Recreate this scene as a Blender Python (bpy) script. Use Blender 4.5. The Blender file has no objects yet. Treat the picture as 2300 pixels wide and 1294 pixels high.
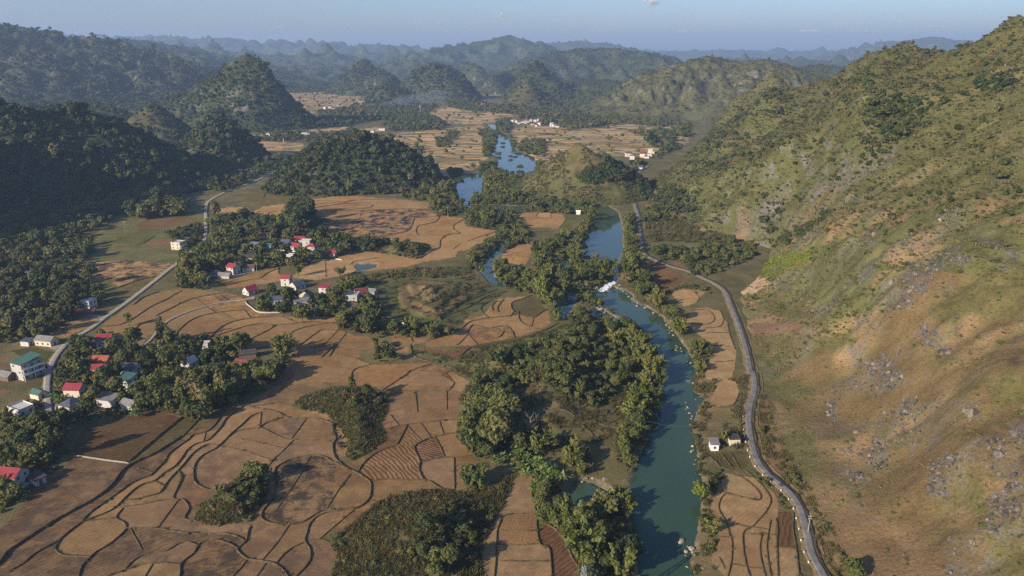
import bpy, math, random
import numpy as np
from mathutils import Vector, Matrix
random.seed(7)
RNG = np.random.default_rng(7)
S = bpy.context.scene
COL = S.collection

# ------------------------------------------------------------------ camera, sky, sun, exposure
CAM_H, PITCH, FPX = 160.0, math.radians(18.0), 1640.0
cam_d = bpy.data.cameras.new('camera'); cam = bpy.data.objects.new('camera', cam_d); COL.objects.link(cam)
cam.location = (0, 0, CAM_H); cam.rotation_euler = (math.radians(90) - PITCH, 0, 0)
cam_d.sensor_width = 36.0; cam_d.lens = 36.0 * FPX / 2300.0
cam_d.clip_start = 1.0; cam_d.clip_end = 80000.0
S.camera = cam
SUN_EL, SUN_AZ = math.radians(24.0), math.radians(229.0)     # azimuth clockwise from +Y
W = bpy.data.worlds.new('World'); S.world = W; W.use_nodes = True
wt = W.node_tree; wt.nodes.clear()
wo = wt.nodes.new('ShaderNodeOutputWorld'); wb = wt.nodes.new('ShaderNodeBackground'); ws = wt.nodes.new('ShaderNodeTexSky')
ws.sky_type = 'NISHITA'; ws.sun_disc = False; ws.sun_elevation = SUN_EL; ws.sun_rotation = SUN_AZ
ws.altitude = 0; ws.air_density = 1.0; ws.dust_density = 1.2; ws.ozone_density = 3.0
wb.inputs['Strength'].default_value = 0.088
wm_ = wt.nodes.new('ShaderNodeMix'); wm_.data_type = 'RGBA'; wm_.blend_type = 'MULTIPLY'; wm_.inputs[0].default_value = 1.0; wm_.inputs[7].default_value = (.93, .99, 1.24, 1)   # white balance of the photograph
wt.links.new(ws.outputs[0], wm_.inputs[6]); wt.links.new(wm_.outputs[2], wb.inputs[0]); wt.links.new(wb.outputs[0], wo.inputs[0])
sl = bpy.data.lights.new('sun', 'SUN'); sl.energy = 5.0; sl.angle = math.radians(0.5); sl.color = (1.0, 0.84, 0.64)
so = bpy.data.objects.new('sun', sl); COL.objects.link(so)
sdir = Vector((math.sin(SUN_AZ) * math.cos(SUN_EL), math.cos(SUN_AZ) * math.cos(SUN_EL), math.sin(SUN_EL)))
so.rotation_euler = sdir.to_track_quat('Z', 'Y').to_euler(); so.location = (-200, -100, 600)
S.view_settings.view_transform = 'Standard'; S.view_settings.look = 'None'
S.view_settings.exposure = 0.60; S.view_settings.gamma = 1.0; S.view_settings.use_curve_mapping = False
cy = S.cycles
cy.max_bounces = 4; cy.diffuse_bounces = 2; cy.glossy_bounces = 2; cy.transmission_bounces = 2; cy.volume_bounces = 0
cy.transparent_max_bounces = 16; cy.use_denoising = False
HAZE_DENSITY, HAZE_COLOR = 0.95e-4, (0.47, 0.68, 1.0)

# ------------------------------------------------------------------ helpers
SP, CP = math.sin(PITCH), math.cos(PITCH)
def ground_pt(px, py, z=0.0):
    px = np.asarray(px, float); py = np.asarray(py, float)
    u = (px - 1150) / FPX; v = (647 - py) / FPX
    t = (z - CAM_H) / (-SP + v * CP)
    return t * u, t * (CP + v * SP)
def at_dist(px, py, Y):
    u = (px - 1150) / FPX; v = (647 - py) / FPX
    t = Y / (CP + v * SP)
    return (t * u, Y, CAM_H + t * (-SP + v * CP))
def to_px(x, y, z):
    dz = np.asarray(z, float) - CAM_H
    zc = y * CP - dz * SP
    zc = np.where(zc < 1, 1, zc)
    yc = y * SP + dz * CP
    return 1150 + FPX * x / zc, 647 - FPX * yc / zc, zc
CROPS = {'A': (0, 0, .34783), 'B': (750, 0, .34783), 'C': (1500, 0, .34783), 'D': (0, 400, .34783), 'E': (750, 400, .34783), 'F': (1500, 400, .34783),
         'G': (0, 844, .34783), 'H': (750, 844, .34783), 'I': (1500, 844, .34783), 'J': (0, 640, .23188), 'K': (350, 500, .2318),
         'L': (1400, 380, .23188), 'M': (1050, 440, .22409), 'N': (1130, 250, .17391), 'Q': (1540, 960, .15652), 'X': (0, 0, 1.0)}
def P(c, pts):
    ox, oy, s = CROPS[c]
    return [(ox + x * s, oy + y * s) for x, y in pts]
def in_poly(px, py, poly):
    px = np.asarray(px, float); py = np.asarray(py, float)
    out = np.zeros(px.shape, bool)
    q = np.array(poly, float)
    bb = (px >= q[:, 0].min()) & (px <= q[:, 0].max()) & (py >= q[:, 1].min()) & (py <= q[:, 1].max())
    if not bb.any(): return out
    x = px[bb]; y = py[bb]; c = np.zeros(x.shape, bool)
    n = len(q)
    for i in range(n):
        x0, y0 = q[i]; x1, y1 = q[(i + 1) % n]
        if y0 == y1: continue
        cond = (y0 > y) != (y1 > y)
        c ^= cond & (x < (x1 - x0) * (y - y0) / (y1 - y0) + x0)
    out[bb] = c
    return out
def seg_dist(x, y, pts, closed=False):
    d = np.full(np.shape(x), 1e9)
    n = len(pts)
    for i in range(n if closed else n - 1):
        ax, ay = pts[i]; bx, by = pts[(i + 1) % n]
        dx, dy = bx - ax, by - ay
        t = np.clip(((x - ax) * dx + (y - ay) * dy) / (dx * dx + dy * dy + 1e-9), 0, 1)
        d = np.minimum(d, np.hypot(x - ax - t * dx, y - ay - t * dy))
    return d
def smooth_line(pts, step):
    p = [np.array(q, float) for q in pts]
    if len(p) > 2:
        q = [2 * p[0] - p[1]] + p + [2 * p[-1] - p[-2]]
        out = []
        for i in range(1, len(q) - 2):
            n = max(2, int(np.linalg.norm(q[i + 1] - q[i]) / step))
            for k in range(n):
                t = k / n
                out.append(.5 * (2 * q[i] + (q[i + 1] - q[i - 1]) * t + (2 * q[i - 1] - 5 * q[i] + 4 * q[i + 1] - q[i + 2]) * t * t + (3 * q[i] - q[i - 1] - 3 * q[i + 1] + q[i + 2]) * t ** 3))
        out.append(p[-1])
        return np.array(out)
    n = max(2, int(np.linalg.norm(p[1] - p[0]) / step))
    return np.array([p[0] + (p[1] - p[0]) * k / n for k in range(n + 1)])
def world_line(pxpts, step=1.0, z=0.0):
    a = np.array(pxpts, float); x, y = ground_pt(a[:, 0], a[:, 1], z)
    return smooth_line(np.stack([x, y], 1), step)
def _h(ix, iy, s):
    h = (ix.astype(np.int64) * 374761393 + iy.astype(np.int64) * 668265263 + s * 974634773) & 0xFFFFFFFF
    h = ((h ^ (h >> 13)) * 1274126177) & 0xFFFFFFFF
    return (h ^ (h >> 16)) & 0xFFFFFFFF
def noise(x, y, s=0):
    x = np.asarray(x, float); y = np.asarray(y, float)
    ix = np.floor(x); iy = np.floor(y); fx = x - ix; fy = y - iy
    def g(ax, ay, dx, dy):
        a = _h(ax, ay, s) / 4294967296.0 * 6.28318
        return np.cos(a) * dx + np.sin(a) * dy
    u = fx * fx * fx * (fx * (fx * 6 - 15) + 10); v = fy * fy * fy * (fy * (fy * 6 - 15) + 10)
    a = g(ix, iy, fx, fy); b = g(ix + 1, iy, fx - 1, fy); c = g(ix, iy + 1, fx, fy - 1); d = g(ix + 1, iy + 1, fx - 1, fy - 1)
    return 1.4 * ((a + (b - a) * u) * (1 - v) + (c + (d - c) * u) * v)
def fbm(x, y, o=4, s=0):
    r = 0; a = 1.0; t = 0
    for i in range(o):
        r = r + a * noise(x, y, s + i * 17); t += a; a *= .5; x = x * 2.03 + 11.3; y = y * 2.03 + 5.7
    return r / t * 1.3
def sstep(a, b, x):
    t = np.clip((x - a) / (b - a), 0, 1); return t * t * (3 - 2 * t)

def mesh_np(name, V, F, mat=None, smooth=True, attrs=None, cols=None):
    """V (n,3); F (m,k) uniform polygons or list of lists."""
    me = bpy.data.meshes.new(name)
    V = np.asarray(V, np.float32)
    me.vertices.add(len(V)); me.vertices.foreach_set('co', V.ravel())
    if isinstance(F, np.ndarray):
        m, k = F.shape
        me.loops.add(m * k); me.polygons.add(m)
        me.loops.foreach_set('vertex_index', F.astype(np.int32).ravel())
        me.polygons.foreach_set('loop_start', np.arange(0, m * k, k, dtype=np.int32))
        me.polygons.foreach_set('use_smooth', np.full(m, smooth, bool))
    else:
        tot = sum(len(f) for f in F)
        me.loops.add(tot); me.polygons.add(len(F))
        me.loops.foreach_set('vertex_index', np.array([i for f in F for i in f], np.int32))
        st = np.cumsum([0] + [len(f) for f in F[:-1]])
        me.polygons.foreach_set('loop_start', st.astype(np.int32))
        me.polygons.foreach_set('use_smooth', np.full(len(F), smooth, bool))
    me.update(calc_edges=True)
    if attrs:
        for k, (dom, arr) in attrs.items():
            at = me.attributes.new(k, 'FLOAT', dom); at.data.foreach_set('value', np.asarray(arr, np.float32))
    if cols is not None:
        at = me.attributes.new('col', 'FLOAT_COLOR', 'POINT')
        c4 = np.ones((len(V), 4), np.float32); c4[:, :3] = cols; at.data.foreach_set('color', c4.ravel())
    if mat: me.materials.append(mat)
    return me
def link(name, me, parent=None, loc=None):
    o = bpy.data.objects.new(name, me); COL.objects.link(o)
    if parent: o.parent = parent
    if loc is not None: o.location = loc
    return o
def tag(o, label=None, cat=None, group=None, kind=None):
    if label: o['label'] = label
    if cat: o['category'] = cat
    if group: o['group'] = group
    if kind: o['kind'] = kind
    return o
def empty(name, loc, rz=0.0):
    o = bpy.data.objects.new(name, None); COL.objects.link(o); o.location = loc; o.rotation_euler = (0, 0, rz); o.empty_display_size = .5
    return o
class MB:
    def __init__(s): s.v = []; s.f = []
    def box(s, x0, x1, y0, y1, z0, z1):
        b = len(s.v)
        s.v += [(x0, y0, z0), (x1, y0, z0), (x1, y1, z0), (x0, y1, z0), (x0, y0, z1), (x1, y0, z1), (x1, y1, z1), (x0, y1, z1)]
        s.f += [[b + i for i in q] for q in ((3, 2, 1, 0), (4, 5, 6, 7), (0, 1, 5, 4), (1, 2, 6, 5), (2, 3, 7, 6), (3, 0, 4, 7))]
        return s
    def poly(s, pts):
        b = len(s.v); s.v += [tuple(p) for p in pts]; s.f.append(list(range(b, b + len(pts)))); return s
    def tube(s, pts, rad, n=6):
        b = len(s.v); pts = [Vector(p) for p in pts]
        for i, p in enumerate(pts):
            d = (pts[min(i + 1, len(pts) - 1)] - pts[max(i - 1, 0)]).normalized()
            a = d.orthogonal().normalized(); c = d.cross(a)
            r = rad[i] if isinstance(rad, (list, tuple)) else rad
            for k in range(n):
                t = 2 * math.pi * k / n; s.v.append(tuple(p + (a * math.cos(t) + c * math.sin(t)) * r))
        for i in range(len(pts) - 1):
            for k in range(n):
                s.f.append([b + i * n + k, b + i * n + (k + 1) % n, b + (i + 1) * n + (k + 1) % n, b + (i + 1) * n + k])
        s.f.append([b + k for k in range(n)][::-1]); s.f.append([b + (len(pts) - 1) * n + k for k in range(n)])
        return s
    def mesh(s, name, mat, smooth=False): return mesh_np(name, s.v, s.f, mat, smooth)
    def build(s, name, mat, parent=None, smooth=False): return link(name, s.mesh(name, mat, smooth), parent)

# ------------------------------------------------------------------ materials
def nt(name):
    m = bpy.data.materials.new(name); m.use_nodes = True; t = m.node_tree
    b = t.nodes['Principled BSDF']; b.inputs['Roughness'].default_value = .85; b.inputs['Specular IOR Level'].default_value = .2
    return m, t, b
def N(t, typ, **kw):
    n = t.nodes.new(typ)
    for k, v in kw.items():
        if k in n.inputs: n.inputs[k].default_value = v
        else: setattr(n, k, v)
    return n
def math_n(t, op, a, b=None):
    n = t.nodes.new('ShaderNodeMath'); n.operation = op
    for i, q in enumerate((a, b)):
        if q is None: continue
        if isinstance(q, (int, float)): n.inputs[i].default_value = q
        else: t.links.new(q, n.inputs[i])
    return n.outputs[0]
def mix_n(t, f, a, b, mode='MIX'):
    n = t.nodes.new('ShaderNodeMix'); n.data_type = 'RGBA'; n.blend_type = mode
    for sck, q in ((n.inputs[0], f), (n.inputs[6], a), (n.inputs[7], b)):
        if isinstance(q, (int, float)): sck.default_value = q
        elif isinstance(q, tuple): sck.default_value = (*q, 1) if len(q) == 3 else q
        else: t.links.new(q, sck)
    return n.outputs[2]
def ramp_n(t, f, stops):
    n = t.nodes.new('ShaderNodeValToRGB'); e = n.color_ramp.elements
    while len(e) < len(stops): e.new(.5)
    for i, (p, c) in enumerate(stops): e[i].position = p; e[i].color = (*c, 1)
    t.links.new(f, n.inputs[0]); return n.outputs[0]
def noise_n(t, scale, detail=4, rough=.55, vec=None, dim='3D'):
    n = N(t, 'ShaderNodeTexNoise', Scale=scale, Detail=detail, Roughness=rough)
    if vec is None:
        g = t.nodes.new('ShaderNodeNewGeometry'); vec = g.outputs['Position']
    t.links.new(vec, n.inputs['Vector']); return n.outputs[0]
def bump_n(t, b, h, strength, dist):
    n = N(t, 'ShaderNodeBump', Strength=strength, Distance=dist); t.links.new(h, n.inputs['Height']); t.links.new(n.outputs[0], b.inputs['Normal'])
def range_n(t, v, a, b, c=0.0, d=1.0):
    n = t.nodes.new('ShaderNodeMapRange'); n.inputs[1].default_value = a; n.inputs[2].default_value = b; n.inputs[3].default_value = c; n.inputs[4].default_value = d
    t.links.new(v, n.inputs[0]); return n.outputs[0]

def foliage_mat(name, stops, trans=.25, rough=.7):
    m, t, b = nt(name)
    oi = t.nodes.new('ShaderNodeObjectInfo'); geo = t.nodes.new('ShaderNodeNewGeometry')
    n1 = noise_n(t, .012, 3, .6, geo.outputs['Position'])
    f = math_n(t, 'ADD', math_n(t, 'MULTIPLY', oi.outputs['Random'], .8), math_n(t, 'MULTIPLY', math_n(t, 'SUBTRACT', n1, .32), .75))
    c = ramp_n(t, f, stops)
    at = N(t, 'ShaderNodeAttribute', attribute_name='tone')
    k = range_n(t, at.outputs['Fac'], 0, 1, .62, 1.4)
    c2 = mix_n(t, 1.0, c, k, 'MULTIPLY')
    t.links.new(c2, b.inputs['Base Color']); b.inputs['Roughness'].default_value = rough; b.inputs['Specular IOR Level'].default_value = .25
    if trans:
        tr = t.nodes.new('ShaderNodeBsdfTranslucent'); mx = t.nodes.new('ShaderNodeMixShader'); mx.inputs[0].default_value = trans
        t.links.new(c2, tr.inputs[0]); out = t.nodes['Material Output']
        t.links.new(b.outputs[0], mx.inputs[1]); t.links.new(tr.outputs[0], mx.inputs[2]); t.links.new(mx.outputs[0], out.inputs[0])
    return m
M = {}
M['leaf'] = foliage_mat('broadleaf_leaves', [(0, (0.039, 0.055, 0.015)), (.35, (0.068, 0.087, 0.023)), (.6, (0.107, 0.119, 0.031)), (.85, (0.142, 0.144, 0.040)), (1, (0.177, 0.142, 0.055))])
M['bamboo'] = foliage_mat('bamboo_leaves', [(0, (0.094, 0.120, 0.026)), (.4, (0.137, 0.163, 0.036)), (.7, (0.182, 0.194, 0.046)), (1, (0.221, 0.200, 0.060))], .32)
M['shrub'] = foliage_mat('shrub_leaves', [(0, (.050, .068, .018)), (.4, (.076, .096, .024)), (.7, (.102, .116, .030)), (1, (.13, .115, .04))])
M['lime'] = foliage_mat('lime_leaves', [(0, (.13, .17, .02)), (1, (.17, .20, .03))])
M['banana'] = foliage_mat('banana_leaves', [(.0, (0.074, 0.124, 0.029)), (.6, (0.120, 0.177, 0.039)), (1, (0.223, 0.230, 0.066))], .3, .45)
M['forest'] = foliage_mat('forest_leaves', [(0, (.028, .045, .014)), (.4, (.048, .068, .020)), (.7, (.074, .090, .026)), (1, (.115, .10, .045))])
M['dryveg'] = foliage_mat('dry_shrub_leaves', [(0, (.075, .075, .024)), (.4, (.105, .098, .032)), (.7, (.135, .112, .042)), (1, (.165, .12, .06))])
M['grass'] = foliage_mat('tall_grass', [(0, (.055, .058, .020)), (.4, (.090, .086, .028)), (.7, (.125, .106, .038)), (1, (.165, .115, .05))])
M['drygrass'] = foliage_mat('dry_slope_grass', [(0, (.13, .112, .044)), (.5, (.185, .145, .064)), (1, (.245, .17, .085))])
M['slopeshrub'] = foliage_mat('slope_shrub_leaves', [(0, (.068, .086, .024)), (.4, (.10, .118, .034)), (.7, (.138, .142, .044)), (1, (.175, .15, .058))])

def plain(name, c, rough=.8, var=.25, scale=.6, bump=0, metal=0, spec=.2):
    m, t, b = nt(name); b.inputs['Roughness'].default_value = rough; b.inputs['Metallic'].default_value = metal; b.inputs['Specular IOR Level'].default_value = spec
    n = noise_n(t, scale, 5, .65)
    k = range_n(t, n, .3, .7, 1 - var, 1 + var)
    t.links.new(mix_n(t, 1.0, tuple(c), k, 'MULTIPLY'), b.inputs['Base Color'])
    if bump: bump_n(t, b, n, bump, .1)
    return m
M['bark'] = plain('bark', (.11, .085, .06), .9, .4, 3)
M['culm'] = plain('bamboo_culm', (.12, .12, .04), .5, .3, 3)
M['wall_white'] = plain('whitewashed_wall', (.50, .485, .44), .8, .2, .7)
M['wall_grey'] = plain('bare_concrete_wall', (.40, .385, .35), .9, .2, .8)
M['wall_cream'] = plain('cream_wall', (.58, .50, .38), .85, .14, .7)
M['wall_orange'] = plain('orange_brick_wall', (.42, .22, .12), .9, .18, .9)
M['wall_brown'] = plain('timber_wall', (.16, .11, .075), .9, .3, 1.2)
M['frame'] = plain('window_frame', (.45, .43, .40), .6, .05)
M['dark'] = plain('window_glass', (.025, .03, .035), .15, .1, spec=.5)
M['door'] = plain('door_wood', (.13, .075, .045), .6, .2, 3)
def sheet(name, c, scale=5.2, rough=.5):
    m, t, b = nt(name); b.inputs['Roughness'].default_value = rough
    tc = t.nodes.new('ShaderNodeTexCoord')
    w = N(t, 'ShaderNodeTexWave', Scale=scale, wave_profile='SIN'); w.bands_direction = 'X'
    t.links.new(tc.outputs['Object'], w.inputs['Vector'])
    n = noise_n(t, .5, 5, .7); k = range_n(t, n, .3, .7, .72, 1.2)
    t.links.new(mix_n(t, 1.0, tuple(c), k, 'MULTIPLY'), b.inputs['Base Color'])
    bump_n(t, b, w.outputs[1], .5, .05)
    return m
M['roof_red'] = sheet('red_sheet_roof', (.27, .045, .05)); M['roof_dkred'] = sheet('faded_red_roof', (.17, .05, .045))
M['roof_orange'] = sheet('orange_tile_roof', (.36, .10, .055)); M['roof_teal'] = sheet('green_sheet_roof', (.065, .135, .108))
M['roof_turq'] = sheet('turquoise_sheet_roof', (.04, .26, .24)); M['roof_blue'] = sheet('slate_blue_roof', (.075, .09, .125))
M['roof_grey'] = sheet('grey_cement_roof', (.20, .195, .185)); M['roof_dark'] = sheet('dark_tile_roof', (.075, .062, .055)); M['roof_brown'] = sheet('brown_tile_roof', (.13, .085, .06))
M['white'] = plain('white_paint', (.75, .74, .70), .6, .06)
M['concrete'] = plain('concrete', (.28, .255, .215), .9, .2, .5)
M['steel'] = plain('galvanised_steel', (.42, .43, .44), .45, .1, 2, metal=.6)
M['rubber'] = plain('black_rubber', (.02, .02, .02), .7, .1)
M['paint_blue'] = plain('dark_blue_paint', (.03, .04, .09), .3, .1, spec=.5)
M['hide'] = plain('buffalo_hide', (.035, .032, .03), .7, .2, 2)
M['foam'] = plain('white_water', (.75, .78, .80), .6, .2, 1.5)
# ------------------------------------------------------------------ traced layout (photo pixels through the camera onto the valley floor)
WATER = {
 'river': P('X', [(1445,1330),(1432,1240),(1425,1180),(1405,1130),(1380,1100),(1330,1075),(1280,1070),(1262,1105),(1275,1140),(1330,1150),(1380,1125),(1415,1110),(1425,1060),(1440,1020),(1455,990),(1468,940),(1484,870),(1482,810),(1470,770),(1440,730),(1400,705),(1360,690),(1335,665),(1320,648)])
   + P('M', [(1230,905),(1340,890),(1420,870),(1480,800),(1440,740),(1300,650),(1150,640),(1090,590),(1140,540),(1180,470),(1210,390),(1240,310),(1250,240),(1240,180),(1280,120),(1380,85)])
   + P('M', [(1500,150),(1530,250),(1550,330),(1545,450),(1555,530),(1510,620),(1500,700),(1505,790),(1490,850),(1440,895),(1560,935),(1640,980),(1655,1040),(1710,1080),(1785,1100)])
   + P('X', [(1490,712),(1522,755),(1552,800),(1562,845),(1556,878),(1582,890),(1560,925),(1553,960),(1562,1000),(1566,1050),(1580,1090),(1568,1150),(1563,1200),(1548,1240),(1558,1330)]),
 'side_pool': P('M', [(760,905),(900,950),(1080,985),(1120,1040),(1060,1080),(1020,1140),(960,1230),(920,1130),(850,1040),(760,1075),(745,980)]),
 'back_pool': P('M', [(1200,1150),(1310,1095),(1400,1160),(1510,1225),(1440,1270),(1320,1210)]),
 'island_pool': P('M', [(870,690),(1010,640),(1020,700),(990,770),(900,740)]),
 'left_arm': P('M', [(120,740),(215,600),(250,560),(320,470),(400,400),(440,410),(440,450),(350,540),(270,620),(240,700),(260,800),(370,850),(420,900),(330,900),(230,860)]),
 'upper_river': P('B', [(990,800),(1050,805),(1075,850),(1130,880),(1150,930),(1180,975),(1290,1010),(1310,1060),(1295,1120),(1250,1140),(1160,1130),(1090,1110),(1000,1110),(960,1160),(975,1210),(960,1260),(860,1300)])
   + P('E', [(850,150),(870,170),(950,170),(1270,180),(1270,215),(1150,215),(940,205),(870,195),(820,150),(795,60)])
   + P('B', [(795,1190),(840,1150),(940,1120),(1000,1090),(1060,1060),(1050,1000),(1010,1000),(1050,900),(1060,860)]),
 'pond': P('E', [(135,560),(160,552),(280,553),(275,570),(230,585),(160,598)]),
}
# field areas: name -> (outline, default kind)
FIELDS = [
 ('straw', P('G', [(1480,205),(1560,185),(1720,100),(1900,0),(2030,0),(2070,40),(2130,70),(2000,100),(1895,175),(1890,215),(2030,230),(2120,260),(2165,310),(2215,370),(2245,420),(2240,510),(2190,540),(2230,580),(2300,625),(2300,940),(2200,1000),(2140,1060),(2135,1100),(2180,1150),(2130,1260),(2128,1320),(-60,1320),(-60,1010),(0,1000),(100,880),(300,690),(420,600),(450,525),(830,570),(860,575),(1000,510),(1180,400),(1180,390)])),
 ('crop', P('G', [(560,330),(700,290),(1000,225),(1180,270),(1080,350),(960,450),(830,560),(700,545),(450,505),(480,430)])),
 ('grassy', P('G', [(1190,270),(1310,245),(1260,310),(1180,390),(1000,505),(860,562),(840,556),(970,450),(1090,352)])),
 ('straw', P('H', [(-20,-60),(380,-60),(500,0),(690,0),(830,0),(880,20),(815,120),(790,260),(800,370),(840,440),(890,515),(940,560),(930,590),(860,600),(835,690),(850,735),(800,745),(700,738),(560,742),(420,768),(280,813),(100,955),(0,1060),(0,640),(20,560),(90,560),(150,548),(220,505),(295,442),(335,382),(305,312),(335,250),(360,170),(330,115),(270,72),(130,68),(100,0)])),
 ('straw', P('H', [(1165,640),(1285,645),(1280,780),(1300,850),(1315,890),(1310,960),(1330,1090),(1390,1120),(1410,1330),(975,1330),(955,1150),(1010,1010),(1060,880),(1130,760)])),
 ('plough', P('H', [(1335,955),(1420,985),(1490,1070),(1545,1190),(1600,1260),(1600,1330),(1425,1330),(1400,1120),(1340,1085)])),
 ('pale', P('I', [(370,630),(440,640),(560,660),(690,760),(720,830),(700,920),(690,1010),(710,1100),(830,1130),(850,1330),(390,1330),(280,1190),(330,1040),(320,940),(280,880),(280,790),(320,740)])),
 ('pale', P('I', [(300,60),(370,20),(440,40),(465,110),(420,190),(330,200),(255,190),(290,120)])),
 ('grassy', P('I', [(260,505),(340,500),(480,485),(520,560),(500,600),(420,610),(330,580)])),
 ('crop', P('I', [(715,880),(800,880),(815,1110),(710,1095)])),
 ('pale', P('F', [(110,930),(150,870),(190,840),(250,835),(340,860),(385,940),(400,1010),(440,1100),(440,1180),(410,1300),(240,1300),(250,1180),(310,1150),(220,1030)])),
 ('pale', P('F', [(20,745),(100,710),(250,735),(215,760),(190,800),(110,830),(70,800)])),
 ('plough', P('F', [(0,530),(80,545),(140,590),(60,580)])),
 ('pale', P('L', [(700,545),(970,545),(950,600),(740,600)])),
 ('green', P('L', [(430,540),(700,545),(740,600),(700,680),(230,680),(220,610),(460,600)])),
 ('crop', P('L', [(220,920),(320,890),(600,1040),(560,1110),(380,1200),(210,1160),(330,1060)])),
 ('straw', P('E', [(0,130),(120,118),(500,140),(620,160),(600,200),(680,240),(840,260),(850,310),(1040,340),(1050,380),(960,420),(880,460),(800,470),(780,510),(680,530),(580,540),(460,575),(300,592),(130,602),(0,640),(-120,660),(-280,640),(-160,560),(0,525),(130,480),(250,478),(400,500),(560,510),(630,450),(600,420),(420,415),(330,405),(0,380),(-200,350),(0,260)])),
 ('straw', P('D', [(1700,185),(1900,150),(2150,122),(2320,118),(2320,262),(2050,262),(1960,190),(1840,200),(1770,262),(1700,262),(1615,225)])),
 ('straw', P('E', [(780,1000),(860,900),(960,890),(1000,840),(1060,780),(1280,760),(1300,790),(1380,850),(1400,940),(1330,975),(1200,1020),(1080,1050),(900,1080),(590,1090),(600,1060),(700,1020)])),
 ('plough', P('E', [(530,1090),(800,1120),(860,1080),(890,1082),(850,1120),(790,1165),(640,1125)])),
 ('straw', P('E', [(370,1020),(480,990),(600,995),(620,1030),(590,1060),(500,1080),(480,1120),(400,1140),(380,1060)])),
 ('straw', P('E', [(-10,1130),(120,1160),(240,1200),(380,1200),(620,1190),(700,1220),(870,1310),(870,1340),(-10,1340)])),
 ('plough', P('E', [(470,700),(560,660),(740,680),(540,785),(470,750)])),
 ('green', P('E', [(640,780),(740,735),(850,765),(740,820),(640,800)])),
 ('straw', P('E', [(1160,230),(1290,220),(1470,232),(1500,265),(1450,325),(1260,320),(1240,270)])),
 ('green', P('E', [(1475,235),(1590,240),(1530,330),(1480,340),(1500,270)])),
 ('straw', P('E', [(1080,500),(1150,440),(1270,420),(1290,460),(1230,570),(1100,540)])),
 ('straw', P('D', [(870,790),(1030,730),(1180,715),(1470,735),(1560,770),(1640,850),(1940,910),(2060,885),(2170,900),(2190,980),(2300,1020),(2370,1020),(2430,1060),(2430,1100),(2320,1105),(2310,1320),(1780,1320),(1870,1180),(1880,1060),(1600,1100),(1340,1050),(1200,1000),(960,1010),(900,1100),(800,1060),(640,960),(760,880)])),
 ('straw', P('K', [(640,570),(960,490),(1080,455),(1200,420),(1225,440),(1190,500),(1350,540),(1220,570),(1050,590),(900,620),(700,640)])),
 ('straw', P('K', [(1480,410),(1640,370),(1850,360),(1980,340),(2157,320),(2157,395),(1960,465),(1850,500),(1720,530),(1480,540),(1420,500)])),
 ('straw', P('D', [(430,610),(640,540),(820,530),(1110,555),(1060,610),(780,700),(620,640),(520,640)])),
 ('grassy', P('D', [(620,720),(780,705),(1010,640),(1000,680),(850,760),(680,760)])),
 ('crop', P('D', [(920,400),(1100,390),(1125,440),(960,450)])),
 ('green', P('D', [(760,380),(960,330),(1080,290),(1020,370),(900,430),(740,420)])),
 ('crop', P('D', [(880,300),(960,262),(1200,245),(1290,265),(1080,320),(900,345)])),
 ('grassy', P('D', [(1550,120),(1900,50),(2150,60),(2300,70),(2300,115),(2100,120),(1880,148),(1690,178)])),
 ('straw', P('D', [(1380,210),(1480,185),(1600,190),(1560,250),(1400,240)])),
 ('grassy', P('D', [(1530,160),(1660,148),(1690,180),(1540,182)])),
 ('straw', P('D', [(300,1020),(430,940),(560,900),(640,910),(620,950),(480,1000),(400,1040),(310,1040)])),
 ('green', P('J', [(90,640),(330,600),(520,650),(440,760),(280,720)])),
]
BIG = 1
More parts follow.
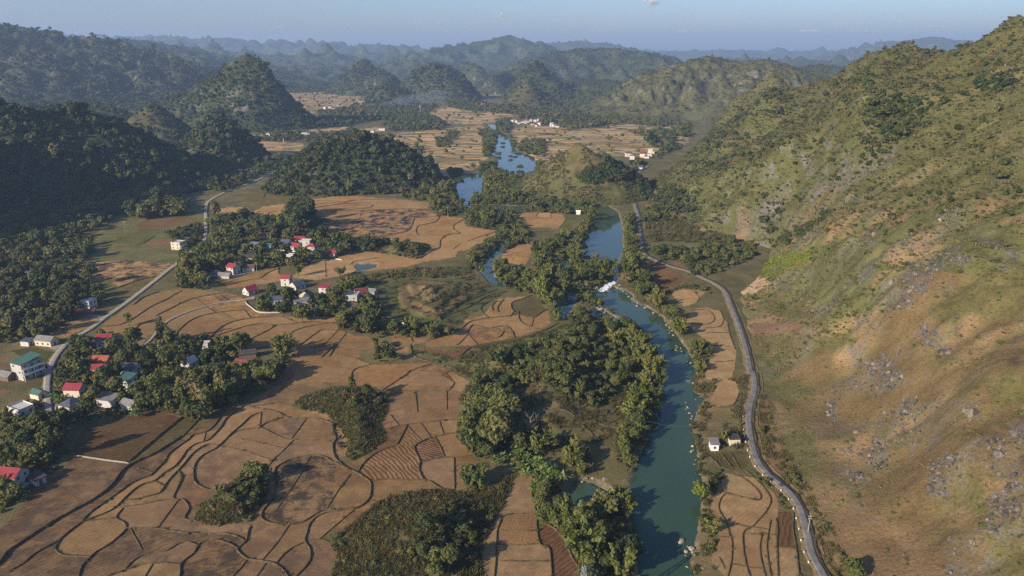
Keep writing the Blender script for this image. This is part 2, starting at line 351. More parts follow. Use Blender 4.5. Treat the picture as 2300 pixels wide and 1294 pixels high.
BANKS = [(c, w, pts) for c, L in {
'G': [
 (2, [(1180,395),(1090,450),(1000,505),(900,550),(850,575),(790,620),(740,690),(680,750),(600,805),(500,860),(400,915),(300,975),(200,1040),(110,1100),(50,1140),(15,1190),(-30,1240)]),
 (1, [(1480,205),(1440,240),(1410,290),(1370,340),(1330,365),(1250,385),(1210,420),(1150,460),(1090,510),(1060,560),(1010,610),(980,640),(920,665),(850,695),(790,740),(720,790),(650,840),(580,890),(520,925)]),
 (1, [(1580,195),(1520,235),(1460,280),(1430,330),(1380,385),(1340,420),(1270,440),(1210,480),(1170,540),(1120,595),(1060,630),(1000,680),(930,700),(870,735),(810,790),(750,850),(690,885),(600,920),(530,950),(460,1000),(380,1065),(320,1100),(230,1150),(150,1215),(60,1265)]),
 (1, [(1690,230),(1620,265),(1560,320),(1510,360),(1470,400),(1420,450),(1380,480),(1320,510),(1280,545),(1255,590),(1250,650),(1260,690),(1300,720),(1350,740),(1400,742)]),
 (1, [(1420,452),(1340,445),(1250,500),(1190,570),(1150,615),(1100,665),(1060,720),(1030,760),(960,780),(880,800),(800,810)]),
 (.7, [(1470,400),(1530,360),(1600,345),(1675,340),(1740,365),(1800,395),(1870,412),(2150,412)]),
 (.8, [(1675,340),(1720,305),(1780,285),(1840,275)]), (.4, [(1690,235),(1675,335)]), (.4, [(1980,290),(1880,412)]),
 (1.2, [(1580,195),(1680,215),(1780,235),(1840,265),(1900,280),(2000,275),(2090,290),(2160,320),(2150,350),(2170,410),(2150,450),(2160,520),(2190,560),(2240,600),(2300,630)]),
 (.4, [(1900,415),(1840,475),(1780,530),(1730,590),(1710,620)]), (.3, [(1420,460),(1550,480),(1760,545)]), (.3, [(1550,405),(1840,470)]),
 (1, [(2150,555),(2080,520),(2010,515),(1920,530),(1850,555),(1790,590),(1770,630),(1780,690),(1775,750),(1740,820),(1700,870),(1690,920),(1720,945),(1790,960),(1880,962),(1960,945),(2050,890),(2110,865),(2200,860),(2270,855),(2300,850)]),
 (.3, [(2010,520),(1940,640),(1860,760),(1790,860)]), (.3, [(2270,640),(2180,750),(2100,860)]),
 (.8, [(1160,620),(1175,660),(1150,720),(1120,795),(1180,800),(1215,840),(1220,870),(1195,925),(1280,940)]),
 (.5, [(760,860),(900,835),(1050,805),(1160,805)]), (.8, [(800,865),(750,920),(800,950),(820,985)]), (.35, [(1150,815),(1080,900),(1015,985)]),
 (.9, [(820,985),(900,985),(1040,990),(1150,1010),(1300,1025),(1430,1020),(1520,1035),(1580,1065)]),
 (.9, [(820,985),(780,1030),(700,1095),(620,1140),(580,1180),(530,1230),(505,1310)]),
 (.8, [(450,1000),(400,1050),(360,1110),(370,1140),(430,1165),(580,1160)]), (.6, [(530,945),(640,930),(750,925)]),
 (1, [(1620,970),(1600,1020),(1590,1070),(1540,1115),(1540,1140),(1600,1185),(1700,1200),(1780,1220),(1830,1260),(1870,1310)]),
 (1, [(1540,1115),(1460,1080),(1380,1062),(1310,1075),(1280,1100),(1250,1150),(1170,1215),(1165,1260),(1160,1310)]),
 (.8, [(1280,1095),(1200,1075),(1140,1095),(1080,1130),(1000,1140),(920,1160),(860,1200),(800,1250)]),
 (.8, [(1165,1225),(1080,1215),(990,1210),(900,1225),(800,1260),(660,1310)]), (.4, [(990,1215),(930,1310)]),
 (.4, [(1870,965),(1790,1080),(1690,1200)]), (.8, [(1780,1220),(1820,1170),(1880,1120),(1960,1080)]),
 (.9, [(2250,860),(2130,880),(2050,910),(2000,960),(1985,1010),(1970,1070),(2000,1120),(2005,1180),(1970,1240),(1900,1310)]),
 (.4, [(2300,860),(2200,940),(2060,1055)]), (.5, [(1980,1060),(2060,1060),(2130,1075)]), (.5, [(1600,1190),(1550,1250),(1490,1310)]), (.4, [(1720,1215),(1650,1310)]),
 (.4, [(880,595),(990,625)]), (.5, [(1000,680),(1050,705)]), (.3, [(840,995),(920,1130)]), (.3, [(1330,365),(1310,420)]),
 (1.6, [(1180,270),(1080,350),(960,450),(830,560)]), (.9, [(1310,245),(1260,310),(1180,390)]), (.6, [(1000,225),(1090,245),(1180,270)]),
 (.7, [(1900,0),(1820,40),(1720,95),(1560,185),(1480,205)]), (.4, [(1810,80),(1990,125)]), (.6, [(1610,205),(1700,190),(1800,180),(1890,195)])],
'H': [
 (.7, [(500,-30),(460,0),(380,50),(310,100)]), (.7, [(100,-10),(110,50),(130,70)]), (.5, [(340,130),(430,105),(520,98),(740,98),(830,112)]), (.6, [(690,0),(770,40),(765,70),(740,98)]),
 (.5, [(525,100),(540,235)]), (.4, [(728,100),(730,220)]), (.6, [(330,355),(420,325),(560,305),(700,290),(800,285)]), (.4, [(360,250),(420,315)]),
 (.9, [(475,320),(440,390),(405,450)]), (.4, [(480,330),(565,415)]), (.4, [(560,315),(625,395)]), (.4, [(680,300),(710,380)]),
 (1, [(790,370),(700,385),(640,398),(580,420),(520,460),(540,520),(560,560)]), (.7, [(560,560),(640,540),(720,530),(830,525),(890,515)]), (.7, [(650,400),(690,470),(715,525)]),
 (.9, [(405,450),(330,475),(260,510),(200,560),(170,600),(155,630)]), (.8, [(405,450),(460,455),(520,460)]),
 (1.1, [(555,560),(550,610),(580,675),(620,685),(700,735),(800,740)]), (.8, [(230,685),(330,670),(450,675),(580,675)]), (.7, [(775,535),(780,735)]), (.4, [(780,575),(930,575)]),
 (1.1, [(0,560),(60,590),(150,630),(230,685),(240,740),(225,800),(170,845),(90,865),(0,870)]), (.3, [(110,630),(50,710),(0,780)]), (.5, [(225,800),(280,815)]), (.3, [(150,850),(80,910),(0,970)]),
 (.6, [(1070,940),(1110,900),(1200,890),(1310,895)]), (.4, [(1060,1000),(1180,1000),(1320,1005)]), (.5, [(1050,1085),(1200,1095),(1330,1085)]), (.6, [(1075,1195),(1200,1200),(1400,1200)]),
 (.8, [(1075,920),(1055,1000),(1050,1090),(1045,1200),(1035,1310)]), (.9, [(1285,650),(1280,780),(1315,890),(1310,960),(1330,1090),(1390,1120),(1410,1310)]),
 (1, [(1360,960),(1420,985),(1490,1070),(1545,1190),(1600,1260)]), (.9, [(1390,930),(1470,980),(1540,1080),(1590,1210)]),
 (.6, [(1380,280),(1500,285),(1600,320),(1700,350),(1790,400)]), (.6, [(1340,350),(1500,350),(1650,370),(1690,440),(1720,490)]), (.8, [(1510,240),(1700,255),(1780,260),(1840,200),(1870,110)]), (.8, [(1640,250),(1750,285),(1840,280),(1890,160),(1900,100)])],
'I': [
 (.8, [(330,745),(420,770),(500,790),(585,805),(600,780),(560,720),(480,660),(430,640)]), (.7, [(375,770),(340,800),(330,860),(360,920),(385,960),(400,1030),(415,1080),(410,1200),(385,1310)]),
 (.8, [(385,960),(460,965),(535,980),(590,930),(640,870),(665,810),(640,750),(580,680)]), (.8, [(535,980),(490,1010),(485,1080),(500,1200),(535,1310)]), (.5, [(490,1022),(640,1025),(700,1030)]), (.5, [(550,985),(650,995)]),
 (.7, [(610,1030),(595,1100),(605,1200),(635,1310)]), (.7, [(665,930),(650,1020),(640,1100),(650,1200),(668,1310)]), (.8, [(700,920),(710,1000),(705,1100),(715,1310)]), (.7, [(710,1105),(820,1120)]), (.5, [(330,1040),(400,1045)]), (.6, [(415,1215),(530,1240),(610,1250)]), (.5, [(330,1170),(370,1250)]),
 (.8, [(260,510),(340,590)]), (.8, [(340,500),(420,600)]), (.8, [(400,490),(470,590)]), (1, [(815,880),(810,1000),(830,1120),(850,1310)]), (.7, [(465,110),(420,190),(330,200)]),
 (.6, [(470,610),(560,660)])],
'F': [(.6, [(150,860),(250,850),(300,900),(270,940),(150,945)]), (.6, [(340,860),(360,920),(330,960),(230,970)]), (.6, [(235,1000),(390,1000)]), (.6, [(280,1090),(340,1080),(440,1110)]), (.6, [(300,1190),(430,1180)]), (.7, [(385,940),(400,1010),(440,1100)]), (.6, [(60,720),(150,725),(200,770),(190,800)])],
'L': [(.7, [(250,1010),(400,1050),(540,1060)]), (.7, [(290,1100),(420,1080),(520,1050)]), (.7, [(270,1160),(400,1130),(520,1070)]), (.5, [(460,600),(720,600)]), (.5, [(720,560),(740,600)]), (.5, [(520,650),(700,650)]), (.5, [(440,530),(780,530)])],
'E': [
 (1, [(840,270),(780,300),(775,330),(810,360),(740,365),(690,400),(680,450),(620,480),(560,520)]), (1, [(520,260),(500,310),(470,345),(380,365),(290,400)]), (.9, [(690,245),(660,280),(590,300),(545,310),(530,345),(550,375)]),
 (.8, [(440,280),(470,250),(520,258),(590,255),(690,240)]), (.6, [(240,350),(280,385)]), (.8, [(720,400),(730,370),(800,360)]), (.5, [(1040,345),(980,365)]), (.5, [(860,410),(940,380),(1020,375)]), (.5, [(770,460),(815,425)]),
 (.9, [(0,150),(200,140),(420,140),(560,155)]), (.9, [(0,185),(150,160),(240,170),(230,190),(100,205),(0,200)]), (.9, [(-60,218),(300,205),(600,200)]), (.8, [(180,290),(200,320),(330,290)]), (.5, [(440,405),(450,440)]),
 (.8, [(-200,180),(-60,165),(120,150)]),
 (1.1, [(780,995),(830,970),(880,930),(1000,905),(1100,895),(1180,880),(1190,860),(1160,870),(1140,895)]), (1.1, [(840,1000),(900,950),(1000,970),(1100,955),(1150,990),(1165,1020)]), (1, [(1000,890),(960,870),(950,840),(1000,800),(1060,775)]),
 (1, [(1030,860),(1020,830),(1050,800),(1110,780)]), (1, [(1060,865),(1060,830),(1100,800)]), (1.2, [(1190,860),(1200,920),(1250,955),(1340,975)]), (1, [(1280,760),(1160,800),(1145,830),(1160,860),(1200,885),(1290,900),(1340,870),(1380,850)]), (.5, [(1290,905),(1280,950)]),
 (.6, [(870,1005),(930,1075)]), (.6, [(860,1000),(800,1080)]), (.9, [(940,1025),(1060,1030),(1100,990)]), (.4, [(485,1005),(510,1060)]), (.6, [(380,1080),(490,1075)]),
 (1.2, [(350,880),(600,850),(800,760),(900,720),(1010,690)]), (1.1, [(540,790),(640,740),(730,695)]), (1.3, [(620,830),(850,760),(1000,700)]), (1.3, [(560,950),(760,880),(900,820),(1000,760),(1130,730)]), (1.2, [(560,900),(760,840),(950,760),(1060,720)]), (.6, [(330,720),(340,800)]), (.6, [(400,710),(410,780)]),
 (1.3, [(500,1090),(520,1150),(620,1190),(740,1220),(800,1250)]), (.8, [(540,1090),(680,1110),(800,1120)]), (1, [(820,1150),(900,1090),(1100,1050),(1300,1010),(1450,940)]), (1, [(900,1180),(1000,1090),(1150,1060),(1350,1010)]),
 (.6, [(250,1200),(130,1240),(110,1310)]), (.7, [(500,1235),(430,1310)]), (.7, [(510,1240),(640,1200)]), (.7, [(510,1240),(700,1260),(790,1310)]), (.6, [(0,1215),(130,1240)]), (.5, [(690,1275),(770,1250)]),
 (.5, [(1320,225),(1310,250),(1400,260)]), (.5, [(1400,225),(1400,260)]), (.6, [(1500,265),(1455,325)]), (.9, [(-10,1130),(120,1160),(240,1200),(380,1200),(620,1190)])],
'K': [
 (.8, [(0,805),(100,750),(180,700),(260,660)]), (.9, [(0,905),(110,850),(230,790),(340,745),(480,710),(600,690),(720,675)]), (.3, [(550,705),(630,760)]), (.3, [(620,690),(700,755)]), (.3, [(390,760),(490,815)]), (.3, [(500,815),(580,870)]),
 (.9, [(195,1110),(210,1060),(260,1010),(330,955),(430,910),(560,880),(700,860),(900,845)]), (.5, [(860,850),(920,930)]), (.3, [(640,870),(800,950)]),
 (1, [(520,1115),(580,1060),(660,1000),(760,960),(880,935),(1000,920),(1150,910),(1240,920),(1310,950),(1380,975)]), (1, [(510,1130),(640,1080),(760,1040),(900,1000),(1040,980),(1140,975)]),
 (.7, [(900,1140),(1000,1090),(1100,1040),(1170,995),(1300,985),(1400,970),(1560,960),(1760,965)]), (.9, [(1250,1110),(1330,1060),(1450,1015),(1580,990),(1750,980)]), (.7, [(1370,1200),(1450,1150),(1530,1090),(1620,1040),(1780,1030)]),
 (.3, [(1780,1045),(1700,1110),(1600,1190)]), (.3, [(1850,1060),(1760,1150)]), (.4, [(1320,1220),(1600,1205),(1740,1180),(1900,1165),(2140,1165)]), (1.1, [(1740,1185),(1690,1230),(1600,1310)]), (.9, [(1760,1210),(1680,1300)]),
 (.8, [(1000,545),(1030,530),(1100,480),(1190,425)]), (.7, [(660,620),(760,590),(900,560),(1000,545)]), (.8, [(1220,430),(1190,490),(1230,515),(1340,540)]), (.3, [(1640,370),(1650,530)]), (.7, [(1000,545),(1090,560)]),
 (.8, [(1890,405),(1920,380),(2050,360),(2157,340)])],
'D': [
 (.8, [(510,620),(650,560),(840,535)]), (1, [(790,580),(1080,585)]), (1, [(760,710),(900,660),(1010,635)]), (.7, [(300,1020),(340,980),(450,940)]), (.8, [(420,1010),(405,985),(440,950)]),
 (.7, [(1640,240),(1680,215),(1750,215)]), (.7, [(1730,240),(1740,225),(1790,215)]), (.8, [(1700,190),(1850,165),(2000,150),(2200,135)]), (.9, [(1990,205),(2100,180),(2300,160)]), (.9, [(2060,180),(2200,165),(2300,140)]), (.8, [(1540,182),(1700,178),(1900,150)]),
 (.5, [(1700,130),(1720,80)]), (.5, [(1880,120),(1920,60)]), (.5, [(2060,120),(2110,70)]), (1, [(860,820),(930,770),(1030,735)]), (.9, [(640,960),(800,940),(980,830),(1080,760)]), (.8, [(830,1030),(900,950),(980,920)]), (.7, [(740,440),(900,430),(1000,375)])],
}.items() for w, pts in L]
BANKS = [(w, P(c, pts)) for c, w, pts in BANKS]
# join loose ends of the banks to the bank they were drawn towards
_segs = [np.array(p, float) for _, p in BANKS]
def _snap(i, q):
    best, bd = None, 8.0
    for j, s in enumerate(_segs):
        if j == i: continue
        a = s[:-1]; d = s[1:] - a
        t = np.clip(((q - a) * d).sum(1) / ((d * d).sum(1) + 1e-9), 0, 1)
        c = a + d * t[:, None]; e = np.hypot(*(c - q).T); k = e.argmin()
        if e[k] < bd: bd = e[k]; best = c[k]
    return q if best is None else best
BANKS = [(w, [tuple(_snap(i, _segs[i][0]))] + list(p[1:-1]) + [tuple(_snap(i, _segs[i][-1]))]) for i, (w, p) in enumerate(BANKS)]

ROADS = {
 'valley_road': (4.2, P('X', [(1868,1340),(1850,1294)]) + P('I', [(930,1150),(890,980),(850,850),(790,760),(720,700),(650,640),(590,570),(555,490),(535,400),(522,300),(530,200),(555,110),(560,40),(548,-30)]) + P('F', [(540,1270),(515,1150),(490,1050),(450,930),(410,830),(375,740),(320,690),(220,640),(120,595),(20,570)]) + P('L', [(240,845),(190,780),(175,720),(160,600),(150,520),(150,460),(125,380),(100,310),(40,285),(0,265)]) + P('N', [(1560,1110),(1480,1030),(1470,990),(1520,960),(1600,900),(1720,820),(1800,760),(1860,720),(1900,680)])),
 'village_road': (4.0, P('X', [(112,960),(110,920),(106,870),(112,830),(130,795),(160,765),(205,738),(235,715),(285,680),(340,638),(380,606),(405,588),(430,566),(455,545),(462,530),(463,490),(463,468),(470,452),(500,435),(530,422),(560,412),(600,395),(640,378)])),
}
PATHS = {'concrete_path': (1.5, P('K', [(960,735),(900,742),(840,750),(700,765),(560,795),(430,830),(320,865),(220,905),(130,950),(60,1010),(0,1080),(-60,1150),(-140,1215)])),
         'dirt_track': (2.2, P('X', [(0,1000),(20,992),(45,985),(60,975)]))}
# low mounds on the valley floor: outline, height, edge width, terrace step
MOUNDS = [
 (P('X', [(660,905),(700,885),(750,872),(810,870),(855,884),(873,905),(865,935),(852,955),(865,980),(850,1000),(820,1022),(790,1035),(775,1025),(765,985),(745,945),(700,930)]), 4.0, 14, 0),
 (P('H', [(280,820),(420,775),(560,750),(700,745),(850,750),(960,730),(1060,680),(1130,640),(1165,655),(1160,700),(1120,800),(1060,880),(1020,1000),(980,1080),(950,1180),(975,1400),(-30,1400),(20,1200),(-10,1120),(0,1060),(100,960)]), 6.0, 26, 0),
 (P('G', [(1260,880),(1300,830),(1400,790),(1480,700),(1620,640),(1700,650),(1730,740),(1700,830),(1640,880),(1610,960),(1530,950),(1400,965),(1330,965),(1270,920)]), 3.0, 8, 0),
 (P('E', [(280,780),(300,690),(480,650),(700,660),(900,640),(1010,690),(1130,730),(1000,800),(860,900),(780,990),(560,960),(400,920),(300,860)]), 11.0, 60, 1.9),
 (P('E', [(500,1110),(820,1150),(900,1090),(1100,1060),(1300,1020),(1460,950),(1600,930),(1800,960),(1900,1060),(1980,1150),(2100,1300)]) + P('H', [(1980,20),(1870,290),(1790,400),(1500,500),(1150,480),(1000,500),(880,480),(800,370),(790,260),(820,120),(890,20)]), 12.0, 60, 0),
 (P('E', [(250,475),(400,430),(600,425),(630,450),(570,510),(400,500)]), 4, 10, 0),
]
LABELXY = None
def _prep(poly):
    a = np.array(poly, float); x, y = ground_pt(a[:, 0], a[:, 1]); return list(zip(x, y))
_mw = [(m[0], _prep(m[0]), *m[1:]) for m in MOUNDS]
_ww = {k: _prep(p) for k, p in WATER.items()}
RLINES = {k: (w, world_line(p, 2.0)) for k, (w, p) in {**ROADS, **PATHS}.items()}
def base_z(x, y):
    """valley floor without the river bed"""
    x = np.asarray(x, float); y = np.asarray(y, float)
    z = .12 * fbm(x / 22, y / 22, 3, 3)
    px, py, zc = to_px(x, y, 0.0)
    ok = y * CP + CAM_H * SP > 20
    for poly, wp, h, w, step in _mw:
        i = in_poly(px, py, poly) & ok
        if not i.any(): continue
        d = seg_dist(x[i], y[i], wp, True)
        b = h * sstep(0, w, d) * (1 + .25 * fbm(x[i] / 15, y[i] / 15, 3, 9))
        if step:
            q = b / step; b = step * (np.floor(q) + sstep(.72, .97, q - np.floor(q)))
        z[i] += b
    return z
def water_mask(x, y):
    px, py, zc = to_px(x, y, 0.0)
    i = np.zeros(np.shape(x), bool)
    for p in WATER.values(): i |= in_poly(px, py, p)
    return i
def ground_z(x, y):
    z = base_z(x, y)
    px, py, zc = to_px(x, y, 0.0)
    for k, p in WATER.items():
        q = np.array(p); bx = q.min(0) - 25; tx = q.max(0) + 25
        near = (px > bx[0]) & (px < tx[0]) & (py > bx[1]) & (py < tx[1])
        if not near.any(): continue
        d = seg_dist(x[near], y[near], _ww[k], True)
        ins = in_poly(px[near], py[near], p)
        dd = np.where(ins, d, -d) + .8 * fbm(x[near] / 6, y[near] / 6, 3, 21)
        lo = z[near]
        depth = -1.9 * sstep(-2.5, 2.0, dd) - .8 * sstep(2, 8, dd) if k != 'pond' else -1.4 * sstep(-1.5, 1.5, dd)
        z[near] = lo * (1 - sstep(-3, 1, dd)) + depth
    return z

# ------------------------------------------------------------------ materials of the land
def land_mat(name, far_fields=False, rocky=False, bumpd=.35):
    m, t, b = nt(name)
    geo = t.nodes.new('ShaderNodeNewGeometry'); pos = geo.outputs['Position']
    at = N(t, 'ShaderNodeAttribute', attribute_name='col')
    c = at.outputs['Color']
    n1 = noise_n(t, .06, 6, .65, pos); n2 = noise_n(t, .9, 5, .7, pos)
    if far_fields:
        fa = N(t, 'ShaderNodeAttribute', attribute_name='farf')
        mp = N(t, 'ShaderNodeMapping'); mp.inputs['Scale'].default_value = (.016, .040, 0)
        wn = N(t, 'ShaderNodeTexNoise', Scale=.015, Detail=3.0); t.links.new(pos, wn.inputs['Vector'])
        ad = N(t, 'ShaderNodeVectorMath', operation='MULTIPLY_ADD'); ad.inputs[1].default_value = (55, 55, 0)
        t.links.new(wn.outputs['Color'], ad.inputs[0]); t.links.new(pos, ad.inputs[2]); t.links.new(ad.outputs[0], mp.inputs[0])
        vo = N(t, 'ShaderNodeTexVoronoi', Scale=1.0); t.links.new(mp.outputs[0], vo.inputs['Vector'])
        ve = N(t, 'ShaderNodeTexVoronoi', Scale=1.0, feature='DISTANCE_TO_EDGE'); t.links.new(mp.outputs[0], ve.inputs['Vector'])
        sep = t.nodes.new('ShaderNodeSeparateColor'); t.links.new(vo.outputs['Color'], sep.inputs[0])
        fc = ramp_n(t, sep.outputs[0], [(0, (.33, .21, .09)), (.35, (.43, .285, .125)), (.7, (.50, .345, .16)), (.86, (.38, .28, .115)), (1, (.18, .16, .06))])
        gap = range_n(t, n1, .54, .62)
        edge = range_n(t, math_n(t, 'ADD', ve.outputs['Distance'], math_n(t, 'MULTIPLY', n2, .05)), .055, .085, 1, 0)
        fc = mix_n(t, edge, fc, (.075, .07, .03)); fc = mix_n(t, math_n(t, 'MULTIPLY', gap, .4), fc, (.085, .085, .035))
        c = mix_n(t, fa.outputs['Fac'], c, fc)
    if rocky:
        ra = N(t, 'ShaderNodeAttribute', attribute_name='rock')
        sepn = t.nodes.new('ShaderNodeSeparateXYZ'); t.links.new(geo.outputs['True Normal'], sepn.inputs[0])
        steep = range_n(t, sepn.outputs[2], .62, .42)
        n3 = noise_n(t, .35, 6, .75, pos)
        rk = math_n(t, 'MULTIPLY', ra.outputs['Fac'], range_n(t, n3, .46, .56))
        rc = ramp_n(t, noise_n(t, 1.1, 6, .85, pos), [(.36, (.05, .066, .068)), (.5, (.13, .118, .104)), (.72, (.26, .235, .20))])
        c = mix_n(t, math_n(t, 'MAXIMUM', rk, math_n(t, 'MULTIPLY', steep, range_n(t, n1, .5, .6))), c, rc)
    k = math_n(t, 'MULTIPLY', range_n(t, n1, .3, .7, .75, 1.25), range_n(t, n2, .3, .7, .72, 1.28))
    t.links.new(mix_n(t, 1.0, c, k, 'MULTIPLY'), b.inputs['Base Color'])
    n4 = noise_n(t, .5, 6, .75, pos)
    bump_n(t, b, n4, bumpd, 1.5)
    b.inputs['Roughness'].default_value = .95; b.inputs['Specular IOR Level'].default_value = .1
    return m
M['land'] = land_mat('valley_ground', far_fields=True)
M['hill'] = land_mat('hill_ground', rocky=True, bumpd=.7)
def field_mat():
    m, t, b = nt('stubble_field')
    geo = t.nodes.new('ShaderNodeNewGeometry'); pos = geo.outputs['Position']
    def oa(n): return N(t, 'ShaderNodeAttribute', attribute_name=n, attribute_type='OBJECT')
    c = oa('soil').outputs['Color']; ang = oa('row_angle').outputs['Fac']; rows = oa('row_depth').outputs['Fac']; burn = oa('burnt').outputs['Fac']; straw = oa('straw').outputs['Fac']
    sep = t.nodes.new('ShaderNodeSeparateXYZ'); t.links.new(pos, sep.inputs[0])
    ca = math_n(t, 'COSINE', ang); sa = math_n(t, 'SINE', ang)
    u = math_n(t, 'ADD', math_n(t, 'MULTIPLY', sep.outputs[0], ca), math_n(t, 'MULTIPLY', sep.outputs[1], sa))
    wob = noise_n(t, .05, 3, .6, pos)
    s = math_n(t, 'SINE', math_n(t, 'MULTIPLY', math_n(t, 'ADD', u, math_n(t, 'MULTIPLY', wob, 9.0)), 3.6))
    n0 = noise_n(t, .035, 5, .7, pos); n1 = noise_n(t, .22, 6, .7, pos); n2 = noise_n(t, 1.6, 5, .75, pos); n3 = noise_n(t, .09, 4, .75, pos)
    k = math_n(t, 'MULTIPLY', range_n(t, n1, .3, .7, .72, 1.26), range_n(t, n2, .25, .75, .68, 1.32))
    c1 = mix_n(t, 1.0, c, k, 'MULTIPLY')
    c1 = mix_n(t, range_n(t, n0, .42, .66, 0, .75), c1, mix_n(t, 1.0, c, (.66, .56, .47), 'MULTIPLY'))
    c1 = mix_n(t, math_n(t, 'MULTIPLY', range_n(t, n3, .58, .68), .5), c1, (.27, .165, .075))
    c1 = mix_n(t, math_n(t, 'MULTIPLY', straw, range_n(t, n2, .45, .6)), c1, (.36, .22, .09))
    bm = range_n(t, math_n(t, 'ADD', n3, math_n(t, 'MULTIPLY', math_n(t, 'SUBTRACT', n2, .5), .5)), .44, .56)
    c1 = mix_n(t, math_n(t, 'MULTIPLY', burn, bm), c1, (.035, .03, .028))
    dr = range_n(t, s, -1, 1, .66, 1.12)
    c1 = mix_n(t, math_n(t, 'MULTIPLY', rows, .8), c1, mix_n(t, 1.0, c1, dr, 'MULTIPLY'))
    t.links.new(c1, b.inputs['Base Color'])
    h = math_n(t, 'ADD', math_n(t, 'MULTIPLY', n2, .6), math_n(t, 'MULTIPLY', math_n(t, 'MULTIPLY', s, rows), .35))
    bump_n(t, b, h, .6, .35)
    b.inputs['Roughness'].default_value = .95; b.inputs['Specular IOR Level'].default_value = .1
    return m
M['field'] = field_mat()
M['bank'] = plain('grassy_bank', (.082, .062, .030), .95, .6, .55, .5)  # base colour darkened to stand in for shade on the terrace risers
M['asphalt'] = plain('grey_asphalt', (.165, .157, .142), .9, .35, .25)
M['verge'] = plain('dry_verge', (.165, .122, .056), .95, .35, .5)
def rock_mat(name, stops):
    m, t, b = nt(name); b.inputs['Roughness'].default_value = .9
    oi = t.nodes.new('ShaderNodeObjectInfo'); n = noise_n(t, .8, 6, .75)
    f = math_n(t, 'ADD', math_n(t, 'MULTIPLY', math_n(t, 'SUBTRACT', oi.outputs['Random'], .5), .35), n)
    t.links.new(ramp_n(t, f, stops), b.inputs['Base Color']); bump_n(t, b, noise_n(t, 2.5, 6, .8), .8, .4)
    return m
M['rock'] = rock_mat('limestone', [(.3, (.048, .042, .034)), (.5, (.105, .092, .075)), (.75, (.24, .212, .172))])
M['bankrock'] = rock_mat('river_limestone', [(.3, (.15, .12, .075)), (.5, (.32, .265, .18)), (.75, (.50, .44, .34))])
def water_mat():
    m, t, b = nt('river_water')
    b.inputs['Base Color'].default_value = (.028, .066, .048, 1); b.inputs['Roughness'].default_value = .06; b.inputs['Specular IOR Level'].default_value = .5; b.inputs['IOR'].default_value = 1.33
    n = noise_n(t, .012, 3, .5); t.links.new(ramp_n(t, n, [(.3, (.028, .060, .038)), (.7, (.046, .080, .046))]), b.inputs['Base Color'])
    geo = t.nodes.new('ShaderNodeNewGeometry'); mp = N(t, 'ShaderNodeMapping'); mp.inputs['Scale'].default_value = (1.0, .45, 1)
    t.links.new(geo.outputs['Position'], mp.inputs[0])
    bump_n(t, b, noise_n(t, .35, 3, .5, mp.outputs[0]), .06, .25)
    return m
M['water'] = water_mat()
# ------------------------------------------------------------------ valley floor: one polar sheet, cut into ground and single fields
py_rows = np.arange(1330, 117.5, -2.1)
dep = np.arctan((py_rows - 647) / FPX) + PITCH
r_in = CAM_H / np.tan(dep)
R_ = np.concatenate([np.linspace(40, r_in[0] * .985, 24), r_in[r_in < 15200]])
A_ = np.radians(np.concatenate([np.linspace(-80, -43, 30)[:-1], np.linspace(-43, 43, 780), np.linspace(43, 80, 30)[1:]]))
nr, na = len(R_), len(A_)
rr, aa = np.meshgrid(R_, A_, indexing='ij')
GX = rr * np.sin(aa); GY = rr * np.cos(aa)
gx, gy = GX.ravel(), GY.ravel()
GZ = ground_z(gx, gy)
gpx, gpy, _ = to_px(gx, gy, 0.0)
# colour of the ground that is not a field
FAR = [P('B', q) for q in ([(310,870),(720,830),(960,808),(1000,860),(1045,900),(1020,1000),(930,1075),(820,1180),(640,1130),(560,1000),(480,940)],
  [(1105,850),(1250,810),(1700,830),(2090,840),(2290,870),(2290,930),(2120,960),(2000,1005),(1700,1010),(1450,1010),(1330,1080),(1200,960),(1130,880)],
  [(560,740),(640,690),(760,690),(1160,740),(1150,775),(960,800),(720,800)], [(-300,590),(180,600),(160,650),(440,670),(420,695),(-100,720),(-300,700)],
  [(1480,690),(1600,650),(1760,650),(1900,690),(1860,715),(1500,718)], [(1500,630),(1720,620),(1640,662),(1500,662)], [(-260,860),(40,840),(330,820),(300,850),(40,870),(-150,890)], [(1700,790),(1960,780),(2300,800),(2300,840),(1800,830)],
  [(400,500),(480,495),(440,530),(400,530)], [(700,575),(1000,580),(960,600),(780,600)])] + [P('A', q) for q in ([(1560,910),(1760,878),(1800,900),(1960,930),(1930,1000),(1860,1040),(1700,1040),(1640,990)], [(2000,840),(2300,815),(2300,850),(2020,868)], [(1890,590),(2300,590),(2300,740),(2010,730)])]
GREENF = [P('A', [(640,650),(900,650),(860,700),(740,760),(640,690)])]
farf = np.zeros(len(gx))
for q in FAR: farf[in_poly(gpx, gpy, q)] = 1
farf = np.where(gpy < 215, np.maximum(farf, .55 * sstep(-.1, .3, fbm(gx / 260, gy / 420, 3, 55))), farf)
n_a = fbm(gx / 45, gy / 45, 4, 31); n_b = fbm(gx / 9, gy / 9, 3, 32)
gcol = np.array([.118, .104, .043])[None] * (1 + .35 * n_a[:, None]) + np.array([.05, .028, .012])[None] * np.clip(n_b + .1, 0, 1)[:, None]
def paint(poly, c, soft=1.0):
    i = in_poly(gpx + 6 * n_b, gpy + 4 * n_a, poly); gcol[i] = gcol[i] * (1 - soft) + np.array(c) * soft * (1 + .25 * n_b[i, None])
paint(P('X', [(660,905),(750,868),(855,880),(873,905),(865,935),(852,955),(865,980),(820,1020),(790,1035),(765,985),(745,940)]), (.11, .095, .036))
paint(P('I', [(560,120),(620,100),(720,400),(900,700),(1100,900),(1250,1294),(1010,1294),(960,1050),(870,850),(700,650),(570,470),(540,250)]), (.21, .13, .062), .8)
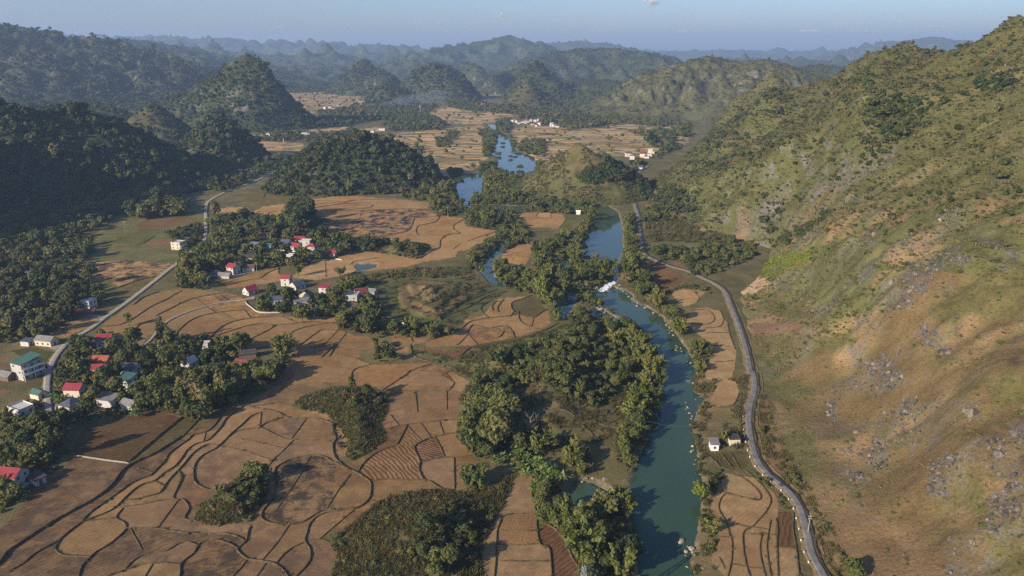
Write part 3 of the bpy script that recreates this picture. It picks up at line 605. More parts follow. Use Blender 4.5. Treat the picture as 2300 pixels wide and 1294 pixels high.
paint(P('I', [(150,0),(300,0),(300,200),(250,300),(250,640),(350,640),(330,760),(280,1000),(300,1294),(150,1294),(230,900),(170,500),(140,250)]), (.20, .145, .07), .75)
paint(P('I', [(230,200),(480,210),(520,480),(380,500),(240,480)]), (.17, .13, .058), .8)
paint(P('E', [(280,720),(480,640),(1000,690),(1130,730),(860,900),(780,1000),(560,960),(300,860)]), (.115, .092, .04), .7)
paint(P('E', [(0,650),(600,580),(900,580),(900,650),(480,640),(100,720)]), (.13, .11, .042), .7)
paint(P('E', [(640,600),(850,550),(880,600),(700,640)]), (.085, .10, .028), .8)
paint(P('H', [(1340,230),(1700,240),(1800,400),(1740,520),(1500,500),(1340,380)]), (.12, .10, .045), .8)
paint(P('H', [(1080,400),(1250,370),(1230,480),(1080,500)]), (.15, .09, .055), .8)
paint(P('J', [(0,650),(120,700),(60,820),(0,860)]), (.16, .105, .055), .8)
paint(P('J', [(0,1000),(130,1010),(0,1080)]), (.19, .11, .06), .8)
paint(P('D', [(430,600),(820,450),(1100,460),(1110,555),(820,530),(640,540)]), (.105, .095, .035), .7)
paint(P('E', [(1430,300),(1520,250),(1590,240),(1500,360)]), (.12, .12, .04), .8)
paint(P('N', [(1150,970),(1560,890),(1450,1010),(1420,1110),(1160,1060)]), (.115, .105, .04), .8)
paint(P('E', [(500,1110),(820,1150),(900,1090),(1100,1060),(1300,1020),(1460,950),(1600,930),(1800,960),(1900,1060),(1980,1150),(2060,1294),(860,1294)]), (.118, .112, .040), .85)
paint(P('L', [(210,480),(980,480),(980,720),(230,700)]), (.09, .10, .032), .7)
paint(P('L', [(0,740),(130,720),(160,830),(30,900)]), (.20, .13, .075), .7)
paint(P('X', [(300,470),(460,430),(456,560),(400,585),(350,640),(230,660),(210,600),(220,520)]), (.135, .128, .044), .9)
i = in_poly(gpx, gpy, MOUNDS[3][0]); k_ = np.floor(GZ[i] / 1.9 + .05).astype(int) % 5          # every terrace of the knoll carries its own crop
gcol[i] = np.array([(.082, .088, .030), (.135, .098, .046), (.098, .096, .034), (.150, .112, .055), (.090, .078, .036)])[k_] * (1 + .25 * n_b[i, None])
paint(MOUNDS[2][0], (.115, .10, .04), .9)
for q in GREENF: paint(q, (.075, .085, .03))
wz = GZ < -.16
gcol[wz] = np.array([.16, .135, .085]) * (1 + .4 * n_b[wz, None])

# bank lines in world space
BLINES = []
for w, p in BANKS:
    ln = world_line(p, 1.2)
    BLINES.append((w, ln))
def cell_of(x, y):
    a = np.arctan2(x, y); r = np.hypot(x, y)
    return np.clip(np.searchsorted(R_, r) - 1, 0, nr - 2), np.clip(np.searchsorted(A_, a) - 1, 0, na - 2)
ccx = .25 * (GX[:-1, :-1] + GX[1:, :-1] + GX[:-1, 1:] + GX[1:, 1:]); ccy = .25 * (GY[:-1, :-1] + GY[1:, :-1] + GY[:-1, 1:] + GY[1:, 1:])
cpx, cpy, _ = to_px(ccx.ravel(), ccy.ravel(), 0.0)
area = np.full(cpx.shape, -1, np.int32)
for k, (kind, poly) in enumerate(FIELDS): area[in_poly(cpx, cpy, poly)] = k
area[in_poly(cpx, cpy, MOUNDS[2][0])] = -1
area[water_mask(ccx.ravel(), ccy.ravel())] = -1
area = area.reshape(nr - 1, na - 1)
bar = np.zeros_like(area, bool)
for w, ln in BLINES:
    d = np.diff(ln, axis=0)
    t = np.linspace(0, 1, 14)[None, :, None]
    q = (ln[:-1, None] + d[:, None] * t).reshape(-1, 2)
    i, j = cell_of(q[:, 0], q[:, 1]); bar[i, j] = True
lab = np.full(area.shape, -1, np.int32)
al = area.tolist(); bl = bar.tolist(); ll = lab.tolist(); nlab = 0; sizes = []; seedcell = []
i0 = int(np.searchsorted(R_, 1100))
for i in range(i0):
    for j in range(na - 1):
        if al[i][j] < 0 or bl[i][j] or ll[i][j] >= 0: continue
        k = al[i][j]; st = [(i, j)]; ll[i][j] = nlab; n = 0
        while st:
            a, b_ = st.pop(); n += 1
            for c, e in ((a + 1, b_), (a - 1, b_), (a, b_ + 1), (a, b_ - 1)):
                if 0 <= c < i0 and 0 <= e < na - 1 and ll[c][e] < 0 and al[c][e] == k and not bl[c][e]:
                    ll[c][e] = nlab; st.append((c, e))
        sizes.append(n); nlab += 1
lab = np.array(ll, np.int32)
for _ in range(4):                                  # the bank cells go to a neighbouring field
    for sh in ((1, 0), (-1, 0), (0, 1), (0, -1)):
        r = np.roll(lab, sh, (0, 1)); ra = np.roll(area, sh, (0, 1))
        m = (lab < 0) & bar & (area >= 0) & (r >= 0) & (ra == area)
        lab[m] = r[m]
cell_area = (rr[1:, 1:] - rr[:-1, :-1]) * rr[:-1, :-1] * (aa[:-1, 1:] - aa[:-1, :-1])
marea = np.bincount(lab[lab >= 0], cell_area[lab >= 0], nlab)
idx = np.arange(nr * na).reshape(nr, na)
QUADS = np.stack([idx[:-1, :-1], idx[:-1, 1:], idx[1:, 1:], idx[1:, :-1]], -1).reshape(-1, 4)[:, ::-1]
VALL = np.stack([gx, gy, GZ], 1)
labf = lab.ravel()
small = np.isin(labf, np.where(marea < 25)[0]); labf = np.where(small, -1, labf)
def submesh(name, sel, mat, **kw):
    f = QUADS[sel]; u, inv = np.unique(f, return_inverse=True)
    return mesh_np(name, VALL[u], inv.reshape(f.shape).astype(np.int32), mat, True, {k: ('POINT', v[u]) for k, v in kw.get('at', {}).items()}, kw['cols'][u] if 'cols' in kw else None), u
me, _ = submesh('valley_ground', labf < 0, M['land'], at={'farf': farf}, cols=gcol)
tag(link('valley_ground', me), 'olive and brown valley floor between the river, villages and hills', kind='structure')
KIND = {'straw': ((.284, .186, .088), .0), 'pale': ((.345, .238, .122), 0), 'plough': ((.18, .102, .056), 1.0), 'crop': ((.16, .10, .045), .9), 'grassy': ((.125, .105, .042), .4), 'green': ((.085, .092, .03), .5)}
FLABEL = {'straw': 'tan harvested rice field of dry stubble between low earth banks', 'pale': 'pale dry field of stubble on the strip beside the river road', 'plough': 'dark ploughed field of bare reddish brown earth',
          'crop': 'brown field of withered maize rows', 'grassy': 'olive field of rough dry grass', 'green': 'green field of low leafy crops'}
SEEDS = [('E', 600, 715, dict(soil=(.15, .118, .062), rows=.3)), ('E', 740, 785, dict(soil=(.10, .105, .04))), ('G', 300, 1100, dict(burnt=1.0, soil=(.12, .085, .06))), ('G', 1340, 300, dict(burnt=.6, straw=.7)), ('G', 1900, 800, dict(burnt=.65, rows=.8, ang=-58)), ('G', 2050, 750, dict(burnt=.9, rows=.8, ang=-58)), ('G', 1960, 560, dict(rows=.5, ang=-58)), ('G', 2000, 470, dict(burnt=.6)),
  ('G', 1400, 1180, dict(burnt=.8, rows=.6, ang=-60)), ('G', 1020, 1170, dict(burnt=.55, soil=(.20, .15, .10))), ('G', 1880, 1190, dict(burnt=.5, soil=(.19, .13, .09))), ('G', 2060, 1130, dict(burnt=.45)), ('G', 1640, 460, dict(straw=.6, soil=(.17, .12, .085))),
  ('G', 700, 1180, dict(rows=.9, ang=-45)), ('G', 900, 1060, dict(rows=.7, ang=60, straw=.3)), ('G', 600, 680, dict(rows=1.0, ang=-42)), ('G', 620, 1060, dict(rows=.5, ang=-45)), ('G', 500, 1250, dict(rows=.6, ang=-45)), ('G', 1500, 620, dict(soil=(.22, .14, .088))), ('G', 1000, 900, dict(soil=(.27, .20, .13))), ('G', 1700, 1100, dict(soil=(.29, .20, .125))),
  ('G', 2100, 1000, dict(soil=(.29, .20, .125))), ('G', 1500, 1020, dict(burnt=.4)), ('G', 1850, 350, dict(soil=(.28, .19, .12))), ('G', 1060, 1260, dict(burnt=.25)), ('H', 600, 480, dict(rows=1, ang=70, burnt=.5, soil=(.2, .12, .07))), ('H', 420, 570, dict(rows=1, ang=35, soil=(.22, .135, .075))), ('H', 480, 400, dict(rows=.7, ang=35)),
  ('H', 250, 20, dict(soil=(.27, .155, .07))), ('H', 660, 620, dict(soil=(.29, .21, .14))), ('H', 640, 160, dict(soil=(.26, .17, .10), straw=.2)), ('H', 560, 50, dict(soil=(.30, .20, .125))), ('H', 1200, 950, dict(straw=1, soil=(.19, .11, .06))), ('H', 1200, 1050, dict(straw=.8, soil=(.20, .12, .065))), ('H', 1200, 1260, dict(straw=1, soil=(.21, .125, .065))), ('H', 1230, 1150, dict(burnt=.3, soil=(.30, .24, .16))),
  ('H', 360, 430, dict(burnt=.5)), ('E', 480, 270, dict(burnt=1)), ('E', 1250, 820, dict(kind='grassy', soil=(.105, .10, .045))), ('K', 330, 805, dict(straw=.7)), ('K', 1680, 930, dict(straw=.9)), ('K', 1260, 500, dict(straw=1, soil=(.22, .14, .07))), ('K', 100, 730, dict(soil=(.16, .13, .07))), ('D', 720, 590, dict(burnt=.9)), ('E', 200, 520, dict(soil=(.33, .24, .15))), ('K', 1600, 450, dict(soil=(.32, .235, .15), rows=.3, ang=0)), ('E', 400, 550, dict(straw=.8)), ('G', 2000, 60, dict(burnt=.35))]
over = {}
for c, x, y, d in SEEDS:
    (qx, qy), = P(c, [(x, y)]); wx, wy = ground_pt(qx, qy); i, j = cell_of(np.array([wx]), np.array([wy])); L = lab[i[0], j[0]]
    if L >= 0: over.setdefault(int(L), {}).update(d)
for L in range(nlab):
    sel = labf == L
    if not sel.any(): continue
    k = area.ravel()[sel][0]; kind = FIELDS[k][0]; o_ = over.get(L, {}); kind = o_.get('kind', kind)
    c, rows = KIND[kind]
    rj = RNG.normal(0, 1, 4).clip(-1.6, 1.6)
    c = o_.get('soil', tuple(np.clip(np.array(c) * (1 + .08 * rj[0]) * (1 + np.array([.02, 0, -.03]) * rj[1] * 1.4), .01, .8)))
    if 'soil' in o_ and kind == 'straw': c = tuple(.55 * p + .45 * q for p, q in zip(c, (.290, .182, .080)))
    fy = float(ccy.ravel()[sel].mean()); q_ = float(sstep(260, 620, fy)); c = tuple(p * k_ for p, k_ in zip(c, (.90 + .44 * q_, .86 + .38 * q_, .79 + .24 * q_)))      # soil colour darker on the near fields, paler farther up the valley
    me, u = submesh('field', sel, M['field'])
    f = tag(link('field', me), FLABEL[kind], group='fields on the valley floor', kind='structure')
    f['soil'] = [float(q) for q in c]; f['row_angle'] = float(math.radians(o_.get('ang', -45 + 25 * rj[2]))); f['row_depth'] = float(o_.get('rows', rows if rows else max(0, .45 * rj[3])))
    f['burnt'] = float(o_.get('burnt', max(0, .42 * rj[1] - .12))); f['straw'] = float(o_.get('straw', 0))

# banks between the fields: low ridges of earth and grass
def ridge(name, ln, w, h, mat, jitter=.25, z0=None, parent=None):
    n = len(ln)
    if n < 3: ln = np.array([ln[0] + (ln[-1] - ln[0]) * t for t in np.linspace(0, 1, 4)]); n = 4
    d = np.gradient(ln, axis=0); d /= np.linalg.norm(d, axis=1)[:, None] + 1e-9; nn = np.stack([-d[:, 1], d[:, 0]], 1)
    s = np.arange(n)
    wj = w * (1 + jitter * fbm(ln[:, 0] / 4, ln[:, 1] / 4, 3, 77)); hj = h * (1 + jitter * 1.4 * fbm(ln[:, 0] / 3, ln[:, 1] / 3, 3, 78)); hj[0] *= .4; hj[-1] *= .4
    V = []
    for off, hh in ((-1, -.15), (-.42, .8), (0, 1.0), (.42, .75), (1, -.15)):
        p = ln + nn * (off * wj)[:, None]
        z = base_z(p[:, 0], p[:, 1]) + np.where(hh > 0, hh * hj, hh)
        V.append(np.column_stack([p, z]))
    V = np.stack(V, 1).reshape(-1, 3)
    F = [[i * 5 + k, i * 5 + k + 1, (i + 1) * 5 + k + 1, (i + 1) * 5 + k] for i in range(n - 1) for k in range(4)]
    return link(name, mesh_np(name, V, np.array(F)[:, ::-1], mat, True), parent)
for w, ln in BLINES:
    o = ridge('field_bank', ln, (.14 + .23 * w), (.17 + .40 * w), M['bank'])
    tag(o, 'low grassy earth bank dividing two dry fields', group='earth banks between the fields', kind='structure')

# roads and paths: a dirt verge with the paved strip above it
def ribbon(name, ln, w, dz, mat, edge=.0, label=None):
    d = np.gradient(ln, axis=0); d /= np.linalg.norm(d, axis=1)[:, None] + 1e-9; nn = np.stack([-d[:, 1], d[:, 0]], 1)
    V = []
    ej = w / 2 * (1 + edge * fbm(ln[:, 0] / 5, ln[:, 1] / 5, 3, 41))
    zc = base_z(ln[:, 0], ln[:, 1])
    for off, dd in ((-1, -.5), (-1, 0), (-.5, .03), (0, .05), (.5, .03), (1, 0), (1, -.5)):
        p = ln + nn * (off * ej)[:, None]; V.append(np.column_stack([p, zc + dz + dd]))
    V = np.stack(V, 1).reshape(-1, 3); n = len(ln)
    F = [[i * 7 + k, i * 7 + k + 1, (i + 1) * 7 + k + 1, (i + 1) * 7 + k] for i in range(n - 1) for k in range(6)]
    o = link(name, mesh_np(name, V, np.array(F)[:, ::-1], mat, True)); return tag(o, label, kind='structure')
ribbon('road_verge', RLINES['valley_road'][1], 5.4, .17, M['verge'], .35, 'dry dirt verge on both sides of the grey river road')
ribbon('road', RLINES['valley_road'][1], 2.95, .28, M['asphalt'], .04, 'grey asphalt road winding along the foot of the mountain slope')
ribbon('road_verge', RLINES['village_road'][1], 4.6, .17, M['verge'], .35, 'dusty verge along the pale village road')
ribbon('road', RLINES['village_road'][1], 3.1, .28, M['concrete'], .04, 'pale concrete road crossing the fields to the village')
ribbon('path', RLINES['concrete_path'][1], 1.45, .42, M['concrete'], .05, 'narrow concrete causeway curving through the stubble fields')
ribbon('path', RLINES['dirt_track'][1], 2.4, .25, M['verge'], .1, 'short dirt track at the lower village')
dr = RLINES['valley_road'][1]
dd = np.gradient(dr, axis=0); dd /= np.linalg.norm(dd, axis=1)[:, None]; right = np.stack([dd[:, 1], -dd[:, 0]], 1)
dm = (dr[:, 1] < 480)
tag(ridge('roadside_ditch_wall', (dr + right * 3.9)[dm], .22, .32, M['verge'], .2), 'low concrete ditch wall on the uphill side of the river road', kind='structure')

# water sheets
for k, p in WATER.items():
    wp = np.array(_ww[k]); c = wp.mean(0)
    ln = smooth_line(np.vstack([wp, wp[:1]]), 6.0)[:-1]
    d = np.gradient(ln, axis=0); d /= np.linalg.norm(d, axis=1)[:, None] + 1e-9
    area2 = np.sum(wp[:, 0] * np.roll(wp[:, 1], -1) - np.roll(wp[:, 0], -1) * wp[:, 1])
    nn = np.stack([d[:, 1], -d[:, 0]], 1) * (1 if area2 > 0 else -1)
    pass
import mathutils.geometry as mg
def fill_poly(pts):
    tri = mg.tessellate_polygon([[Vector((x, y, 0)) for x, y in pts]])
    f = []
    for a, b_, c in tri:
        (x0, y0), (x1, y1), (x2, y2) = pts[a], pts[b_], pts[c]
        f.append([a, b_, c] if (x1 - x0) * (y2 - y0) - (x2 - x0) * (y1 - y0) > 0 else [a, c, b_])
    return f
WL = {'river': ('river', 'deep teal river flowing along the foot of the mountain slope'), 'side_pool': ('river_pool', 'quiet blue green pool beside the terraced fields'), 'back_pool': ('river_pool', 'narrow backwater pool behind the rocky spit'),
      'island_pool': ('river_pool', 'small dark pool among the bamboo on the island'), 'left_arm': ('river_arm', 'narrow shaded river arm between two bamboo belts'), 'upper_river': ('river', 'bright blue upper river reach with wooded islets'), 'pond': ('pond', 'small teal fish pond in the pale field')}
for n_, (k, p) in enumerate(WATER.items()):
    wp = np.array(_ww[k]); e = np.roll(wp, -1, 0) - np.roll(wp, 1, 0); e /= np.linalg.norm(e, axis=1)[:, None] + 1e-9
    area2 = np.sum(wp[:, 0] * np.roll(wp[:, 1], -1) - np.roll(wp[:, 0], -1) * wp[:, 1])
    out = wp + np.stack([e[:, 1], -e[:, 0]], 1) * (1 if area2 > 0 else -1) * 2.5
    z = -.8 + .006 * n_ if k != 'pond' else -.65
    o = link(WL[k][0], mesh_np(WL[k][0], [(x, y, z) for x, y in out], fill_poly([tuple(q) for q in out]), M['water'], False))
    tag(o, WL[k][1], kind='structure')

# ------------------------------------------------------------------ hills: crest lines with height and width
def ridge_h(x, y, crest, a, b, k=None):
    """height of a ridge whose crest passes through (x, y, z, w) points"""
    h = np.full(np.shape(x), -1e3)
    cr = crest if len(crest) > 1 else [crest[0], (crest[0][0] + .1, crest[0][1], crest[0][2], crest[0][3])]
    for (x0, y0, z0, w0), (x1, y1, z1, w1) in zip(cr[:-1], cr[1:]):
        dx, dy = x1 - x0, y1 - y0
        t = np.clip(((x - x0) * dx + (y - y0) * dy) / (dx * dx + dy * dy + 1e-9), 0, 1)
        d = np.hypot(x - x0 - t * dx, y - y0 - t * dy); z = z0 + (z1 - z0) * t; w = w0 + (w1 - w0) * t
        s = d / w
        v = np.where(s < 1, z * np.power(np.clip(1 - np.power(np.clip(s, 0, 1), a), 0, 1), b), -(s - 1) * w * .4)
        h = np.maximum(h, v)
    return h
HILLS = []
def hill(name, label, crest, a=1.6, b=1.2, wk=1.0, warp=.16, gully=.10, sp=8.0, tree=1.0, cell=4.0, veg='forest', col=(.045, .055, .02), rock=.25, cover=.92, L=None, frames=None, flat=1.0):
    cr = []
    for c in crest:
        x, y, z = at_dist(c[0], c[1], c[2]); cr.append((x, y, max(z - 4.5 * tree, 2.0), c[3] * wk))
    HILLS.append(dict(name=name, label=label, cr=cr, a=a, b=b, warp=warp, gully=gully, sp=sp, tree=tree, cell=cell, veg=veg, col=col, rock=rock, cover=cover, L=L or max(c[3] for c in cr) * .55, seed=len(HILLS) * 13 + 5))
hill('karst_hill', 'tall steep dark karst peak with a leaning summit beside the valley', [(395,214,1700,105),(440,190,1690,130),(490,160,1660,155),(525,128,1650,170),(552,114,1650,165),(578,124,1650,140),(604,156,1650,115),(622,200,1655,120),(690,262,1680,110)], 1.05, 1.02, wk=.76, gully=.07, cell=4.5, sp=8.5, tree=1.05)
hill('karst_hill', 'small olive topped cone left of the tall dark peak', [(338,222,1330,78)], 1.1, 1.0, cell=3.5, sp=6.5, col=(.075, .07, .028), veg='mixed')
hill('karst_hill', 'dark conical hillock in front of the tall peak', [(482,250,1130,76),(474,275,1110,70)], 1.3, 1.05, cell=3.2, sp=6.5)
hill('karst_hill', 'dark shaded wooded hill nearest on the valley side', [(-160,180,840,130),(-60,208,840,150),(0,224,840,165),(40,240,850,175),(60,262,860,160),(100,246,880,190),(150,238,900,200),(185,244,920,190),(230,286,930,150),(300,310,930,140),(350,352,920,110)], 1.2, 1.1, wk=.78, gully=.06, cell=3.0, sp=6.0)

hill('karst_hill', 'rounded wooded hill standing alone in the stubble fields', [(690,346,890,95),(735,314,905,125),(800,300,920,140),(850,308,925,140),(900,335,915,100),(928,372,905,50)], 1.6, .95, wk=.56, cell=2.5, sp=5.6, tree=.95)
hill('mountain', 'broad forested mountain rising at the far left of the valley', [(-300,40,2500,900),(-60,55,2600,900),(10,62,2650,850),(70,74,2700,800),(120,95,2700,750),(170,112,2650,620),(200,118,2600,560),(250,130,2550,520),(320,150,2500,430),(380,172,2450,320),(440,196,2400,220)], 1.15, 1.1, cell=9, sp=13, tree=1.25, gully=.28, warp=.4, L=260)
hill('mountain', 'spur of the left mountain lit on its upper flank', [(0,200,2150,330),(120,150,2300,360),(200,118,2500,400)], 1.1, 1.1, cell=9, sp=13, tree=1.25, gully=.26)
hill('hill', 'low green ridge behind the left shoulder of the tall peak', [(90,235,1500,160),(180,228,1550,150),(230,238,1500,110)], 1.4, 1.1, cell=5, sp=9)
hill('mountain_ridge', 'long wooded ridge beyond the left mountain', [(190,118,4200,900),(270,84,4300,950),(330,106,4200,850),(400,122,4000,800),(450,140,3700,600),(560,160,3400,420),(640,170,3300,300)], 1.2, 1.1, cell=14, sp=22, tree=2.0, gully=.22, L=420, cover=.8)
hill('mountain_ridge', 'blue skyline ridge behind the left mountain', [(60,92,6200,1200),(130,84,6300,1200),(215,74,6400,1200),(250,86,6300,1200),(310,82,6300,1200),(400,80,6300,1200),(460,84,6200,1100),(520,98,6000,900),(600,106,5800,700),(660,118,5600,500)], 1.2, 1.0, cell=22, sp=48, tree=4, gully=.22, L=600, cover=.6)
hill('karst_range', 'cluster of rounded blue karst domes behind the tall peak', [(610,130,5200,450),(660,112,5400,420),(690,96,5500,430),(705,94,5600,430),(740,97,5600,430),(765,108,5500,380)], 1.9, 1.0, cell=16, sp=40, tree=3.2, gully=.3, L=260, cover=.6)
hill('karst_range', 'row of blue karst domes on the skyline left of the long mountain', [(780,104,7000,500),(815,98,7000,480),(840,98,7000,520),(880,99,7000,520),(915,101,7000,500),(960,103,6800,500),(1000,102,6900,480),(1025,98,7000,430)], 1.8, 1.0, cell=22, sp=55, tree=4, gully=.4, L=260, cover=.6)
hill('karst_range', 'lower shaded karst knolls below the skyline domes', [(640,140,4300,330),(700,150,4200,350),(760,135,4400,380),(850,130,4600,420),(900,125,4700,430),(950,135,4500,380),(1000,132,4600,400)], 1.6, 1.0, cell=14, sp=34, tree=2.8, gully=.4, L=230, cover=.7)
hill('mountain', 'long blue mountain with a twin summit in the centre distance', [(920,130,5000,500),(1010,112,5600,600),(1070,101,5700,600),(1110,89,5800,620),(1143,77,5900,640),(1165,82,5900,640),(1190,98,5800,600),(1250,108,5900,600),(1300,122,5800,500)], 1.15, 1.05, cell=17, sp=32, tree=2.4, gully=.28, L=420, cover=.7)
hill('mountain_ridge', 'pale blue ridge behind the twin summit mountain', [(1200,104,8200,1000),(1245,92,8400,1000),(1300,89,8500,1000),(1340,90,8500,1000),(1370,106,8400,800),(1420,116,8200,600)], 1.2, 1.0, cell=26, sp=70, tree=4.5, gully=.2, L=600, cover=.5)
hill('mountain', 'broad green mountain behind the central karst peaks', [(1200,155,3400,320),(1240,126,3700,560),(1272,112,3800,650),(1320,108,3900,700),(1380,107,3900,700),(1430,114,3800,650),(1470,132,3600,520),(1505,152,3400,350)], 1.25, 1.05, wk=.68, cell=12, sp=19, tree=1.7, gully=.3, L=300, cover=.8)
hill('karst_peak', 'pointed rocky peak poking above the green mountain', [(1422,103,5000,230)], 1.2, 1.0, cell=14, sp=34, tree=2.6, rock=.8, cover=.5)
hill('karst_hill', 'steep dark karst hill with a lower right shoulder', [(815,130,3050,150),(800,150,3000,150)], 1.25, 1.05, gully=.06, wk=.86, cell=7, sp=13, tree=1.35)
hill('karst_hill', 'right shoulder of the steep dark karst hill', [(852,154,2900,120),(820,170,2900,120)], 1.6, 1.0, wk=.86, cell=7, sp=13, tree=1.35)
hill('karst_hill', 'broad dome shaped karst hill in the middle valley', [(945,152,2620,130),(978,140,2620,150),(1000,144,2620,140),(1015,158,2620,120)], 1.5, 1.05, gully=.06, wk=.86, cell=6, sp=11.5, tree=1.3)
hill('karst_hill', 'low wooded hillock in front of the karst domes', [(870,188,2330,90),(892,192,2330,80)], 1.7, 1.0, wk=.86, cell=5.5, sp=10, tree=1.2)
hill('karst_hill', 'twin small karst peaks between the dome and the pointed hill', [(1043,134,3500,120),(1075,146,3350,105)], 1.4, 1.1, wk=.86, cell=8, sp=15, tree=1.5, rock=.6)
hill('karst_hill', 'small rocky cone left of the pointed hill', [(1108,166,3000,85),(1140,158,3200,90)], 1.3, 1.1, wk=.86, cell=7, sp=14, tree=1.4, rock=.6)
hill('karst_peak', 'pointed central karst hill above the bend of the upper river', [(1188,158,2650,120),(1203,134,2650,140),(1225,152,2650,120),(1240,180,2600,110)], 1.1, 1.0, gully=.06, wk=.86, cell=6, sp=11.5, tree=1.3, rock=.5)
hill('karst_peak', 'front shoulder peak of the pointed karst hill with dry left flank', [(1184,182,2250,95),(1215,200,2280,85)], 1.1, 1.0, gully=.06, wk=.86, cell=5, sp=10, tree=1.2, rock=.4, col=(.08, .07, .03), veg='mixed')
hill('hill', 'low wooded foothills below the broad green mountain', [(1260,186,2900,170),(1340,176,2800,220),(1400,182,2600,200)], 1.4, 1.1, cell=7, sp=14, tree=1.4, gully=.3)
hill('mountain', 'olive spurred mountain behind the right hand slope', [(1395,226,1950,90),(1440,196,2000,200),(1500,162,2020,300),(1545,136,2050,360),(1590,124,2080,400),(1650,136,2100,420),(1700,140,2050,400),(1722,132,1980,380),(1745,150,1920,340),(1790,170,1900,280)], 1.15, 1.1, wk=.85, cell=5, sp=6.5, tree=.62, gully=.18, warp=.35, L=110, veg='mixed', col=(.082, .082, .032), rock=.3, cover=.95)
hill('hill', 'small crag topped hill right of the spurred mountain', [(1790,166,2500,220),(1825,144,2550,250),(1865,143,2550,250),(1900,160,2500,220)], 1.4, 1.1, cell=6, sp=11, tree=1.2, veg='mixed', rock=.5)
hill('mountain_ridge', 'dark blue ridge across the right distance', [(1460,136,5200,500),(1520,122,5400,650),(1570,122,5400,650),(1640,116,5500,650),(1700,112,5600,700),(1760,118,5500,700),(1830,116,5500,700),(1900,120,5400,700),(1960,116,5400,700),(2040,124,5400,700),(2150,120,5400,700),(2300,112,5400,700)], 1.3, 1.0, cell=18, sp=45, tree=3.2, gully=.3, L=330, cover=.7)
hill('mountain', 'distant pale blue massif with a jagged top at the right', [(1940,108,8600,700),(1985,104,8700,800),(2010,91,8800,850),(2030,99,8800,900),(2060,88,8800,950),(2095,80,8900,1000),(2120,88,8900,950),(2160,94,8800,900),(2200,99,8800,850),(2260,108,8700,800)], 1.3, 1.0, cell=26, sp=80, tree=4, gully=.3, L=420, cover=.4)
hill('mountain_ridge', 'faintest blue karst skyline at the end of the valley', [(640,106,11500,1200),(760,104,11600,1200),(900,106,11600,1200),(1040,105,11500,1200),(1400,108,11300,1200),(1500,103,11400,1200),(1570,104,11400,1200),(1620,99,11400,1100),(1680,100,11500,1100),(1740,103,11500,1100),(1800,104,11500,1100),(1860,102,11500,1100),(1950,104,11300,1100),(2100,104,11300,1100),(2260,96,11300,1100),(2400,90,11300,1100)], 1.5, 1.0, cell=45, sp=0, tree=5, gully=.35, L=420)
hill('mountain_ridge', 'faint blue ridge closing the valley at the far left', [(-600,60,9000,1500),(-200,70,9200,1500),(100,84,9200,1500),(400,92,9300,1500),(640,102,9400,1300),(900,112,9000,900)], 1.3, 1.0, cell=45, sp=0, gully=.3, L=600)
hill('hill', 'cone shaped grassy hill beside the upper river', [(1300,318,880,95),(1318,330,868,98),(1350,352,858,75),(1390,368,868,50)], 1.05, 1.0, wk=.86, warp=.10, gully=.05, cell=1.8, sp=3.4, tree=.5, veg='grass', col=(.11, .105, .038), rock=.1, cover=.5)

HILLS.append(dict(name='karst_hill', label='wooded hill left of the view whose shade falls on the dark valley side', cr=[(-800,660,165,200),(-700,560,190,205),(-640,490,90,120)], a=1.3, b=1.1, wk=1, warp=.16, gully=.08, sp=11, tree=1.3, cell=7, veg='forest', col=(.045, .055, .02), rock=.2, cover=.92, L=110, seed=777, frames=None, flat=1))
_kr = random.Random(99)
for H in HILLS:                                        # karst ranges: a low ridge carrying many separate steep domes
    if H['name'] == 'karst_range' or 'skyline' in H['label'] or 'ridge across' in H['label']:
        far = H['cr'][0][1]; H['peaks'] = []; step = .026 * far
        for (x0, y0, z0, w0), (x1, y1, z1, w1) in zip(H['cr'][:-1], H['cr'][1:]):
            L_ = math.hypot(x1 - x0, y1 - y0); n_ = max(1, int(L_ / step))
            for k in range(n_):
                t = (k + _kr.random()) / n_; w = far * _kr.uniform(.013, .025)
                H['peaks'].append((x0 + (x1 - x0) * t, y0 + (y1 - y0) * t - _kr.uniform(-.3, .9) * w0 * .5, (z0 + (z1 - z0) * t) * _kr.uniform(.80, 1.12), w))
        H['cr'] = [(x_, y_, z_ * .66, w_) for x_, y_, z_, w_ in H['cr']]
def hill_z(H, x, y):
    L = H['L']; s = H['seed']
    wx = fbm(x / L, y / L, 4, s) * H['warp'] * L * .55; wy = fbm(x / L + 7.7, y / L, 4, s + 3) * H['warp'] * L * .55
    h = ridge_h(x + wx, y + wy, H['cr'], H['a'], H['b'])
    for px_, py_, pz_, pw_ in H.get('peaks', ()):
        s_ = np.hypot(x + wx * .3 - px_, y + wy * .3 - py_) / pw_; h = np.where(s_ < 1, np.maximum(h, pz_ * (1 - .75 * np.clip(s_, 0, 1) ** 1.35)), h)
    g = .55 - np.abs(fbm(x / L * 1.7, y / L * 1.7, 3, s + 5)) * 2
    zt = max(c[2] for c in H['cr'])
    rel = np.clip(h / zt, 0, 1)
    return h + np.where(h > 0, (g * H['gully'] * zt + .5 * H['gully'] * zt * fbm(x / L * 4, y / L * 4, 3, s + 9)) * sstep(0, .35, rel) * (1 - .75 * sstep(.55, 1, rel)), 0)

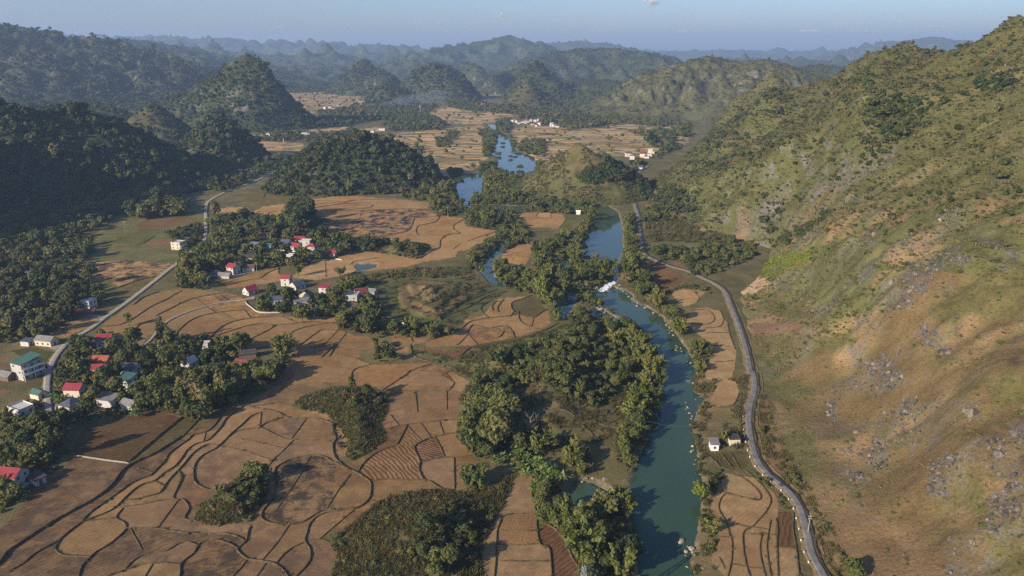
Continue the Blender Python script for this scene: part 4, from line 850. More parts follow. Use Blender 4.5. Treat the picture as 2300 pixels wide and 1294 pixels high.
# the near mountain slope on the right of the river, with its own foot line, spurs and rock bands
FOOT = np.array([(60,84),(150,88),(195,104),(276,111),(342,128),(420,144),(479,158),(520,184),(560,206),(600,222),(645,198),(700,166),(741,146),(800,142),(866,150),(960,190),(1100,260),(1300,330)], float)
SL = [(450,60,180,365),(450,150,188,360),(445,350,192,315)] + [(lambda p, w: (*p, w))(at_dist(*q[:3]), q[3]) for q in [(2300,62,640,305),(2200,108,720,300),(2120,136,790,300),(2060,122,870,310),(2020,116,900,310),(1956,146,960,290),(1880,194,1000,245),(1846,222,1000,215),(1740,305,975,130),(1600,365,930,95),(1430,425,885,50)]] 
SL2 = [(lambda p, w: (*p, w))(at_dist(*q[:3]), q[3]) for q in [(1870,226,1050,200),(1795,238,1100,175),(1735,199,1150,175),(1700,214,1150,150),(1650,240,1130,135),(1560,284,1080,110),(1490,330,1000,85),(1420,398,905,48)]]
def slope_base(x, y):
    w = 18 * fbm(x / 90, y / 90, 4, 401); v = 18 * fbm(x / 90 + 9, y / 90, 4, 402)
    h = np.maximum(ridge_h(x + w, y + v, SL, 1.0, 1.12), ridge_h(x + w, y + v, SL2, 1.1, 1.1))
    f = np.interp(y, FOOT[:, 0], FOOT[:, 1])
    d = x - f + 4 * fbm(x / 20, y / 20, 3, 405)
    return np.where(d > 0, np.maximum(h, 0) * sstep(-10, 70, d) + .09 * np.clip(d, 0, 60) - .25, -1.2 + .25 * np.clip(d, -6, 0))
def hit(px, py, fun, t0=150, t1=1400, n=500):
    px = np.atleast_1d(np.asarray(px, float)); py = np.atleast_1d(np.asarray(py, float))
    u = (px - 1150) / FPX; v = (647 - py) / FPX; dy = CP + v * SP; dz = -SP + v * CP
    res = np.full((len(px), 3), np.nan); done = np.zeros(len(px), bool)
    for t in np.geomspace(t0, t1, n):
        x, y, z = u * t, dy * t, CAM_H + dz * t
        h = fun(x, y); m = (~done) & (z <= h)
        res[m] = np.stack([x, y, h], 1)[m]; done |= m
        if done.all(): break
    return res
def on_slope(pts): 
    a = np.array(pts, float); q = hit(a[:, 0], a[:, 1], slope_base); return [tuple(p) for p in q if not np.isnan(p[0])]
SPURS = []
for pts, amp, wid in ((P('X', [(1968,185),(1945,235),(1930,290),(1905,345),(1880,400),(1850,440)]), 25, 34), (P('X', [(2295,575),(2180,640),(2074,690),(1950,745),(1830,790)]), 15, 36), (P('X', [(2140,500),(2040,590),(1960,650)]), 8, 26), (P('X', [(1720,440),(1690,475),(1665,510)]), 26, 26), (P('X', [(1608,486)]), 10, 12), (P('X', [(2250,880),(2190,960),(2160,1060)]), 6, 18), (P('X', [(1735,225),(1720,260),(1690,300)]), 18, 24), (P('X', [(1530,430),(1500,455)]), 9, 24)):
    q = on_slope(pts)
    if q: SPURS.append((q if len(q) > 1 else [q[0], (q[0][0] + .1, q[0][1], q[0][2])], amp, wid))
def slope_z(x, y):
    h = slope_base(x, y)
    on = h > .3
    e = np.zeros(np.shape(x))
    for q, amp, wid in SPURS:
        d = seg_dist(x + 5 * fbm(x / 14, y / 14, 3, 411), y + 5 * fbm(x / 14, y / 14, 3, 412), [(a, b_) for a, b_, c in q])
        e = np.maximum(e, amp * np.exp(-(d / wid) ** 2 * 1.4))
    k = sstep(1, 22, h)
    return h + np.where(on, e * sstep(.3, 6, h) + k * (9.0 * (.5 - np.abs(fbm((x + .5 * y) / 190, (y - .35 * x) / 46, 3, 451))) * sstep(4, 40, h) + 6.0 * fbm(x / 42, y / 42, 4, 421) + 1.3 * (1 - 2 * np.abs(fbm(x / 11, y / 11, 4, 431)))), 0)
ROCKP = [P('F', q) for q in ([(1390,870),(1560,830),(1640,760),(1700,640),(1830,560),(1990,540),(1850,440),(1560,560),(1430,700)], [(950,890),(1100,860),(1110,770),(930,830)], [(1590,1030),(1650,930),(1800,1050),(1830,1160),(1700,1090)], [(1180,1200),(1420,1150),(1530,1300),(1300,1300)], [(1220,560),(1340,530),(1330,620),(1230,700)], [(1960,340),(2230,460),(2200,490),(1990,400)], [(1720,270),(1780,200),(1960,190),(1900,230),(1780,310)], [(680,710),(900,580),(900,610),(720,720)], [(370,350),(560,180),(640,110),(740,180),(650,380),(420,380)], [(250,290),(310,230),(360,260),(330,300)], [(2130,560),(2250,560),(2200,620)], [(900,250),(1040,130),(1000,200)])] \
  + [P('I', q) for q in ([(1300,-20),(1530,-20),(1480,80),(1350,160)], [(1330,440),(1270,590),(1400,610),(1445,530),(1370,390)], [(1480,180),(1620,110),(1570,380),(1490,340)], [(1680,570),(1790,490),(1930,560),(1830,640),(1790,800),(1700,800)], [(2060,400),(2175,410),(2160,530),(2060,490)], [(1905,190),(1960,180),(2000,260),(1930,305)], [(2215,300),(2300,290),(2300,480),(2220,410)], [(2060,800),(2300,640),(2300,900),(2060,930)], [(1040,150),(1090,150),(1090,330),(1030,320)], [(1110,490),(1280,470),(1200,520)], [(1140,620),(1260,640),(1250,690),(1180,680)], [(2030,920),(2160,1000),(2100,1040)])] + [P('C', q) for q in ([(800,1250),(1100,1150),(1500,920),(1490,1020),(1300,1140),(1100,1235)], [(1150,860),(1180,880),(1140,900)])]
LIMEP = P('F', [(420,565),(600,520),(760,490),(930,465),(900,540),(760,600),(640,650),(600,590)])
PALEP = [P('F', q) for q in ([(440,625),(590,585),(585,615),(500,640)], [(470,660),(560,640),(640,655),(665,690),(620,705),(540,690),(470,690)], [(380,735),(520,700),(640,715),(560,745),(420,750)])]
ORANGEP = P('X', [(1690,1340),(1690,1000),(1700,880),(1780,820),(1900,745),(2020,660),(2080,600),(2300,640),(2340,900),(2340,1340)])
GREENP = P('X', [(1420,440),(1560,320),(1700,230),(1740,200),(1790,235),(1850,225),(1920,170),(1970,190),(1930,300),(1890,420),(1790,430),(1700,430),(1640,500),(1560,520),(1450,500)])
OLIVEP = [P('F', [(520,1015),(950,1005),(1250,1040),(1000,1130),(830,1200),(640,1270),(560,1300)]), P('I', [(590,60),(800,20),(950,60),(800,200),(650,150)]), P('I', [(700,400),(880,330),(960,480),(1000,620),(860,640),(760,560)]), P('F', [(620,830),(830,760),(960,900),(700,900)]), P('I', [(2030,20),(2300,-40),(2300,160),(2130,220)]), P('I', [(1830,660),(2040,700),(2060,900),(1850,860)]), P('I', [(2050,1000),(2300,880),(2300,1300),(2120,1300)]), P('F', [(1650,870),(1990,640),(2300,520),(2300,900),(1900,900),(1780,960)])]
BROWNP = P('X', [(1850,1340),(1840,1180),(1900,1120),(2050,1200),(2180,1340)])
DARKGP = [P('F', [(570,110),(660,120),(760,140),(730,290),(650,390),(560,330),(600,220)]), P('F', [(290,220),(350,250),(350,300),(310,290)]), P('C', [(1330,600),(1560,600),(1740,700),(1560,880),(1330,1080),(1250,1080),(1220,900)]), P('C', [(1950,520),(2200,470),(2240,540),(2050,640)]), P('L', [(200,470),(690,440),(720,330),(600,220),(300,280)]), P('L', [(200,740),(560,760),(900,640),(950,740),(1280,720),(900,930),(640,1000),(400,880)]), P('F', [(1100,200),(800,430),(600,470),(620,420),(900,310)])]
sy = [125.0]
while sy[-1] < 1330: sy.append(sy[-1] + max(1.5, sy[-1] * .0048))
sy = np.array(sy); sx = np.concatenate([np.arange(84, 420, 1.9), np.arange(420, 900, 4.0)])
SXX, SYY = np.meshgrid(sx, sy); SH = slope_z(SXX.ravel(), SYY.ravel()).reshape(SXX.shape)
spx, spy, _ = to_px(SXX.ravel(), SYY.ravel(), SH.ravel())
jn = fbm(SXX.ravel() / 7, SYY.ravel() / 7, 3, 441); jl = fbm(SXX.ravel() / 35, SYY.ravel() / 35, 4, 442)
jx, jy = spx + 14 * jn, spy + 12 * jn
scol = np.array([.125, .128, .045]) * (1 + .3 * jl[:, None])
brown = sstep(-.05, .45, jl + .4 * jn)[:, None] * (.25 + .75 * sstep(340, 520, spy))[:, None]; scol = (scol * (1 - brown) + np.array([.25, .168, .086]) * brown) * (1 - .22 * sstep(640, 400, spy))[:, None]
i = in_poly(jx, jy, ORANGEP); m_ = sstep(-.45, .25, -jl[i] + .2 * jn[i] + .12)[:, None]; scol[i] = scol[i] * (1 - m_) + np.array([.152, .106, .048]) * m_
for q in OLIVEP: i = in_poly(jx, jy, q); scol[i] = np.array([.125, .112, .042]) * (1 + .3 * jn[i, None])
i = in_poly(jx, jy, BROWNP); scol[i] = np.array([.185, .122, .06]) * (1 + .2 * jl[i, None])
for q in DARKGP: i = in_poly(jx, jy, q); scol[i] = np.array([.10, .10, .036])
i = in_poly(jx, jy, GREENP); scol[i] = np.array([.098, .102, .036]) * (1 + .3 * jn[i, None])
i = in_poly(jx, jy, LIMEP); scol[i] = np.array([.155, .165, .03]) * (1 + .3 * jn[i, None])
for q in PALEP: i = in_poly(jx, jy, q); scol[i] = np.array([.42, .30, .16]) * (1 + .3 * jn[i, None])
for q in (P('L', [(190,270),(390,235),(270,320),(220,400)]), P('F', [(490,960),(620,930),(830,930),(950,995),(700,1000),(520,1020)])): i = in_poly(jx, jy, q); scol[i] = np.array([.20, .125, .072])
srock = np.zeros(len(spx))
for q in ROCKP: srock[in_poly(jx, jy, q)] = 1
srock = np.maximum(srock, .75 * (spx > 1700) * (spy > 420) * sstep(.12, .4, fbm(SXX.ravel() / 24, SYY.ravel() / 24, 4, 447)))
ix = np.arange(SXX.size).reshape(SXX.shape)
Q = np.stack([ix[:-1, :-1], ix[:-1, 1:], ix[1:, 1:], ix[1:, :-1]], -1).reshape(-1, 4)
hv = SH.ravel(); Q = Q[(hv[Q] > -1.0).any(1)]
u, inv = np.unique(Q, return_inverse=True)
VV = np.stack([SXX.ravel(), SYY.ravel(), hv], 1)
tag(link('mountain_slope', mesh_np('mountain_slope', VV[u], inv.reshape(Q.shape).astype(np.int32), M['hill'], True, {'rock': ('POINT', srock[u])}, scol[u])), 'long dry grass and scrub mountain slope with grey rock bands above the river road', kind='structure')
for H in HILLS:
    cr = np.array(H['cr']); w = cr[:, 3].max() * 1.15
    x0, x1 = (cr[:, 0] - cr[:, 3]).min() - 30, (cr[:, 0] + cr[:, 3]).max() + 30; y0, y1 = (cr[:, 1] - cr[:, 3]).min() - 30, (cr[:, 1] + cr[:, 3]).max() + 30
    c = H['cell']; x = np.arange(x0, x1, c); y = np.arange(y0, y1, c * 1.25)
    X, Y = np.meshgrid(x, y); h = hill_z(H, X.ravel(), Y.ravel())
    ix = np.arange(X.size).reshape(X.shape); Q = np.stack([ix[:-1, :-1], ix[:-1, 1:], ix[1:, 1:], ix[1:, :-1]], -1).reshape(-1, 4)
    Q = Q[(h[Q] > -2.0).any(1)]; Q = Q[(h[Q] > -30).all(1)]
    u, inv = np.unique(Q, return_inverse=True)
    nn = fbm(X.ravel() / (c * 9), Y.ravel() / (c * 9), 4, 91)
    cc = np.array(H['col']) * (1 + .4 * nn[:, None])
    if H['veg'] == 'grass':
        k = sstep(-.1, .3, nn - .35 + h / 70)[:, None]; cc = np.array([.10, .098, .034]) * (1 - k) + np.array([.13, .105, .045]) * k
    rk = np.full(len(nn), H['rock'] * .6) * sstep(.05, .3, fbm(X.ravel() / (c * 14), Y.ravel() / (c * 14), 3, 95))
    VV = np.stack([X.ravel(), Y.ravel(), np.maximum(h, -4)], 1)
    tag(link(H['name'], mesh_np(H['name'], VV[u], inv.reshape(Q.shape).astype(np.int32), M['hill'], True, {'rock': ('POINT', rk[u])}, cc[u])), H['label'], kind='structure')
# ------------------------------------------------------------------ plants
def leaf_quads(cent, nrm, size, rng, up=0.0, aspect=1.0, axis=None):
    n = len(cent)
    nrm = nrm + rng.normal(0, .45, (n, 3)); nrm[:, 2] += up; nrm /= np.linalg.norm(nrm, axis=1)[:, None] + 1e-9
    t = rng.normal(0, 1, (n, 3)) if axis is None else axis + rng.normal(0, .25, (n, 3))
    t -= nrm * (t * nrm).sum(1)[:, None]; t /= np.linalg.norm(t, axis=1)[:, None] + 1e-9
    b = np.cross(nrm, t); s = (size * rng.uniform(.55, 1.35, n))[:, None]
    v = np.stack([cent - t * s * aspect - b * s * .55, cent + t * s * .15 * aspect - b * s * .95 + nrm * s * .18, cent + t * s * aspect + b * s * .25, cent - t * s * .2 * aspect + b * s * .95 - nrm * s * .12], 1)
    return v.reshape(-1, 3), np.arange(4 * n).reshape(n, 4)
ICO = None
def ico(sub=1):
    import bmesh
    bm = bmesh.new(); bmesh.ops.create_icosphere(bm, subdivisions=sub, radius=1)
    v = np.array([q.co[:] for q in bm.verts]); f = np.array([[w.index for w in q.verts] for q in bm.faces]); bm.free(); return v, f
IV, IF = ico(2)
def crown(name, lobes, n, size, mat, seed, core=.72, low=-.35):
    core = core * .86
    """lobes: (x, y, z, rx, ry, rz)"""
    rng = np.random.default_rng(seed); lb = np.array(lobes, float)
    w = lb[:, 3] * lb[:, 5]; k = rng.choice(len(lb), n, p=w / w.sum())
    d = rng.normal(0, 1, (n * 3, 3)); d /= np.linalg.norm(d, axis=1)[:, None]; d = d[d[:, 2] > low][:n]; k = k[:len(d)]
    r = rng.uniform(.62, 1.14, len(d)) + .12 * np.sin(d[:, 0] * 5 + d[:, 1] * 4 + seed)
    c = lb[k, :3] + d * lb[k, 3:] * r[:, None]
    V, F = leaf_quads(c, d, size, rng, .25)
    tone = np.clip(.5 + .22 * rng.normal(0, 1, len(F)) + .1 * (rng.random(len(lb))[k] - .5), 0, 1)
    vs, fs, ts = [V], [np.concatenate([F], 0)], [tone]
    base = len(V); F3 = []
    for L in lb:
        vv = IV * (1 + .16 * np.sin(IV[:, :1] * 4 + seed) * np.cos(IV[:, 1:2] * 5)) * L[3:] * core + L[:3]
        F3.append(IF + base); vs.append(vv); base += len(vv)
    V = np.concatenate(vs); faces = [list(f) for f in F] + [list(f) for f in np.concatenate(F3)]
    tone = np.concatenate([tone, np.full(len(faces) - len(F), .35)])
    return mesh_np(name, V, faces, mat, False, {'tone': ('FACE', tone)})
def lobes_round(rng, n, R, H, z0):
    out = [(0, 0, z0 + H * .5, R * .72, R * .72, H * .48)]
    for i in range(n + 3):
        a = rng.uniform(0, 6.28); d = R * rng.uniform(.3, .85); z = z0 + H * rng.uniform(.3, .82)
        r = R * rng.uniform(.2, .5); out.append((d * math.cos(a), d * math.sin(a), z, r, r, r * rng.uniform(.7, .95)))
    return out
def trunk_mesh(name, h, r, seed, branches=4):
    rg = random.Random(seed); mb = MB()
    pts = [(0, 0, -.6)] + [(rg.uniform(-.2, .2) * i, rg.uniform(-.2, .2) * i, h * i / 4) for i in range(1, 5)]
    mb.tube(pts, [r * 1.3, r, r * .8, r * .6, r * .4], 7)
    for k in range(branches):
        a = 6.28 * k / branches + rg.uniform(-.4, .4); z = h * rg.uniform(.5, .75)
        mb.tube([(0, 0, z), (math.cos(a) * h * .18, math.sin(a) * h * .18, z + h * .18), (math.cos(a) * h * .3, math.sin(a) * h * .3, z + h * .4)], [r * .5, r * .35, r * .15], 5)
    return mb.mesh(name, M['bark'], True)
rg = np.random.default_rng(3)
def bamboo(name, seed, n_culm, spread, H, nq, mat):
    r = np.random.default_rng(seed); C_, Nn, Ax = [], [], []; culms = MB()
    for k in range(n_culm):
        a = r.uniform(0, 6.28); b0 = spread * .35 * math.sqrt(r.random()); lean = spread * r.uniform(.35, 1.0); h = H * r.uniform(.7, 1.05)
        bx, by = b0 * math.cos(a), b0 * math.sin(a); a += r.normal(0, .4)
        pts = []
        for t in np.linspace(0, 1, 8): pts.append((bx + lean * t ** 2.0 * math.cos(a), by + lean * t ** 2.0 * math.sin(a), h * (t - .22 * t ** 4)))
        if k % 2 == 0: culms.tube([(p[0], p[1], p[2] - (.4 if i == 0 else 0)) for i, p in enumerate(pts[:6])], [.09, .09, .08, .07, .06, .04], 4)
        m = nq // n_culm; t = r.beta(2.2, 1.4, m) * .78 + .22
        p = np.stack([bx + lean * t ** 2 * math.cos(a), by + lean * t ** 2 * math.sin(a), h * (t - .22 * t ** 4)], 1)
        wd = (.55 + .5 * np.sin(np.pi * np.clip(t, 0, 1)))[:, None] * spread * .125
        off = r.normal(0, 1, (m, 3)) * np.array([1, 1, .8]) * wd * .75
        C_.append(p + off); o = off + np.array([0, 0, .3]); Nn.append(o / (np.linalg.norm(o, axis=1)[:, None] + 1e-6))
        Ax.append(np.tile([lean * .6 * math.cos(a), lean * .6 * math.sin(a), h * .25], (m, 1)) / h)
    c = np.concatenate(C_); V, F = leaf_quads(c, np.concatenate(Nn), .38, r, .1, 1.9, np.concatenate(Ax) * 3)
    fol = mesh_np(name, V, F, mat, False, {'tone': ('FACE', np.clip(.5 + .22 * r.normal(0, 1, len(F)), 0, 1))})
    return fol, culms.mesh(name + '_culms', M['culm'], True)
def banana(name, seed, H=4.0):
    r = random.Random(seed); V, F, tone = [], [], []
    for k in range(9):
        a = 6.28 * k / 9 + r.uniform(-.3, .3); L = H * r.uniform(.55, .8); el = r.uniform(.5, 1.25); w = .42
        for i in range(6):
            t = i / 5; rad = L * t * math.cos(el) * 1.1; z = H * .55 + L * (math.sin(el) * t - .75 * t * t * math.cos(el) * .9)
            ww = w * math.sin(math.pi * min(.97, t * .85 + .12)); ca, sa = math.cos(a), math.sin(a)
            b = len(V)
            V += [(ca * rad - sa * ww, sa * rad + ca * ww, z - .15), (ca * rad, sa * rad, z + .06), (ca * rad + sa * ww, sa * rad - ca * ww, z - .15)]
            if i: F += [[b - 3, b - 2, b + 1, b], [b - 2, b - 1, b + 2, b + 1]]; tone += [.4 + .3 * r.random()] * 2
    me = mesh_np(name, V, F, M['banana'], True, {'tone': ('FACE', tone)})
    return me, MB().tube([(0, 0, -.3), (0.05, 0, H * .3), (0, .05, H * .62)], [.17, .14, .09], 6).mesh(name + '_stem', M['culm'], True)
def tuft(name, seed, n, H, R, mat):
    r = np.random.default_rng(seed); V, F, tone = [], [], []
    for k in range(n):
        a = r.uniform(0, 6.28); d = R * math.sqrt(r.random()); x, y = d * math.cos(a), d * math.sin(a); h = H * r.uniform(.6, 1.2); l = r.normal(0, .35, 2) * h; w = .10 * H; b = r.uniform(0, 6.28)
        i = len(V); V += [(x - w * math.cos(b), y - w * math.sin(b), -.1), (x + w * math.cos(b), y + w * math.sin(b), -.1), (x + l[0] + w * .5 * math.cos(b), y + l[1] + w * .5 * math.sin(b), h), (x + l[0] * .8 - w * .6 * math.cos(b), y + l[1] * .8 - w * .6 * math.sin(b), h * .9)]
        F.append([i, i + 1, i + 2, i + 3]); tone.append(float(np.clip(.5 + .25 * r.normal(), 0, 1)))
    return mesh_np(name, V, F, mat, False, {'tone': ('FACE', tone)})
# individual trees: crown + trunk meshes (unit = metres)
TREES = []
for k, (R, H, hz, n) in enumerate([(4.0, 6.4, 2.6, 950), (4.6, 6.0, 2.8, 1050), (3.2, 7.0, 2.8, 850), (3.6, 5.2, 2.0, 850), (2.6, 8.0, 3.4, 800), (4.2, 7.4, 3.6, 1000)]):
    TREES.append((crown('leaf_crown', lobes_round(rg, 9, R, H, hz), n, .50, M['leaf'], 40 + k), trunk_mesh('tree_trunk', hz + H * .55, .26, 60 + k), hz + H, R))
BAMBOOS = [(*bamboo('bamboo_foliage', 100 + k, nc, sp, H, 1300, M['bamboo']), H, sp) for k, (nc, sp, H) in enumerate([(15, 5.4, 13), (12, 4.6, 14), (17, 6.0, 12), (11, 4.0, 13.5)])]
BUSH = [crown('bush_leaves', lobes_round(rg, 5, 1.5, 1.7, .1), 420, .26, M['shrub'], 140 + k, low=-.1) for k in range(3)]
BANANAS = [banana('banana_leaves', 160 + k) for k in range(3)]
LIME = crown('leaf_crown', lobes_round(rg, 10, 3.4, 5.0, 1.6), 1300, .34, M['lime'], 171)
def bare_tree(seed):
    r = random.Random(seed); mb = MB(); mb.tube([(0, 0, -.5), (.1, 0, 3), (0, .2, 6.5)], [.22, .16, .08], 6)
    for k in range(14):
        z = r.uniform(2.2, 6.2); a = r.uniform(0, 6.28); L = r.uniform(1.4, 3.2); e = (math.cos(a) * L, math.sin(a) * L, z + L * r.uniform(.5, 1.1))
        mb.tube([(0, 0, z), (e[0] * .5, e[1] * .5, z + (e[2] - z) * .4), e], [.08, .05, .02], 4)
        for q in range(3): mb.tube([(e[0] * .6, e[1] * .6, z + (e[2] - z) * .55), (e[0] * .8 + r.uniform(-.8, .8), e[1] * .8 + r.uniform(-.8, .8), e[2] + r.uniform(.1, .8))], [.035, .012], 3)
    return mb.mesh('bare_branches', plain('pale_bark', (.26, .23, .20), .9, .2, 3), True)
BARE = bare_tree(5)
def pine(seed):     # the tall thin trees by the causeway: whorled airy crowns
    r = np.random.default_rng(seed); lb = [(r.normal(0, .5), r.normal(0, .5), z, 2.2 * (1.1 - (z - 4) / 14), 2.2 * (1.1 - (z - 4) / 14), .7) for z in np.linspace(5, 15, 9)]
    return crown('airy_crown', lb, 700, .42, M['leaf'], seed, core=.35), trunk_mesh('tall_trunk', 15, .22, seed, 2)
PINE = pine(9)

# prototypes for the masses that nobody could count (scattered by geometry nodes)
def proto_col(name, meshes):
    c = bpy.data.collections.new(name)
    for i, me in enumerate(meshes):
        o = bpy.data.objects.new(f'{name}_{i:02d}', me); c.objects.link(o)
    return c
PC = {
 'forest': proto_col('forest_tree', [crown('forest_crown', lobes_round(rg, 4, 3.4, 5.5, 1.0), 120, 1.0, M['forest'], 200 + k, .8) for k in range(5)]),
 'mixed': proto_col('scrub_tree', [crown('scrub_crown', lobes_round(rg, 3, 2.4, 3.2, .2), 90, .75, M['shrub' if k % 2 else 'dryveg'], 220 + k, .8) for k in range(4)] + [crown('forest_crown', lobes_round(rg, 4, 3.0, 4.8, .6), 110, .9, M['forest'], 230)]),
 'grass': proto_col('grass_tuft', [tuft('grass_tuft', 240 + k, 26, 1.1, 1.1, M['grass']) for k in range(3)] + [crown('bush_leaves', lobes_round(rg, 3, 1.1, 1.2, .0), 60, .38, M['shrub'], 246, .8)]),
 'slopegrass': proto_col('slope_tussock', [tuft('slope_tussock', 290 + k, 26, 1.0, 1.1, M['drygrass']) for k in range(3)]),
 'slopescrub': proto_col('slope_scrub', [crown('scrub_leaves', lobes_round(rg, 3, 1.1, 1.1, .0), 80, .36, M['slopeshrub' if k < 4 else 'dryveg'], 295 + k, .75, -.1) for k in range(5)]),
 'shrub': proto_col('scrub', [crown('scrub_leaves', lobes_round(rg, 3, 1.1, 1.15, .0), 80, .36, M['shrub' if k < 3 else 'dryveg'], 250 + k, .75, -.1) for k in range(5)]),
 'tree': proto_col('valley_tree', [crown('tree_crown', lobes_round(rg, 6, 3.4, 5.6, 1.2), 260, .75, M['leaf'], 260 + k, .78) for k in range(4)]),
 'bamboo': proto_col('valley_bamboo', [bamboo('bamboo_foliage', 270 + k, 16, 4.6, 11, 420, M['bamboo'])[0] for k in range(3)]),
 'lime': proto_col('lime_scrub', [crown('lime_leaves', lobes_round(rg, 3, 1.0, .9, .0), 70, .34, M['lime'], 280 + k, .75, -.1) for k in range(2)]),
}
def gn_tree(coll):
    g = bpy.data.node_groups.new('scatter_' + coll.name, 'GeometryNodeTree')
    g.interface.new_socket(name='Geometry', in_out='INPUT', socket_type='NodeSocketGeometry'); g.interface.new_socket(name='Geometry', in_out='OUTPUT', socket_type='NodeSocketGeometry')
    i = g.nodes.new('NodeGroupInput'); o = g.nodes.new('NodeGroupOutput')
    ci = g.nodes.new('GeometryNodeCollectionInfo'); ci.inputs['Collection'].default_value = coll; ci.inputs['Separate Children'].default_value = True; ci.inputs['Reset Children'].default_value = True
    ip = g.nodes.new('GeometryNodeInstanceOnPoints'); ip.inputs['Pick Instance'].default_value = True
    def na(nm, typ):
        n = g.nodes.new('GeometryNodeInputNamedAttribute'); n.data_type = typ; n.inputs['Name'].default_value = nm; return n.outputs[0]
    g.links.new(i.outputs[0], ip.inputs['Points']); g.links.new(ci.outputs[0], ip.inputs['Instance'])
    g.links.new(na('vi', 'INT'), ip.inputs['Instance Index']); g.links.new(na('rot', 'FLOAT_VECTOR'), ip.inputs['Rotation']); g.links.new(na('sc', 'FLOAT_VECTOR'), ip.inputs['Scale'])
    g.links.new(ip.outputs[0], o.inputs[0]); return g
GN = {k: gn_tree(c) for k, c in PC.items()}
NINST = 0
def scatter(name, label, kind, P3, sc, hs=None, tilt=.08, choose=None):
    global NINST
    n = len(P3)
    if n == 0: return
    NINST += n
    me = bpy.data.meshes.new(name); me.vertices.add(n); me.vertices.foreach_set('co', np.asarray(P3, np.float32).ravel())
    rng = np.random.default_rng(n)
    rot = np.stack([rng.normal(0, tilt, n), rng.normal(0, tilt, n), rng.uniform(0, 6.28, n)], 1)
    s3 = np.stack([sc, sc, sc * (hs if hs is not None else rng.uniform(.8, 1.2, n))], 1)
    vi = rng.integers(0, len(PC[kind].objects), n) if choose is None else choose
    a = me.attributes.new('rot', 'FLOAT_VECTOR', 'POINT'); a.data.foreach_set('vector', rot.astype(np.float32).ravel())
    a = me.attributes.new('sc', 'FLOAT_VECTOR', 'POINT'); a.data.foreach_set('vector', s3.astype(np.float32).ravel())
    a = me.attributes.new('vi', 'INT', 'POINT'); a.data.foreach_set('value', vi.astype(np.int32))
    o = link(name, me); m = o.modifiers.new('scatter', 'NODES'); m.node_group = GN[kind]
    return tag(o, label, kind='stuff')
def jit(x0, x1, y0, y1, s, rng):
    X, Y = np.meshgrid(np.arange(x0, x1, s), np.arange(y0, y1, s)); n = X.size
    return X.ravel() + rng.uniform(-.5, .5, n) * s, Y.ravel() + rng.uniform(-.5, .5, n) * s
# forests on the hills
for H in HILLS:
    if H['sp'] <= 0: continue
    rng = np.random.default_rng(H['seed']); cr = np.array(H['cr'])
    x, y = jit((cr[:, 0] - cr[:, 3]).min(), (cr[:, 0] + cr[:, 3]).max(), (cr[:, 1] - cr[:, 3]).min(), (cr[:, 1] + cr[:, 3]).max(), H['sp'] * .7, rng)
    inside = ridge_h(x, y, H['cr'], 1, 1) > -20; x, y = x[inside], y[inside]
    z = hill_z(H, x, y); k = z > -1
    dn = fbm(x / (H['sp'] * 6), y / (H['sp'] * 6), 3, H['seed'] + 40)
    k &= (dn > -.9 + (1 - H['cover']) * 1.6) & (rng.random(len(x)) < .55 + .5 * H['cover'])
    if H['rock'] > .15 and H['sp'] < 16: k &= fbm(x / (H['cell'] * 14), y / (H['cell'] * 14), 3, 95) < .40
    if H['veg'] == 'grass':
        ppx, ppy, _ = to_px(x, y, np.maximum(z, 0))
        tr = (in_poly(ppx, ppy, P('N', [(1290,520),(1420,530),(1560,560),(1720,720),(1640,880),(1130,960),(1000,900),(1060,740),(1230,760),(1300,640)])) | (x > cr[:, 0].mean() + 45)) & (z > -1)
        xx, yy, zz = x[tr], y[tr], z[tr]
        scatter('hill_woodland', 'dark trees on the shaded right flank of the grassy cone', 'forest', np.stack([xx, yy, zz - .5], 1), rng.uniform(.55, 1.0, len(xx)))
        k &= ~tr
        x, y, z = x[k], y[k], z[k]
        scatter('hill_grass', 'grass and low scrub covering the cone shaped hill', 'grass', np.stack([x, y, z], 1), rng.uniform(.7, 1.6, len(x)))
        continue
    x, y, z, dn = x[k], y[k], z[k], dn[k]
    sc = (.68 if H['sp'] < 14 else .55 if H['sp'] < 25 else .42) * H['tree'] * rng.lognormal(0, .38, len(x)) * (1 + .35 * dn) * np.where(rng.random(len(x)) < .03, 1.5, 1)
    scatter('forest', 'dense trees clothing the ' + H['label'], H['veg'], np.stack([x, y, np.maximum(z, 0) - .6 * H['tree']], 1), sc, None if H['sp'] < 14 else .7)

